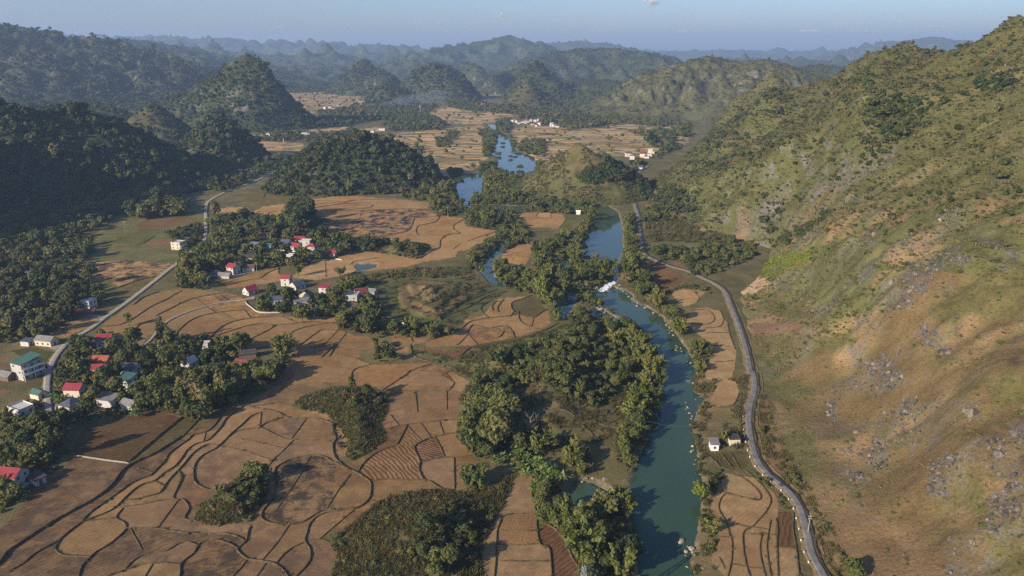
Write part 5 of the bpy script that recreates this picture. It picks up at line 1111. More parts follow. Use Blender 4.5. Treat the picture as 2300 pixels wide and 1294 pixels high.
# scrub on the near slope
rng = np.random.default_rng(77)
def slope_scatter():
    xs, ys = [], []
    for y0, y1, s in ((130, 330, 1.45), (330, 520, 1.8), (520, 760, 2.0), (760, 1290, 2.5)):
        x, y = jit(95, 560 if y0 < 700 else 640, y0, y1, s, rng); xs.append(x); ys.append(y)
    x = np.concatenate(xs); y = np.concatenate(ys); s = np.concatenate([np.full(len(a), b) for a, b in zip(xs, (1.45, 1.8, 2.0, 2.5))])
    q0 = slope_base(x, y); k = q0 > .5; x, y, s = x[k], y[k], s[k]
    z = slope_z(x, y); px, py, _ = to_px(x, y, z); k = (px > 1300) & (px < 2420) & (py < 1400); x, y, z, px, py, s = [a[k] for a in (x, y, z, px, py, s)]
    big = fbm(x / 60, y / 60, 4, 501); mid = fbm(x / 16, y / 16, 3, 502); sm = fbm(x / 6, y / 6, 2, 503)
    dens = .60 + .8 * big + .5 * mid + .35 * sstep(560, 360, py)
    jx, jy = px + 12 * sm, py + 10 * mid
    org = in_poly(jx, jy, ORANGEP); dens = np.where(org, .42 + .85 * mid + .5 * big, dens)
    br = in_poly(jx, jy, BROWNP); dens = np.where(br, .10 + .5 * np.clip(mid, 0, 1), dens)
    for q in OLIVEP: dens = np.where(in_poly(jx, jy, q), .55 + .6 * mid, dens)
    rk = np.zeros(len(x), bool)
    for q in ROCKP: rk |= in_poly(jx, jy, q)
    dens = np.where(rk, dens * .45 + .03, dens)
    for q in PALEP + [P('L', [(190,270),(390,235),(270,320),(220,400)]), P('F', [(490,960),(620,930),(830,930),(950,995),(700,1000),(520,1020)])]: dens = np.where(in_poly(jx, jy, q), .02, dens)
    dk = np.zeros(len(x), bool)
    for q in DARKGP: dk |= in_poly(jx, jy, q)
    lime = in_poly(jx, jy, LIMEP)
    gr = in_poly(jx, jy, GREENP); dens = np.where(gr, np.maximum(dens, .95), dens)
    dens = np.where(dk | lime, 1.0, dens)
    up = sstep(620, 380, py)                                   # higher, farther scrub is taller and denser
    k = rng.random(len(x)) < np.clip(dens + .25 * up, .03, 1)
    x, y, z, s, dk, lime, up, org, px, py, gr = [a[k] for a in (x, y, z, s, dk, lime, up, org, px, py, gr)]
    sc = rng.lognormal(-.2, .42, len(x)) * (s / 2.1) * (1 - .18 * up) * np.where(org, .62, 1)
    P3 = np.stack([x, y, z - .1], 1)
    t = dk & (rng.random(len(x)) < .5); l = lime & ~dk; r = ~t & ~l
    rest_forest = r & (up > .35) & (rng.random(len(x)) < .09)
    r &= ~rest_forest
    mx_ = r & gr & (rng.random(len(x)) < .22); r &= ~mx_
    scatter('slope_thicket', 'green thickets on the near spurs of the slope', 'mixed', P3[mx_], sc[mx_] * .62, .9)
    g = r & (rng.random(len(x)) < .42)
    scatter('slope_trees', 'dark trees in the gullies of the mountain slope', 'forest', P3[t | rest_forest], np.where(t, sc * .62, sc * .42)[t | rest_forest] )
    scatter('slope_scrub', 'olive scrub bushes covering the mountain slope', 'slopescrub', P3[r & ~g], sc[r & ~g] * 1.05, .72)
    scatter('slope_grass', 'dry grass tussocks on the mountain slope', 'slopegrass', P3[g], sc[g] * .9)
    scatter('lime_scrub', 'bright yellow green thicket on the slope above the road cutting', 'lime', P3[l], sc[l])
slope_scatter()

# trees on the valley floor: zones (traced crowns), kind mix, spacing, label
T = []
def zone(c, pts, sp, mix, where, scale=1.0, fields=False): T.append((P(c, pts), sp * .9, mix, where, scale * .82, fields))
zone('H', [(1330,900),(1500,840),(1660,680),(1720,690),(1850,690),(1950,850),(1990,1000),(1990,1330),(1600,1330),(1560,1150),(1500,1060),(1440,980)], 6.0, (.45, .45, .1), 'on the wooded bank between the ploughed field and the wide lower river')
zone('H', [(1460,660),(1320,700),(1330,900),(1450,940),(1500,840),(1480,760)], 6.0, (.7, .2, .1), 'left of the small dark inlet by the lower river', .8)
zone('H', [(1800,360),(1870,290),(1900,160),(1980,0),(2130,-10),(2150,90),(2080,220),(2020,400),(1990,540),(1900,620),(1840,600),(1810,480)], 6.0, (.3, .62, .08), 'on the river bank below the wooded mound')
zone('X', [(1400,720),(1440,745),(1480,800),(1492,840),(1480,880),(1450,860),(1430,800)], 6.0, (.35, .6, .05), 'on the river bank right of the wooded mound')
zone('X', [(1050,900),(1060,850),(1110,830),(1160,790),(1240,770),(1330,740),(1400,720),(1440,770),(1455,860),(1400,850),(1370,910),(1300,915),(1180,880),(1100,900)], 5.2, (.72, .06, .22), 'on top of the wooded mound in the river bend', .74)
zone('H', [(800,280),(950,130),(1080,120),(1170,200),(1180,300),(1120,400),(1030,510),(900,510),(830,410)], 5.2, (.9, .05, .05), 'in the dark grove at the lower end of the wooded mound', 1.15)
zone('H', [(1120,400),(1230,330),(1400,380),(1480,500),(1300,520),(1150,480)], 8, (.5, .4, .1), 'by the bare clearing beside the banana grove', .9)
zone('H', [(1500,500),(1560,430),(1680,500),(1640,640),(1540,600)], 6.5, (.1, .9, 0), 'in front of the terraced clearing by the river', .95)
zone('H', [(840,660),(890,590),(960,640),(960,740),(860,740)], 5, (.2, .75, .05), 'at the corner of the stubble field beside the grassy mound', .9)
zone('H', [(1640,860),(1850,760),(1960,860),(1980,1000),(1700,980)], 7.5, (.2, .7, .1), 'among the bushes on the point beside the lower river', .8)
zone('G', [(1390,800),(1480,700),(1620,610),(1700,620),(1730,740),(1640,840),(1440,860)], 3.6, (.85, 0, .15), 'crowded on the small knoll in the stubble fields', .55)
zone('H', [(20,180),(120,80),(300,90),(340,140),(240,200),(60,230)], 5.5, (.15, 0, .85), 'on the crest of the grassy knoll in the fields', .8)
zone('H', [(620,900),(760,860),(880,920),(960,800),(1060,860),(980,980),(900,1040),(860,1190),(640,1290),(560,1250),(380,1200),(500,1090),(640,1000)], 5.0, (.1, 0, .9), 'in the thickets of the large grassy mound', .9)
VIL = 'among the houses of the nearest village'
zone('X', [(165,770),(250,745),(330,790),(400,765),(450,750),(550,755),(600,830),(640,760),(652,800),(640,850),(600,860),(540,890),(430,930),(350,920),(250,930),(150,950),(130,1010),(100,1040),(20,1000),(0,930),(60,900),(110,840)], 6.2, (.70, .16, .14), VIL, .95)
zone('X', [(0,960),(60,950),(130,970),(150,1010),(120,1060),(60,1110),(0,1160)], 6, (.55, .25, .2), 'around the lowest red roofed house', .95)
zone('X', [(290,900),(340,860),(430,850),(560,880),(500,910),(440,935),(360,920)], 5, (.8, .05, .15), 'along the field edge below the nearest village', 1.1)
zone('X', [(-20,500),(100,480),(170,500),(210,560),(170,600),(230,650),(215,690),(160,720),(120,745),(-20,770)], 6.8, (.9, .04, .06), 'in the dark wood on the left side of the valley', 1.0)
zone('X', [(-20,420),(100,400),(250,420),(280,470),(200,520),(100,480),(-20,500)], 8, (.9, .05, .05), 'in the shaded wood below the dark hill', 1.1)
zone('X', [(280,440),(330,410),(380,415),(420,450),(410,480),(330,490),(290,480)], 7, (1, 0, 0), 'in the pale rounded clump below the dark hill', 1.5)
zone('X', [(380,520),(450,500),(455,530),(430,555),(360,550)], 6.5, (.9, 0, .1), 'beside the village road above the concrete house', .7)
zone('K', [(230,260),(420,150),(520,120),(850,60),(1000,30),(1500,20),(1700,60),(1750,150),(1900,190),(2157,190),(2157,250),(1900,280),(1650,340),(1230,420),(960,450),(800,430),(600,480),(480,560),(300,600),(200,650),(230,400)], 7.2, (.74, .16, .10), 'among the houses of the middle village', 1.0)
zone('K', [(230,300),(420,230),(480,330),(520,640),(420,660),(250,660),(260,480)], 7, (.1, .88, .02), 'in the bamboo stand where the road meets the middle village', 1.15)
zone('X', [(460,540),(480,490),(550,475),(640,500),(720,490),(800,500),(780,545),(700,560),(600,530),(500,570)], 7.5, (.85, .12, .03), 'in the belt of trees behind the middle village', 1.1)
zone('X', [(630,500),(660,468),(700,470),(712,500),(690,530),(640,530)], 7, (1, 0, 0), 'in the big round dark clump behind the middle village', 1.45)
zone('K', [(960,740),(1000,700),(1250,640),(1420,680),(1700,690),(1760,620),(2000,560),(2120,620),(2157,760),(2157,1000),(1900,1010),(1760,980),(1730,880),(1500,920),(1400,930),(1280,860),(1000,850)], 6.5, (.75, .1, .15), 'around the small houses by the low terraced mound', .95)
zone('E', [(0,800),(120,740),(250,720),(280,850),(370,930),(600,960),(780,960),(760,1000),(640,1030),(600,1000),(350,1010),(200,990),(40,960)], 6.5, (.7, .1, .2), 'along the hedge below the low terraced mound', .9)
zone('E', [(250,1080),(370,1060),(380,1160),(330,1180),(250,1150)], 5, (.4, .3, .3), 'in the small thicket between two stubble fields', .8)
zone('E', [(-50,440),(120,400),(360,400),(360,420),(200,450),(0,500)], 7, (.8, .15, .05), 'in the hedge along the upper edge of the pond field', .9)
zone('E', [(390,450),(470,430),(560,470),(520,510),(420,510)], 6, (.6, 0, .4), 'on the little mound in the middle stubble fields', .7)
zone('E', [(640,190),(760,130),(830,150),(840,210),(760,250),(660,230)], 8, (.6, .4, 0), 'between the terraced fields and the upper river', 1.0)
ISL = 'on the wooded river island'
zone('E', [(830,210),(900,100),(950,60),(1200,50),(1290,80),(1640,110),(1650,230),(1500,225),(1290,205),(1160,215),(1250,330),(1280,410),(1150,440),(1080,490),(1040,380),(850,300)], 8.5, (.38, .55, .07), ISL)
zone('E', [(870,480),(1040,380),(1090,420),(1010,510),(960,600),(870,570)], 7, (.35, .6, .05), 'along the narrow shaded river arm')
zone('E', [(1280,420),(1480,370),(1670,230),(1680,290),(1560,480),(1500,540),(1430,600),(1330,590),(1290,560),(1290,460)], 7.5, (.6, .35, .05), 'on the bank left of the wide teal reach')
zone('E', [(1020,520),(1080,530),(1120,570),(1230,590),(1330,600),(1400,590),(1520,640),(1600,700),(1540,740),(1380,690),(1280,730),(1180,720),(1040,650)], 7, (.4, .52, .08), 'in the bamboo belt below the island field')
zone('E', [(1500,560),(1630,470),(1740,510),(1820,600),(1780,660),(1650,690),(1530,640)], 7, (.5, .42, .08), 'on the islet just above the rapids')
zone('E', [(1280,680),(1350,690),(1350,800),(1300,760)], 6, (.2, .8, 0), 'at the corner of the curved terraces', 1.1)
zone('E', [(1360,790),(1420,780),(1470,860),(1480,920),(1420,900)], 6, (.1, .9, 0), 'beside the quiet pool by the terraces')
zone('E', [(1500,890),(1600,840),(1690,900),(1820,930),(1960,940),(1980,1000),(1900,1060),(1760,1000),(1560,960)], 6.0, (.5, .05, .45), 'on the spit between the pools and the river', .9)
zone('E', [(1560,740),(1640,710),(1760,800),(1830,880),(1760,870),(1600,800)], 6, (.3, 0, .7), 'on the low rocky spit in the river', .8)
zone('X', [(1400,560),(1440,570),(1440,620),(1500,680),(1540,720),(1535,750),(1500,715),(1420,645),(1395,600)], 7, (.6, .3, .1), 'on the right bank beside the rapids')
zone('X', [(1405,490),(1430,470),(1432,560),(1405,570)], 7, (.35, .55, .1), 'between the wide teal reach and the road')
zone('X', [(1545,780),(1600,770),(1585,830),(1560,840)], 6, (.3, .5, .2), 'on the right bank beside the curved pale field', .9)
zone('X', [(1595,985),(1635,960),(1640,990),(1610,1000)], 5, (.5, .2, .3), 'by the two small huts above the river', .7)
zone('X', [(1590,1050),(1630,1050),(1640,1090),(1600,1090)], 5, (.4, .2, .4), 'on the right bank below the two small huts', .7)
zone('I', [(540,620),(620,620),(720,720),(760,800),(800,860),(730,860),(690,760)], 5, (.35, .0, .65), 'in the hedge between the road and the river fields', .75)
zone('I', [(170,830),(240,830),(300,930),(330,1040),(280,1080),(230,980)], 5, (.3, .35, .35), 'on the right bank beside the lowest fields', .75)
zone('B', [(930,830),(1060,850),(1050,930),(1000,1010),(960,1000),(965,900)], 11, (.45, .5, .05), 'along the left bank of the upper river', 1.15)
zone('B', [(1080,770),(1140,760),(1130,860),(1080,880),(1050,800)], 11, (.5, .5, 0), 'at the head of the upper river', 1.15)
zone('B', [(1100,880),(1140,870),(1180,960),(1300,1000),(1330,1090),(1290,1010),(1190,980)], 11, (.4, .6, 0), 'along the right bank of the upper river', 1.1)
zone('B', [(1220,910),(1360,900),(1360,990),(1300,1000),(1180,960)], 11, (.4, .6, 0), 'in the loose grove right of the upper river', 1.1)
zone('B', [(950,1040),(1110,1050),(1100,1090),(960,1130),(930,1110)], 10, (.5, .4, .1), 'on the left bank at the upper islets', 1.1)
zone('B', [(960,1110),(1100,1080),(1180,1060),(1250,1060),(1260,1130),(1300,1100),(1330,1040),(1370,1080),(1280,1200),(1210,1294),(850,1300),(900,1210)], 9, (.5, .47, .03), 'on the wooded islets of the upper river', 1.1)
zone('B', [(1290,1220),(1500,1240),(1650,1180),(1760,1200),(1740,1300),(1250,1300)], 9.5, (.6, .4, 0), 'at the foot of the cone shaped hill', 1.0)
zone('A', [(1310,1130),(1380,1040),(1600,1000),(1820,1020),(1800,1090),(1560,1160),(1500,1220),(1330,1230)], 11, (.9, .1, 0), 'in the wood below the small dark cone hill', 1.25)
zone('A', [(1560,900),(1760,850),(1960,860),(1940,900),(1790,910),(1620,900)], 12, (.8, .2, 0), 'around the hamlet left of the round wooded hill', 1.2)
zone('A', [(2000,870),(2120,860),(2300,830),(2300,910),(2020,940),(1960,900)], 12, (.9, .1, 0), 'behind the round wooded hill', 1.2)
zone('B', [(440,1170),(560,1150),(700,1160),(790,1240),(800,1300),(440,1300)], 8, (.92, .08, 0), 'at the right foot of the round wooded hill', 1.2)
zone('B', [(730,1090),(820,1090),(830,1130),(760,1150)], 9, (.9, .1, 0), 'in the dark copse above the left bend', 1.1)
for q in ([(660,890),(750,880),(740,940),(670,950)], [(730,850),(790,845),(780,890),(740,890)], [(530,950),(570,940),(570,1000),(540,1000)]): zone('B', q, 12, (.9, .1, 0), 'in a small copse in the far stubble fields', 1.1)
zone('B', [(320,780),(420,740),(600,735),(720,790),(700,830),(340,835)], 11, (1, 0, 0), 'in the long low wood on the valley floor', 1.3)
zone('B', [(1200,720),(1500,700),(1900,730),(1880,790),(1500,830),(1420,790),(1340,800),(1340,770),(1200,760)], 12, (1, 0, 0), 'in the broad wood behind the white hamlet', 1.35)
zone('B', [(150,690),(440,690),(660,670),(640,710),(560,740),(330,760),(60,810),(-100,800),(-100,720)], 14, (.95, .05, 0), 'in the far wood left of the smoke', 1.3)
zone('B', [(720,640),(900,640),(1010,680),(1450,690),(1450,720),(1200,730),(900,715),(740,690)], 15, (.9, .1, 0), 'in the tree belt below the karst peaks', 1.3)
zone('B', [(2010,900),(2080,830),(2190,850),(2190,940),(2060,940)], 9, (1, 0, 0), 'in the tall dark clump in the right fields', 1.6)
zone('B', [(1930,850),(1990,830),(2000,870),(1950,870)], 12, (.5, .5, 0), 'in a small copse in the right fields', 1.2)
zone('B', [(2190,800),(2290,780),(2290,880),(2200,870)], 12, (1, 0, 0), 'at the foot of the spurred mountain', 1.4)
zone('B', [(1450,690),(1700,600),(1750,600),(1740,650),(1560,690)], 15, (.9, .1, 0), 'scattered on the far valley floor', 1.2)
zone('L', [(180,430),(300,330),(600,250),(700,350),(690,440),(200,500)], 7.5, (.9, .05, .05), 'in the dark wood right of the road bend', 1.0)
zone('L', [(200,740),(400,740),(700,760),(900,650),(950,740),(1200,740),(900,920),(700,1010),(560,900),(380,880)], 7, (.7, .0, .3), 'in the scrub wood between the road and the slope', .85)
zone('I', [(1040,1250),(1160,1200),(1240,1320),(1020,1320)], 5, (.9, 0, .1), 'at the roadside in the lowest corner by the bend', .9)
zone('I', [(560,310),(600,290),(660,310),(660,350),(580,365)], 3.4, (.2, 0, .8), 'around the pale boulders by the road', .8)
zone('I', [(700,560),(760,520),(850,680),(900,760),(860,760),(760,640)], 4, (0, 0, 1), 'in the hedge along the uphill side of the road', .6)
zone('I', [(900,790),(960,810),(1060,960),(1160,1160),(1120,1180),(1010,960)], 3.5, (0, 0, 1), 'in the hedge along the lower uphill side of the road', .6)
zone('A', [(700,300),(720,300)], 30, (1, 0, 0), 'x')
T.pop()
zone('L', [(900,650),(1280,720),(1300,820),(1100,900),(900,1000),(640,1010),(560,960),(900,900)], 6, (.25, 0, .75), 'in the scrub wood between the road and the slope', .8)
zone('L', [(300,1180),(560,1105),(840,1130),(850,1180),(560,1150),(330,1240)], 3.2, (.05, 0, .95), 'in the hedge above the curved pale field', .7)
zone('N', [(1640,650),(1760,640),(1880,660),(1860,720),(1760,760),(1660,860),(1560,900),(1640,760)], 9, (.9, .05, .05), 'where the road rounds the cone shaped hill', 1.0)
zone('N', [(1950,560),(2080,470),(2200,430),(2300,420),(2300,470),(2100,520),(1980,600)], 10, (.9, 0, .1), 'at the foot of the far end of the slope', 1.0)
zone('L', [(220,1000),(300,1010),(240,1100),(210,1180),(120,1150),(100,1060)], 5, (.4, .2, .4), 'on the right bank beside the rapids', .9)
for q in FAR[:2] + FAR[2:5]: T.append((q, 48, (.62, .28, .10), 'standing alone in the far stubble fields', .95, False))
zone('B', [(1480,640),(1900,690),(1900,760),(1500,720)], 24, (.9, .1, 0), 'scattered on the far valley floor', 1.2)
zone('A', [(650,640),(920,650),(900,740),(700,770)], 28, (.9, .1, 0), 'in the hedges of the far green fields', 1.2)
zone('B', [(400,490),(1000,580),(1000,625),(600,640)], 32, (.9, .1, 0), 'scattered on the far valley floor', 1.3)
zone('B', [(1900,760),(2290,800),(2290,830),(1900,800)], 20, (.9, .1, 0), 'at the foot of the spurred mountain', 1.1)
HOUSE_BOX = []; HOUSE_XY = []      # filled below, before the trees are planted
# ------------------------------------------------------------------ houses
_mc = {}
def shared(key, fn):
    if key not in _mc: _mc[key] = fn()
    return _mc[key]
def window(parent, x, y, z, face, w=1.2, h=1.3):
    """face 'f' looks to -Y, 's' to +X"""
    fm = shared(('wf', w, h, face), lambda: (MB().box(-w/2-.1, w/2+.1, -.06, .05, -h/2-.1, -h/2).box(-w/2-.1, w/2+.1, -.06, .05, h/2, h/2+.1).box(-w/2-.1, -w/2, -.06, .05, -h/2, h/2).box(w/2, w/2+.1, -.06, .05, -h/2, h/2).box(-.03, .03, -.05, .04, -h/2, h/2)
        if face == 'f' else MB().box(-.05, .06, -w/2-.1, w/2+.1, -h/2-.1, -h/2).box(-.05, .06, -w/2-.1, w/2+.1, h/2, h/2+.1).box(-.05, .06, -w/2-.1, -w/2, -h/2, h/2).box(-.05, .06, w/2, w/2+.1, -h/2, h/2).box(-.04, .05, -.03, .03, -h/2, h/2)).mesh('window_frame', M['frame']))
    pm = shared(('wp', w, h, face), lambda: (MB().box(-w/2, w/2, -.03, .03, -h/2, h/2) if face == 'f' else MB().box(-.03, .03, -w/2, w/2, -h/2, h/2)).mesh('window_pane', M['dark']))
    f = link('window', fm, parent, (x, y, z)); link('pane', pm, f)
def house(name, px, py, w, d, st, roof, wall, rmat, yaw, label, cat='house', far=False, sh=2.9, group=None, windows=1, balcony=False, gable='x', tank=False, awning=None, pitch=.32):
    x, y = ground_pt(px, py); x = float(x); y = float(y)
    yw = math.radians(yaw); x += -math.sin(yw) * 0 ; 
    cx, cy_ = x - math.sin(yw) * d / 2, y + math.cos(yw) * d / 2       # the traced point is the middle of the front wall's foot
    z = float(base_z(np.array([cx]), np.array([cy_]))[0])
    HOUSE_XY.append((cx, cy_, max(w, d) * .5 + 1.6)); HOUSE_BOX.append((cx, cy_, w * .5, st * sh + (d * .2), label))
    e = empty(name, (cx, cy_, z), yw); tag(e, label, cat, group)
    H = st * sh; wm = M[wall]; rm = M[rmat]; a, b = w / 2, d / 2
    mb = MB().box(-a, a, -b, b, -.8, H)
    rise = (d if gable == 'x' else w) * pitch
    if roof == 'gable':
        if gable == 'x': mb.poly([(-a, -b, H), (-a, 0, H + rise), (-a, b, H)]); mb.poly([(a, -b, H), (a, b, H), (a, 0, H + rise)])
        else: mb.poly([(-a, -b, H), (a, -b, H), (0, -b, H + rise)]); mb.poly([(-a, b, H), (0, b, H + rise), (a, b, H)])
    mb.build('wall', wm, e)
    o = .45; t = .14; r = MB()
    if roof == 'gable':
        ax, bx = (a + o, b + o) if gable == 'x' else (b + o, a + o)
        dz = rise * o / ((d if gable == 'x' else w) / 2)
        L = []
        for (p0, p1) in (((-bx, -dz), (0, rise)), ((0, rise), (bx, -dz))):
            q = []
            for zz in (0.02, t): q += [(-ax, p0[0], H + p0[1] + zz), (ax, p0[0], H + p0[1] + zz), (ax, p1[0], H + p1[1] + zz), (-ax, p1[0], H + p1[1] + zz)]
            if gable != 'x': q = [(v, -u, k) for u, v, k in q]
            i = len(r.v); r.v += q; r.f += [[i + k for k in f] for f in ((3, 2, 1, 0), (4, 5, 6, 7), (0, 1, 5, 4), (1, 2, 6, 5), (2, 3, 7, 6), (3, 0, 4, 7))]
    elif roof == 'hip':
        A, B = a + o, b + o; k = min(A, B) * .95; i = len(r.v)
        if A >= B: top = [(-A + k, 0, H + rise), (A - k, 0, H + rise)]
        else: top = [(0, -B + k, H + rise), (0, B - k, H + rise)]
        r.v += [(-A, -B, H), (A, -B, H), (A, B, H), (-A, B, H)] + top
        r.f += [[i + q for q in f] for f in (((0, 1, 5, 4), (1, 2, 5), (2, 3, 4, 5), (3, 0, 4), (3, 2, 1, 0)) if A >= B else ((0, 1, 4), (1, 2, 5, 4), (2, 3, 5), (3, 0, 4, 5), (3, 2, 1, 0)))]
    elif roof == 'shed':
        s = d * .16; i = len(r.v)
        q = [(-a - o, -b - o, H + .02), (a + o, -b - o, H + .02), (a + o, b + o, H + s), (-a - o, b + o, H + s)]; r.v += q + [(p[0], p[1], p[2] + t) for p in q]
        r.f += [[i + k for k in f] for f in ((3, 2, 1, 0), (4, 5, 6, 7), (0, 1, 5, 4), (1, 2, 6, 5), (2, 3, 7, 6), (3, 0, 4, 7))]
        j = MB(); j.poly([(-a, -b, H), (-a, b, H), (-a, b, H + s)][::-1]); 
    elif roof == 'flat':
        r.box(-a - .1, a + .1, -b - .1, b + .1, H + .003, H + .16); p = .7; q = .18
        r.box(-a - .05, a + .05, -b - .05, -b - .05 + q, H + .163, H + p).box(-a - .05, a + .05, b + .05 - q, b + .05, H + .163, H + p).box(-a - .05, -a - .05 + q, -b + q, b - q, H + .163, H + p).box(a + .05 - q, a + .05, -b + q, b - q, H + .163, H + p)
    rf = r.build('roof', rm, e)
    if far: return e
    for s in range(st):
        zc = s * sh + 1.5
        if windows:
            n = max(1, int(w / 3.4))
            for k in range(n):
                if windows == 1 or (k + s) % 2 == 0: window(e, -a + w * (k + .5) / n, -b - .02, zc, 'f', 1.0, 1.1)
        n = max(1, int(d / 3.2))
        for k in range(n):
            yy = -b + d * (k + .5) / n
            if s == 0 and k == n // 2:
                dr_ = MB().box(-.04, .05, -.6, .6, -1.45, .75).build('door', M['door'], e); dr_.location = (a + .02, yy, zc)
            else: window(e, a + .02, yy, zc, 's', 1.2, 1.3)
        if balcony and s > 0:
            bl = MB().box(a + .02, a + 1.2, -b, b, s * sh - .1, s * sh + .05).box(a + 1.1, a + 1.2, -b, b, s * sh + .053, s * sh + .9).build('balcony', M['white'], e)
            for yy in (-b + .12, 0, b - .12):
                pz = MB().box(a + .96, a + 1.2, yy - .12, yy + .12, s * sh - sh, s * sh - .103).build('pillar', M['white'], e)
    if tank:
        tk = MB().tube([(0, 0, H + .17), (0, 0, H + 1.4)], .55, 10).build('water_tank', M['steel'], rf); tk.location = (a * .3, b * .4, 0)
    if awning:
        i = MB(); q = [(-a, -b - 2.2, 2.1), (a * .4, -b - 2.2, 2.1), (a * .4, -b - .01, 2.7), (-a, -b - .01, 2.7)]
        i.v = q + [(p[0], p[1], p[2] + .08) for p in q]; i.f = [list(f) for f in ((3, 2, 1, 0), (4, 5, 6, 7), (0, 1, 5, 4), (1, 2, 6, 5), (2, 3, 7, 6), (3, 0, 4, 7))]
        aw = i.build('awning', M[awning], e)
    return e
hs = house
hs('town_house', 42, 853, 8.4, 11, 3, 'shed', 'wall_grey', 'roof_teal', -24, 'three storey concrete house with green sheet roof and white balconies', windows=2, balcony=True)
hs('shed', 8, 856, 7, 5, 1, 'gable', 'wall_brown', 'roof_grey', -20, 'low grey roofed shed in front of the three storey green roofed house', 'shed', windows=0)
hs('house', 97, 778, 10.5, 6, 1, 'gable', 'wall_cream', 'roof_grey', -12, 'long single storey cream house with grey roof standing alone by the road', sh=3.4, windows=1)
hs('shed', 56, 778, 5.2, 4, 1, 'shed', 'wall_white', 'roof_blue', -10, 'small white shed with dark roof left of the long cream house', 'shed', windows=0)
hs('house', 234, 782, 8.0, 6.5, 2, 'gable', 'wall_grey', 'roof_red', 8, 'bare grey house with bright red roof topmost in the nearest village', windows=2, sh=2.7)
hs('shed', 208, 782, 4.2, 5, 1, 'shed', 'wall_brown', 'roof_dark', 5, 'dark lean-to shed beside the topmost red roofed house', 'shed', windows=0)
hs('house', 224, 821, 8.2, 5.5, 1, 'gable', 'wall_orange', 'roof_orange', 0, 'low orange brick house with orange tile roof', windows=1)
hs('house', 220, 842, 7.0, 5.5, 1, 'gable', 'wall_cream', 'roof_red', 3, 'small cream house with red roof just below the orange tiled house', windows=1, sh=3.2)
hs('house', 289, 850, 7.8, 6, 2, 'gable', 'wall_white', 'roof_blue', -4, 'white house with slate blue roof behind the green roofed pale house', windows=2, sh=2.7)
hs('house', 277, 879, 6.8, 7, 2, 'shed', 'wall_white', 'roof_teal', -10, 'pale two storey house with green roof and open top floor', windows=1)
hs('house', 359, 878, 7.5, 7, 1, 'gable', 'wall_orange', 'roof_brown', -20, 'low house with brown tiled roof at the edge of the dark trees', windows=1, gable='y')
hs('house', 162, 893, 8.0, 6.5, 1, 'gable', 'wall_cream', 'roof_red', -4, 'cream house with red roof beside the village road', windows=2, sh=4.0)
hs('house', 146, 927, 7.8, 8, 1, 'hip', 'wall_cream', 'roof_blue', -22, 'cream house with dark blue hipped roof at the end of the village road', windows=1, sh=3.3, tank=False)
hs('house', 236, 916, 8.2, 6, 1, 'shed', 'wall_white', 'roof_grey', -12, 'white house with light grey roof right of the blue hipped house', windows=2, sh=3.8)
hs('shed', 284, 921, 7.5, 5, 1, 'gable', 'wall_grey', 'roof_grey', -25, 'long open shed with weathered grey roof beside the banana plants', 'shed', windows=0)
hs('house', 32, 934, 8.5, 7, 1, 'flat', 'wall_white', 'wall_white', -28, 'white flat roofed house at the left edge of the village', windows=1, sh=3.3)
hs('house', 78, 897, 6.0, 4.5, 1, 'gable', 'wall_cream', 'roof_teal', -22, 'little cream hut with dark green roof left of the village road', 'hut', windows=0)
hs('house', 17, 1100, 8.0, 7, 2, 'gable', 'wall_grey', 'roof_red', -8, 'two storey grey house with red roof in the lower left corner', windows=2, sh=2.7)
hs('shed', 72, 1088, 6.5, 4, 1, 'shed', 'wall_grey', 'roof_dark', -35, 'walled yard shed right of the corner house with the red roof', 'shed', windows=0, sh=2.4)
hs('house', 416, 827, 6.4, 6, 1, 'gable', 'wall_white', 'wall_white', -25, 'all white gabled house in the middle of the village trees', windows=1, sh=3.2, gable='y')
hs('house', 536, 830, 7.0, 6, 1, 'gable', 'wall_white', 'roof_dkred', -22, 'white house with faded red roof at the right end of the village', windows=1, sh=2.8, awning='roof_dkred')
hs('house', 556, 806, 9.0, 5, 1, 'gable', 'wall_brown', 'roof_dark', 18, 'long dark roofed barn behind the faded red roofed house', 'barn', windows=0)
hs('house', 452, 785, 8.0, 4.5, 1, 'flat', 'wall_grey', 'wall_grey', 0, 'low flat concrete building under the trees north of the village', 'building', windows=1)
hs('house', 272, 810, 5.0, 4, 1, 'shed', 'wall_grey', 'roof_grey', -15, 'small grey shed between the trees right of the orange tiled house', 'shed', windows=0)
hs('house', 192, 697, 7.0, 7, 2, 'flat', 'wall_white', 'wall_white', -12, 'white and blue two storey house beside the road above the village', windows=2)
hs('house', 190, 709, 11, 4, 1, 'shed', 'wall_brown', 'roof_dkred', 6, 'long dark red roofed shed in front of the white and blue house', 'shed', windows=0, sh=2.3)
hs('house', 395, 561, 8.6, 8, 2, 'flat', 'wall_cream', 'wall_grey', -14, 'lone two storey concrete house in the fields by the village road', windows=1, balcony=True)
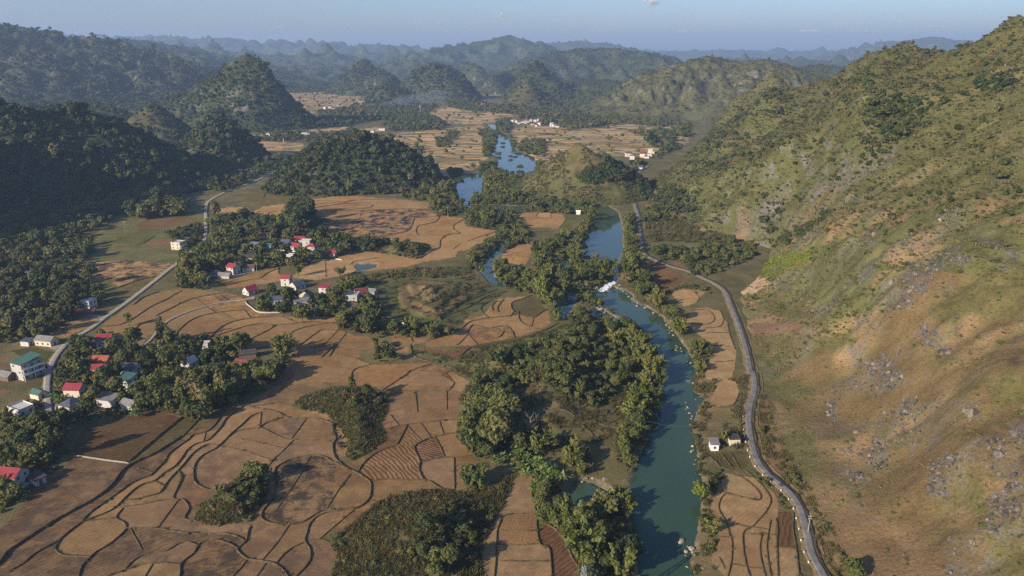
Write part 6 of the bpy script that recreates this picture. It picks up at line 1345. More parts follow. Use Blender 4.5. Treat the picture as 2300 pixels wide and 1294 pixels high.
# middle village
hs('house', 564, 566, 7.5, 7, 2, 'shed', 'wall_white', 'roof_grey', -22, 'white two storey house with grey top at the left of the middle village', windows=1)
hs('house', 637, 556, 8.2, 8, 1, 'gable', 'wall_white', 'roof_blue', -20, 'white house with slate roof above the middle village', windows=1, sh=3.6)
hs('house', 672, 546, 9.0, 7, 1, 'gable', 'wall_white', 'roof_red', 0, 'uppermost red roofed house of the middle village', windows=1, sh=3.2)
hs('house', 684, 557, 9.5, 6.5, 2, 'flat', 'wall_white', 'wall_white', -3, 'white flat roofed two storey house beneath the uppermost red roof', windows=1)
hs('house', 661, 567, 7.6, 6.5, 2, 'gable', 'wall_white', 'roof_red', -20, 'white house with red roof left of the flat roofed white house', windows=1, sh=2.6)
hs('house', 697, 568, 8.5, 7, 2, 'hip', 'wall_grey', 'roof_red', -15, 'grey house with bright red hipped roof right of the white houses', windows=2, sh=2.6)
hs('house', 742, 577, 8.0, 6, 1, 'gable', 'wall_white', 'roof_red', -18, 'red roofed cottage at the right tip of the middle village', windows=1)
hs('house', 600, 560, 6.4, 5, 1, 'shed', 'wall_grey', 'roof_turq', -4, 'low shed with turquoise sheet roof', 'shed', windows=0)
hs('house', 622, 575, 8.5, 6, 1, 'flat', 'wall_grey', 'wall_grey', -15, 'pale flat roofed house below the turquoise shed', windows=1)
hs('house', 560, 586, 8, 6, 1, 'gable', 'wall_white', 'roof_dark', 12, 'half hidden dark roofed house among the trees of the middle village', windows=0)
hs('house', 517, 616, 7.0, 7, 2, 'gable', 'wall_white', 'roof_red', -28, 'two storey white house with red roof on the lower edge of the middle village', windows=1, sh=2.7, awning='roof_red')
hs('shed', 502, 626, 9, 5, 1, 'gable', 'wall_grey', 'roof_grey', -10, 'grey roofed open shed left of the two storey red roofed house', 'shed', windows=0, sh=2.5)
hs('house', 558, 610, 8.5, 6, 1, 'gable', 'wall_white', 'roof_brown', 14, 'brown roofed house behind the pale yard wall', windows=1)
hs('house', 441, 640, 6.5, 6, 1, 'gable', 'wall_white', 'roof_red', -30, 'small red roofed house hidden behind the bamboo stand', windows=0, sh=3.2)
hs('house', 481, 622, 6.5, 5, 1, 'gable', 'wall_grey', 'roof_blue', -12, 'grey shed by the bamboo stand at the edge of the middle village', 'shed', windows=0)
hs('house', 552, 663, 7.0, 8, 1, 'gable', 'wall_white', 'roof_red', -36, 'white house with steep red gable roof at the end of the concrete causeway', windows=1, sh=3.0, gable='y', pitch=.42)
hs('house', 641, 643, 6.4, 6, 2, 'gable', 'wall_white', 'roof_red', -6, 'tall white house with red roof between the two villages', windows=1)
hs('house', 658, 650, 7.5, 8, 1, 'gable', 'wall_white', 'roof_blue', -40, 'slate roofed wing beside the tall red roofed white house', windows=1, gable='y')
hs('house', 726, 663, 6.4, 6, 2, 'shed', 'wall_white', 'roof_red', -14, 'small white tower house with red top above the lower trees', windows=1, sh=2.6)
hs('house', 684, 671, 7.5, 5, 1, 'gable', 'wall_cream', 'roof_dark', -5, 'cream cottage with dark roof left of the small tower house', windows=0, gable='y')
hs('house', 620, 683, 8.0, 6, 1, 'gable', 'wall_white', 'roof_blue', 10, 'slate roofed house half hidden in trees near the pale garden wall', windows=0)
hs('house', 677, 684, 9.5, 5, 1, 'shed', 'wall_grey', 'roof_grey', 14, 'long grey shed in the trees below the cream cottage', 'shed', windows=0, sh=2.3)
hs('house', 789, 684, 8.2, 8, 2, 'flat', 'wall_grey', 'wall_grey', -4, 'square bare concrete house near the low terraced mound', windows=1, tank=True)
hs('house', 788, 694, 6.5, 4, 1, 'shed', 'wall_brown', 'roof_brown', -30, 'little brown lean-to in front of the square concrete house', 'shed', windows=0, sh=2.3)
hs('house', 813, 666, 8.0, 7, 1, 'gable', 'wall_white', 'roof_dkred', 22, 'house with dark red gable roof behind the square concrete house', windows=1, sh=2.8)
hs('house', 832, 664, 6.0, 5, 1, 'gable', 'wall_grey', 'roof_grey', -18, 'grey roofed annex right of the dark red gable roof', 'shed', windows=0)
hs('house', 588, 536, 9, 6, 1, 'gable', 'wall_grey', 'roof_dkred', -4, 'shaded dark red roof deep in the trees behind the middle village', windows=0)
hs('house', 651, 581, 5.5, 4, 1, 'flat', 'wall_white', 'wall_white', -6, 'tiny white outhouse at the field edge of the middle village', 'hut', windows=0)
# by the river
hs('hut', 1605, 1013, 3.2, 4.2, 1, 'shed', 'white', 'roof_grey', -3, 'small bright white hut with dark window on the river bank', 'hut', sh=2.9)
hs('hut', 1650, 1001, 4.6, 4.2, 1, 'flat', 'wall_cream', 'roof_dark', 4, 'cream hut with a dark parapet roof nearest the road', 'hut', windows=0, sh=2.7)
hs('hut', 1299, 482, 4.0, 3.5, 1, 'gable', 'white', 'white', 0, 'tiny white hut on the edge of the island field', 'hut', far=True)
hs('house', 1436, 380, 9, 6, 1, 'gable', 'wall_white', 'roof_blue', -20, 'blue roofed house where the road leaves the cone shaped hill', far=True)
# hamlets far up the valley: individually built, small in the picture
_r = random.Random(12)
def hamlet(c, pts, names, wmin=6, wmax=9):
    for i, (x, y) in enumerate(pts):
        (qx, qy), = P(c, [(x, y)])
        house('house', qx, qy, _r.uniform(wmin, wmax), _r.uniform(7, 9), _r.choice((1, 2, 2)), _r.choice(('gable', 'gable', 'flat', 'hip')), _r.choice(('wall_white', 'wall_white', 'wall_cream', 'wall_grey')), _r.choice(('roof_grey', 'roof_grey', 'roof_blue', 'wall_white', 'roof_dkred')), _r.uniform(-35, 25), names, far=True, group=names)
hamlet('N', [(115,150),(165,150),(200,165),(250,150),(285,160),(320,148),(355,135),(390,180),(410,140),(450,132),(425,196),(460,188),(300,140)], 'pale house in the hamlet at the head of the river')
hamlet('N', [(640,200),(670,205),(700,208)], 'white house at the edge of the broad wood')
hamlet('N', [(1640,570),(1615,590),(1665,625),(1800,595),(1850,590),(1900,545),(1930,548),(1890,605),(1850,610)], 'house in the hamlet behind the cone shaped hill')
hamlet('B', [(315,845),(300,840),(225,870),(245,862),(100,885)], 'white house on the field edge by the long low wood', 7, 10)
hamlet('A', [(1630,890),(1665,890),(1690,886),(1730,882),(1965,885),(1985,880)], 'house in the hamlet left of the round wooded hill', 7, 10)
hamlet('A', [(1830,490),(1890,497),(1925,500),(1960,495),(1985,510),(2000,492),(2030,505),(2075,510),(2090,535),(2110,530),(1850,550),(1890,560),(1915,562),(1945,555),(1970,560),(2000,568),(2060,555),(2085,520),(1860,575),(1900,585),(1935,580),(2120,600),(2150,600),(2180,595),(2210,602),(2240,600),(2270,598)], 'white house in the far town at the foot of the hills', 8, 13)
hamlet('A', [(2095,705),(2130,700),(2150,712),(2230,705),(2185,690)], 'house in the far village left of the smoke', 7, 10)
hamlet('B', [(935,690),(960,685),(985,690),(1005,692),(1040,608),(700,640),(790,642)], 'house at the upper bend below the pointed karst hill', 8, 11)
hamlet('B', [(1440,520),(1465,525),(1500,522),(1520,520),(1550,520),(1570,562),(1805,558),(1800,565)], 'white house in the side valley below the green mountain', 8, 12)
hamlet('B', [(0,605),(30,603),(60,607),(100,605),(125,606)], 'white house in the village below the steep karst hill', 8, 12)

# garden and yard walls
def wall_line(c, pts, h, w, mat, label, cat='wall'):
    ln = world_line(P(c, pts), 1.5); o = ridge('garden_wall', ln, w, h, mat, .02); tag(o, label, cat)
wall_line('K', [(870,760),(880,790),(930,830),(980,865),(1050,877),(1200,875)], 0.8, .22, M['wall_grey'], 'low pale garden wall curving round the trees by the causeway')
wall_line('K', [(720,535),(800,520),(890,495)], 1.2, .25, M['wall_grey'], 'pale yard wall in front of the middle village')
wall_line('G', [(480,517),(560,528),(700,550),(832,566)], 0.6, .3, M['concrete'], 'long pale stone wall between two brown fields')
wall_line('K', [(1740,355),(1805,365)], .8, .3, M['wall_white'], 'short white wall beside the path to the pond field')
wall_line('G', [(135,735),(190,700),(262,655)], 1.4, .3, M['wall_grey'], 'grey yard wall right of the corner house')
# concrete yards
def yard(c, pts, label):
    p = [ground_pt(*q) for q in P(c, pts)]; p = [(float(a), float(b_)) for a, b_ in p]
    mb = MB(); zz = max(float(base_z(np.array([a]), np.array([b_]))[0]) for a, b_ in p) + .12
    f = fill_poly(p); n = len(p)
    s = sum(p[i][0] * p[(i + 1) % n][1] - p[(i + 1) % n][0] * p[i][1] for i in range(n)); p = p if s > 0 else p[::-1]; f = fill_poly(p)
    V = [(a, b_, zz) for a, b_ in p] + [(a, b_, zz - .6) for a, b_ in p]; F = f + [[i, n + i, n + (i + 1) % n, (i + 1) % n] for i in range(n)]
    tag(link('yard', mesh_np('yard', V, F, M['concrete'], False)), label, kind='structure')
yard('J', [(480,615),(540,575),(610,575),(545,628)], 'pale concrete yard in front of the long cream house')
yard('J', [(810,300),(900,290),(1015,300),(975,318)], 'pale yard between the white and blue house and the road')
yard('K', [(870,735),(955,715),(965,740),(910,745)], 'pale yard by the steep red gabled house')
yard('J', [(505,1180),(560,1150),(540,1215),(520,1240)], 'pale forecourt of the blue hipped house')

# ------------------------------------------------------------------ rocks
def rock_mesh(name, seed, mat, flat=.7, sub=2, amp=.32):
    r = np.random.default_rng(seed); v, f = ico(sub); o = r.uniform(0, 50, 3)
    n = fbm(v[:, 0] * 1.3 + o[0], v[:, 1] * 1.3 + v[:, 2] * 1.7 + o[1], 3, seed)
    q = np.round((v + .0) * 2.2) / 2.2; v = v * .65 + q * .35
    v = v * (1 + amp * n[:, None]) * np.array([1, r.uniform(.6, .95), flat]); return mesh_np(name, v, f, mat, False)
RK = [rock_mesh('limestone_boulder', 300 + k, M['rock'], r_, 2) for k, r_ in enumerate((.8, 1.1, .6, 1.4))]
BR = [rock_mesh('river_rock', 310 + k, M['bankrock'], .55, 2) for k in range(4)]
_rr = np.random.default_rng(21)
def put_rock(meshes, x, y, z, s, name, label, cat, group):
    o = link(name, meshes[int(_rr.integers(len(meshes)))]); o.location = (x, y, z); o.scale = (s, s * _rr.uniform(.7, 1.3), s * _rr.uniform(.55, 1.0)); o.rotation_euler = (_rr.normal(0, .15), _rr.normal(0, .15), _rr.uniform(0, 6.28))
    return tag(o, label, cat, group)
def bank_rocks(c, pts, n, s, where, spread=1.6):
    spread *= 1.35
    ln = world_line(P(c, pts), .8)
    for k in range(n):
        q = ln[int(_rr.integers(len(ln)))] + _rr.normal(0, spread, 2)
        put_rock(BR, q[0], q[1], -.75 + _rr.uniform(-.1, .5), s * .72 * _rr.lognormal(-.1, .5), 'river_rock', 'pale limestone rock ' + where, 'rock', 'rocks ' + where)
bank_rocks('M', [(1640,975),(1655,1030),(1700,1075),(1785,1100)], 26, .8, 'on the pale right bank below the rapids')
bank_rocks('X', [(1450,690),(1490,714),(1522,752),(1540,775)], 26, .9, 'along the right bank under the bamboo')
bank_rocks('F', [(0,930),(60,990),(50,1090),(110,1120),(160,1250)], 34, .7, 'on the right bank beside the curved pale field')
bank_rocks('I', [(150,30),(230,60),(210,130),(145,190),(150,260),(165,340),(160,390)], 44, .6, 'on the right bank above the white hut', 1.1)
bank_rocks('I', [(190,440),(200,520),(230,590)], 20, .6, 'below the white hut at the water')
bank_rocks('I', [(140,1080),(150,1180),(190,1260)], 34, .7, 'on the rocky point at the lowest right bank', 1.8)
bank_rocks('M', [(1240,880),(1300,900),(1350,905)], 14, .9, 'left of the white rapids')
bank_rocks('M', [(1440,900),(1500,910),(1560,930),(1610,950)], 16, .9, 'right of the white rapids')
bank_rocks('M', [(1310,1110),(1380,1160),(1510,1215)], 16, .8, 'on the rocky spit between pool and river', 1.0)
bank_rocks('M', [(1030,1040),(985,1090)], 6, .9, 'in the quiet pool')
bank_rocks('H', [(1560,630),(1680,670),(1800,690)], 16, .8, 'at the mouth of the small inlet', 1.2)
bank_rocks('Q', [(110,640),(200,655),(240,660)], 4, .6, 'breaking the water near the lone lime green tree', .4)
bank_rocks('B', [(1080,970),(1050,1010),(1140,1010),(1180,1000)], 8, 1.8, 'in the shallows of the upper river', 4)
# rock outcrops on the slope: the 260 that show largest one by one, the rest as rubble
cand = []; OUT = ['broad grey outcrop across the middle of the slope', 'compact grey outcrop left of the broad outcrop', 'grey outcrop on the ridge above the brown slope', 'pale outcrop band above the lower brown slope', 'small rib of rock above the compact outcrop', 'high grey rock band at the upper right', 'rocks under the cream white cliff', 'rock streak right of the road cutting', 'rocky knob standing over the green fields', 'small rocky knob left of the large one', 'rock patch at the far upper right', 'rock streak in the brown gully', 'rock pile at the top of the brown slope', 'dark double rock in the middle of the brown slope', 'long leaning rock rib on the brown slope', 'cluster of broken rocks below the rib', 'upright rock slabs at the right', 'rocks round the tall pointed rock', 'rock wall at the right end of the brown slope', 'lower right rock bank', 'single grey stones left on the brown slope', 'curved rock ledge on the brown slope', 'stones below the dark double rock', 'lowest stones at the foot of the rocks', 'rock slabs in the upper gully', 'rocks left of the upper gully']
cid = []
for qi, q in enumerate(ROCKP):
    a = np.array(q); bb = a.min(0), a.max(0); m = int(max(8, (bb[1][0] - bb[0][0]) * (bb[1][1] - bb[0][1]) / 20))
    p = np.stack([_rr.uniform(bb[0][0], bb[1][0], m), _rr.uniform(bb[0][1], bb[1][1], m)], 1); jg = np.stack([14 * fbm(p[:, 0] / 9, p[:, 1] / 9, 2, 62), 10 * fbm(p[:, 0] / 9, p[:, 1] / 9, 2, 63)], 1); p = p[in_poly(p[:, 0] + jg[:, 0], p[:, 1] + jg[:, 1], q)]
    p = p[fbm(p[:, 0] / 22, p[:, 1] / 22, 3, 61) > -.08]
    if len(p): cand.append(p); cid.append(np.full(len(p), qi))
p = np.concatenate(cand); k = hit(p[:, 0], p[:, 1], slope_z, n=900); ok = ~np.isnan(k[:, 0]); k = k[ok]; cid = np.concatenate(cid)[ok]
s = _rr.lognormal(-.5, .5, len(k)) * .68; dist = np.hypot(k[:, 0], k[:, 1]); ordr = np.argsort(-(s / dist))
for i in ordr[:260]: put_rock(RK, k[i, 0], k[i, 1], k[i, 2] - .1 * s[i], s[i] * 1.15, 'limestone_boulder', 'grey limestone block of the ' + OUT[cid[i]], 'rock', 'blocks of the ' + OUT[cid[i]])
PC['rubble'] = proto_col('rubble', RK); GN['rubble'] = gn_tree(PC['rubble'])
_rx = _rr.uniform(110, 420, 26000); _ry = _rr.uniform(180, 560, 26000); _k = (fbm(_rx / 24, _ry / 24, 4, 447) > .16) & (slope_base(_rx, _ry) > 6); _rx, _ry = _rx[_k], _ry[_k]
i = ordr[260:]; k = np.concatenate([k[i], np.stack([_rx, _ry, slope_z(_rx, _ry)], 1)]); s = np.concatenate([s[i], _rr.lognormal(-1.1, .5, len(_rx))]); i = np.arange(len(k)); scatter('rock_rubble', 'smaller grey limestone rubble on the mountain slope', 'rubble', k[i] + np.array([0, 0, .05]), s[i] * .9)
for (cx_, cy_, s_, lb) in (('I', (605, 318), 1.5, 'pale boulder at the uphill edge of the road'), ('I', (612, 340), 1.3, 'lower pale boulder at the uphill edge of the road'), ('I', (1945, 245), 2.6, 'tall pale pointed rock on the dry slope'), ('F', (1762, 280), 1.9, 'cream white cliff face high on the slope')):
    (qx, qy), = P(cx_, [cy_]); h_ = hit(qx, qy, slope_z, n=900)[0]
    if np.isnan(h_[0]): gx_, gy_ = ground_pt(qx, qy); h_ = (float(gx_), float(gy_), 0)
    put_rock(RK if 'pointed' in lb else BR, h_[0], h_[1], h_[2] + s_ * .1, s_ * .85, 'boulder', lb, 'rock', None)
# ------------------------------------------------------------------ planting the valley floor
allp = []
hx = np.array([h[0] for h in HOUSE_XY]); hy = np.array([h[1] for h in HOUSE_XY]); hr = np.array([h[2] for h in HOUSE_XY])
fieldpolys = [(f[1], np.array(f[1]).min(0), np.array(f[1]).max(0)) for f in FIELDS if f[0] in ('straw', 'pale', 'plough', 'crop')]
for zi, (poly, sp, mix, where, scl, _) in enumerate(T):
    rng = np.random.default_rng(900 + zi); a = np.array(poly)
    hmid = 4.0 * scl
    wx, wy = ground_pt(a[:, 0], a[:, 1], hmid)
    x, y = jit(wx.min(), wx.max(), wy.min(), wy.max(), sp, rng)
    if not len(x): continue
    px, py, _ = to_px(x, y, hmid); k = in_poly(px, py, poly)
    x, y = x[k], y[k]; gp = to_px(x, y, 0.0)
    # feet not in fields, water, roads or houses
    bad = np.zeros(len(x), bool)
    for q, b0, b1 in fieldpolys: bad |= in_poly(gp[0], gp[1], q)
    if 'knoll' in where or 'mound' in where: bad[:] = False
    bad |= water_mask(x, y)
    for kx, (w, ln) in RLINES.items(): bad |= seg_dist(x, y, [tuple(v) for v in ln[::3]]) < w / 2 + (3.6 if mix[0] + mix[1] > .3 else 1.6)
    if len(hx): bad |= (np.hypot(x[:, None] - hx, y[:, None] - hy) < hr).any(1)
    zc_ = base_z(x, y); cpx_, cpy_, cz_ = to_px(x, y, zc_ + 3.6 * scl); rpx = 2.6 * scl * FPX / cz_
    for (bx, by, bw, bh, lb_) in HOUSE_BOX:                # keep the view of the houses open, as it is in the valley
        qx0, qy0, qz = to_px(bx, by, .3); qy1 = to_px(bx, by, bh)[1]; hw = bw * FPX / qz
        bad |= (y < by + 2) & (y > by - 60) & (np.abs(cpx_ - qx0) < hw * .9 + rpx * .95) & (cpy_ - rpx < qy0 - (qy0 - qy1) * .12) & (cpy_ + rpx * 1.5 > qy1)
    x, y = x[~bad], y[~bad]
    if not len(x): continue
    z = base_z(x, y); kind = rng.choice(3, len(x), p=np.array(mix) / sum(mix)); s = scl * rng.lognormal(0, .24, len(x))
    for q in range(len(x)): allp.append((x[q], y[q], z[q], int(kind[q]), s[q], where))
allp.sort(key=lambda r: -(r[4] * (1, 1, .35)[r[3]]) / math.hypot(r[0], r[1]))
LIM = {0: 290, 1: 200, 2: 200}; cnt = {0: 0, 1: 0, 2: 0}; rest = {0: [], 1: [], 2: []}
_t = random.Random(31)
def plant(name, parts, loc, s, rz, label, cat, group):
    e = empty(name, loc, rz); e.scale = (s, s, s * _t.uniform(.88, 1.14)); tag(e, label, cat, group)
    for nm, me in parts: link(nm, me, e)
    return e
NAMES = {0: 'green leafy tree', 1: 'arching bamboo clump', 2: 'low green bush'}
LAB = {}; used = set(); byz = {}
kept = []; cc = {0: 0, 1: 0, 2: 0}
for q, r in enumerate(allp):
    if cc[r[3]] < LIM[r[3]]: cc[r[3]] += 1; kept.append(q); byz.setdefault((r[5], r[3]), []).append(q)
for bx, by, bw, bh, lb_ in HOUSE_BOX:                     # beside a house: the closest plant on each side of it
    near = {}
    for q in kept:
        x, y, z, k, s, where = allp[q]; dx, dy = x - bx, y - by; d_ = math.hypot(dx, dy)
        if d_ > 30: continue
        a_ = math.degrees(math.atan2(dy, dx)) % 360
        side = ('right of', 'behind and right of', 'behind', 'behind and left of', 'left of', 'in front and left of', 'in front of', 'in front and right of')[int((a_ + 22.5) // 45) % 8]
        if (side, k) not in near or d_ < near[(side, k)][0]: near[(side, k)] = (d_, q)
    for (side, k), (d_, q) in near.items():
        t = 'closest ' + ('tree', 'bamboo clump', 'bush')[k] + ' ' + side + ' the ' + lb_
        if q not in LAB and len(t.split()) <= 16: LAB[q] = t
for (where, k), qs in byz.items():
    for word, key in (('largest', lambda q: -allp[q][4]), ('leftmost', lambda q: allp[q][0] / allp[q][1]), ('rightmost', lambda q: -allp[q][0] / allp[q][1]), ('nearest', lambda q: allp[q][1]), ('farthest', lambda q: -allp[q][1]), ('smallest', lambda q: allp[q][4])):
        fr = [q for q in qs if q not in LAB]
        if len(qs) > 2 and fr:
            q = min(fr, key=key)
            if q == min(qs, key=key): LAB[q] = word + ' ' + NAMES[k].split(' ', 1)[1] + ' ' + where
for q, (x, y, z, k, s, where) in enumerate(allp):
    lab_ = LAB.get(q)
    if cnt[k] >= LIM[k]: rest[k].append((x, y, z, s)); continue
    cnt[k] += 1; rz = _t.uniform(0, 6.28)
    if k == 0:
        c, t, h, r = TREES[_t.randrange(len(TREES))]
        plant('tree', (('crown', c), ('trunk', t)), (x, y, z), s, rz, lab_ or 'green leafy tree ' + where, 'tree', 'trees ' + where)
    elif k == 1:
        f_, c_, h, r = BAMBOOS[_t.randrange(len(BAMBOOS))]
        plant('bamboo_clump', (('foliage', f_), ('culms', c_)), (x, y, z), s * .85, rz, lab_ or 'arching bamboo clump ' + where, 'bamboo', 'bamboo ' + where)
    else:
        o = link('bush', BUSH[_t.randrange(3)]); o.location = (x, y, z); q = s * _t.uniform(.9, 1.6); o.scale = (q, q, q * _t.uniform(.8, 1.2)); o.rotation_euler = (0, 0, rz)
        tag(o, lab_ or 'low green bush ' + where, 'bush', 'bushes ' + where)
for k, (kind, nm, lb, f) in enumerate((('tree', 'woodland', 'remaining trees of the valley woods beyond the nearer ones', 1.0), ('bamboo', 'bamboo_thicket', 'remaining bamboo thickets along the rivers and villages', .85), ('shrub', 'thicket', 'remaining low bushes under the valley trees', 1.3))):
    if rest[k]:
        a = np.array(rest[k]); scatter(nm, lb, kind, a[:, :3], a[:, 3] * f)
print('trees', cnt, {k: len(v) for k, v in rest.items()})
# undergrowth filling the wooded zones, tall grass on the mounds
ux = []
for zi, (poly, sp, mix, where, scl, _) in enumerate(T):
    if sp > 18: continue
    rng = np.random.default_rng(1900 + zi); a = np.array(poly); wx, wy = ground_pt(a[:, 0], a[:, 1], 1.0)
    d = max(2.6, float(np.hypot(wx, wy).mean()) / 160)
    x, y = jit(wx.min(), wx.max(), wy.min(), wy.max(), d, rng); px, py, _ = to_px(x, y, 1.0); k = in_poly(px, py, poly)
    if not k.any(): continue
    x, y = x[k], y[k]; gp = to_px(x, y, 0.0); bad = water_mask(x, y)
    for q, b0, b1 in fieldpolys: bad |= in_poly(gp[0], gp[1], q)
    for kx, (w, ln) in RLINES.items(): bad |= seg_dist(x, y, [tuple(v) for v in ln[::3]]) < w / 2 + .8
    if len(hx): bad |= (np.hypot(x[:, None] - hx, y[:, None] - hy) < hr * .9).any(1)
    x, y = x[~bad], y[~bad]
    if len(x): ux.append(np.stack([x, y, base_z(x, y), rng.lognormal(-.1, .3, len(x)) * d / 3.0], 1))
ux = np.concatenate(ux); scatter('undergrowth', 'shrubby undergrowth beneath the valley trees and along the banks', 'shrub', ux[:, :3], ux[:, 3])
gx_ = []
for mi, (poly, wp, h, w, st) in enumerate(_mw):
    rng = np.random.default_rng(2900 + mi); a = np.array(wp); d = (1.0, 1.0, 1.0, 1.3, 1.3, 1.3)[mi]
    x, y = jit(a[:, 0].min(), a[:, 0].max(), a[:, 1].min(), a[:, 1].max(), d, rng); px, py, _ = to_px(x, y, 0.0); k = in_poly(px, py, poly) & (fbm(x / 7, y / 7, 3, 71) > (-.45, -.45, -.45, .22, -.1, 0)[mi]); x, y = x[k], y[k]
    bad = np.zeros(len(x), bool); px, py, _ = to_px(x, y, 0.0)
    for q, b0, b1 in (fieldpolys if mi != 2 else ()): bad |= in_poly(px, py, q)
    x, y = x[~bad], y[~bad]; gx_.append(np.stack([x, y, base_z(x, y), rng.lognormal(-.15, .3, len(x)) * d * (.8 if mi < 3 else .55)], 1))
# rough grass on the banks by the road, the river and the hedges
for c, q in (('I', [(560,120),(620,100),(720,400),(900,700),(1100,900),(1250,1294),(1010,1294),(960,1050),(870,850),(700,650),(570,470),(540,250)]), ('I', [(150,0),(300,0),(300,200),(250,300),(250,640),(350,640),(330,760),(280,1000),(300,1294),(150,1294),(230,900),(170,500),(140,250)]), ('E', [(0,650),(600,580),(900,580),(900,650),(480,640),(100,720)]), ('L', [(210,480),(980,480),(980,720),(230,700)]), ('I', [(400,20),(540,0),(500,250),(520,480),(340,480),(360,300),(460,180)])):
    poly = P(c, q); a = np.array(poly); wx, wy = ground_pt(a[:, 0], a[:, 1]); rng = np.random.default_rng(len(gx_)); d = max(1.1, float(np.hypot(wx, wy).mean()) / 260)
    x, y = jit(wx.min(), wx.max(), wy.min(), wy.max(), d, rng); px, py, _ = to_px(x, y, 0.0); k = in_poly(px, py, poly) & (fbm(x / 6, y / 6, 3, 72) > -.05); x, y = x[k], y[k]; px, py = px[k], py[k]
    bad = water_mask(x, y)
    for f_, b0, b1 in fieldpolys: bad |= in_poly(px, py, f_)
    for kx, (w, ln) in RLINES.items(): bad |= seg_dist(x, y, [tuple(v) for v in ln[::3]]) < w / 2 + .8
    x, y = x[~bad], y[~bad]; gx_.append(np.stack([x, y, base_z(x, y), rng.lognormal(-.3, .35, len(x)) * d * .7], 1))
# weeds along the field banks
rng = np.random.default_rng(55)
bk = np.concatenate([ln[rng.random(len(ln)) < (.08 + .13 * w)] for w, ln in BLINES]); bk = bk + rng.normal(0, .35, bk.shape); bk = bk[np.hypot(bk[:, 0], bk[:, 1]) < 720]
gx_.append(np.stack([bk[:, 0], bk[:, 1], base_z(bk[:, 0], bk[:, 1]) + .1, rng.lognormal(-1.0, .3, len(bk))], 1))
gx_ = np.concatenate(gx_); scatter('tall_grass', 'tall rough grass on the knolls, verges and field banks', 'grass', gx_[:, :3], gx_[:, 3], choose=np.random.default_rng(6).choice(4, len(gx_), p=(.3, .3, .3, .1)))
# single plants that stand out
def at_ground(c, q):
    (a, b_), = P(c, [q]); x, y = ground_pt(a, b_); x = float(x); y = float(y); return x, y, float(base_z(np.array([x]), np.array([y]))[0])
def solo(name, parts, c, q, s, label, cat, group=None):
    return plant(name, parts, at_ground(c, q), s, _t.uniform(0, 6.28), label, cat, group)
solo('tree', (('crown', LIME), ('trunk', TREES[0][1])), 'I', (215, 800), 1.05, 'bright lime green round tree at the water edge', 'tree')
for c, q, s, lb in (('K', (1385, 520), 1.0, 'tall bamboo clump at the left end of the pale pond field'), ('K', (1795, 520), .95, 'lone bamboo clump left of the fish pond'), ('D', (835, 955), .95, 'lone bushy bamboo clump in the stubble beside the village road'), ('D', (520, 1190), 1.0, 'yellowish bamboo clump left of the orange tiled house'), ('G', (150, 480), 1.15, 'large yellow green bamboo clump in the lower left corner'), ('G', (300, 500), .9, 'smaller bamboo clump right of the large one in the lower left corner'),
                    ('D', (1480, 1120), 1.05, 'tall bamboo behind the nearest village trees'), ('D', (1560, 1130), 1.0, 'second tall bamboo behind the nearest village trees'), ('D', (1810, 1170), 1.15, 'big bamboo clump at the right end of the nearest village'), ('D', (1270, 700), 1.0, 'bamboo clump beside the small hidden red roof'), ('D', (1330, 710), 1.0, 'bamboo clump right of the small hidden red roof')):
    f_, c_, h, r = BAMBOOS[_t.randrange(4)]; solo('bamboo_clump', (('foliage', f_), ('culms', c_)), c, q, s * .8, lb, 'bamboo')
for c, q, s, lb in (('D', (1060, 1070), 1.0, 'tallest thin trunked airy tree beside the causeway'), ('D', (1085, 1085), .85, 'thin airy tree right of the tallest one beside the causeway'), ('D', (1040, 1080), .8, 'thin airy tree left of the tallest one beside the causeway'), ('E', (590, 660), .7, 'thin airy tree on the brow of the low terraced mound')):
    solo('airy_tree', (('crown', PINE[0]), ('trunk', PINE[1])), c, q, s, lb, 'tree')
for c, q, s, lb in (('D', (1140, 1050), 1.1, 'leafless tree beside the thin airy trees'), ('H', (1270, 400), 1.3, 'bare pale tree above the banana grove'), ('E', (1480, 690), 1.1, 'bare tree in the islet bamboo')):
    solo('bare_tree', (('branches', BARE),), c, q, s, lb, 'tree')
for c, q, s, lb in (('D', (1940, 330), 2.6, 'huge round dark tree crown behind the middle village'), ('H', (1050, 420), 1.7, 'large spreading dark tree in the lower grove of the mound'), ('G', (1660, 700), 1.0, 'tallest round bush tree on the small knoll in the fields'), ('G', (1640, 850), .62, 'round bush standing out at the right foot of the small knoll'), ('D', (145, 340), 1.5, 'pale round tree standing in the shaded left wood'), ('E', (1890, 700), 1.1, 'dark tree on the right bank by the rapids')):
    solo('tree', (('crown', TREES[1][0]), ('trunk', TREES[1][1])), c, q, s, lb, 'tree')
for q, s, lb in (((1090, 935), 1.6, 'bushy rock islet topmost in the upper river'), ((1062, 1003), 1.9, 'leafy islet in the left shallows of the upper river'), ((1140, 1020), 1.6, 'bush on a rock in the middle of the upper river'), ((1172, 1000), 1.5, 'small bush islet right of the middle of the upper river'), ((1200, 1090), 1.8, 'leafy islet at the lower end of the upper river')):
    o = link('bush', BUSH[_t.randrange(3)]); x, y, z = at_ground('B', q); o.location = (x, y, -1.0); o.scale = (s * 1.9, s * 1.5, s * 1.8); tag(o, lb, 'bush')
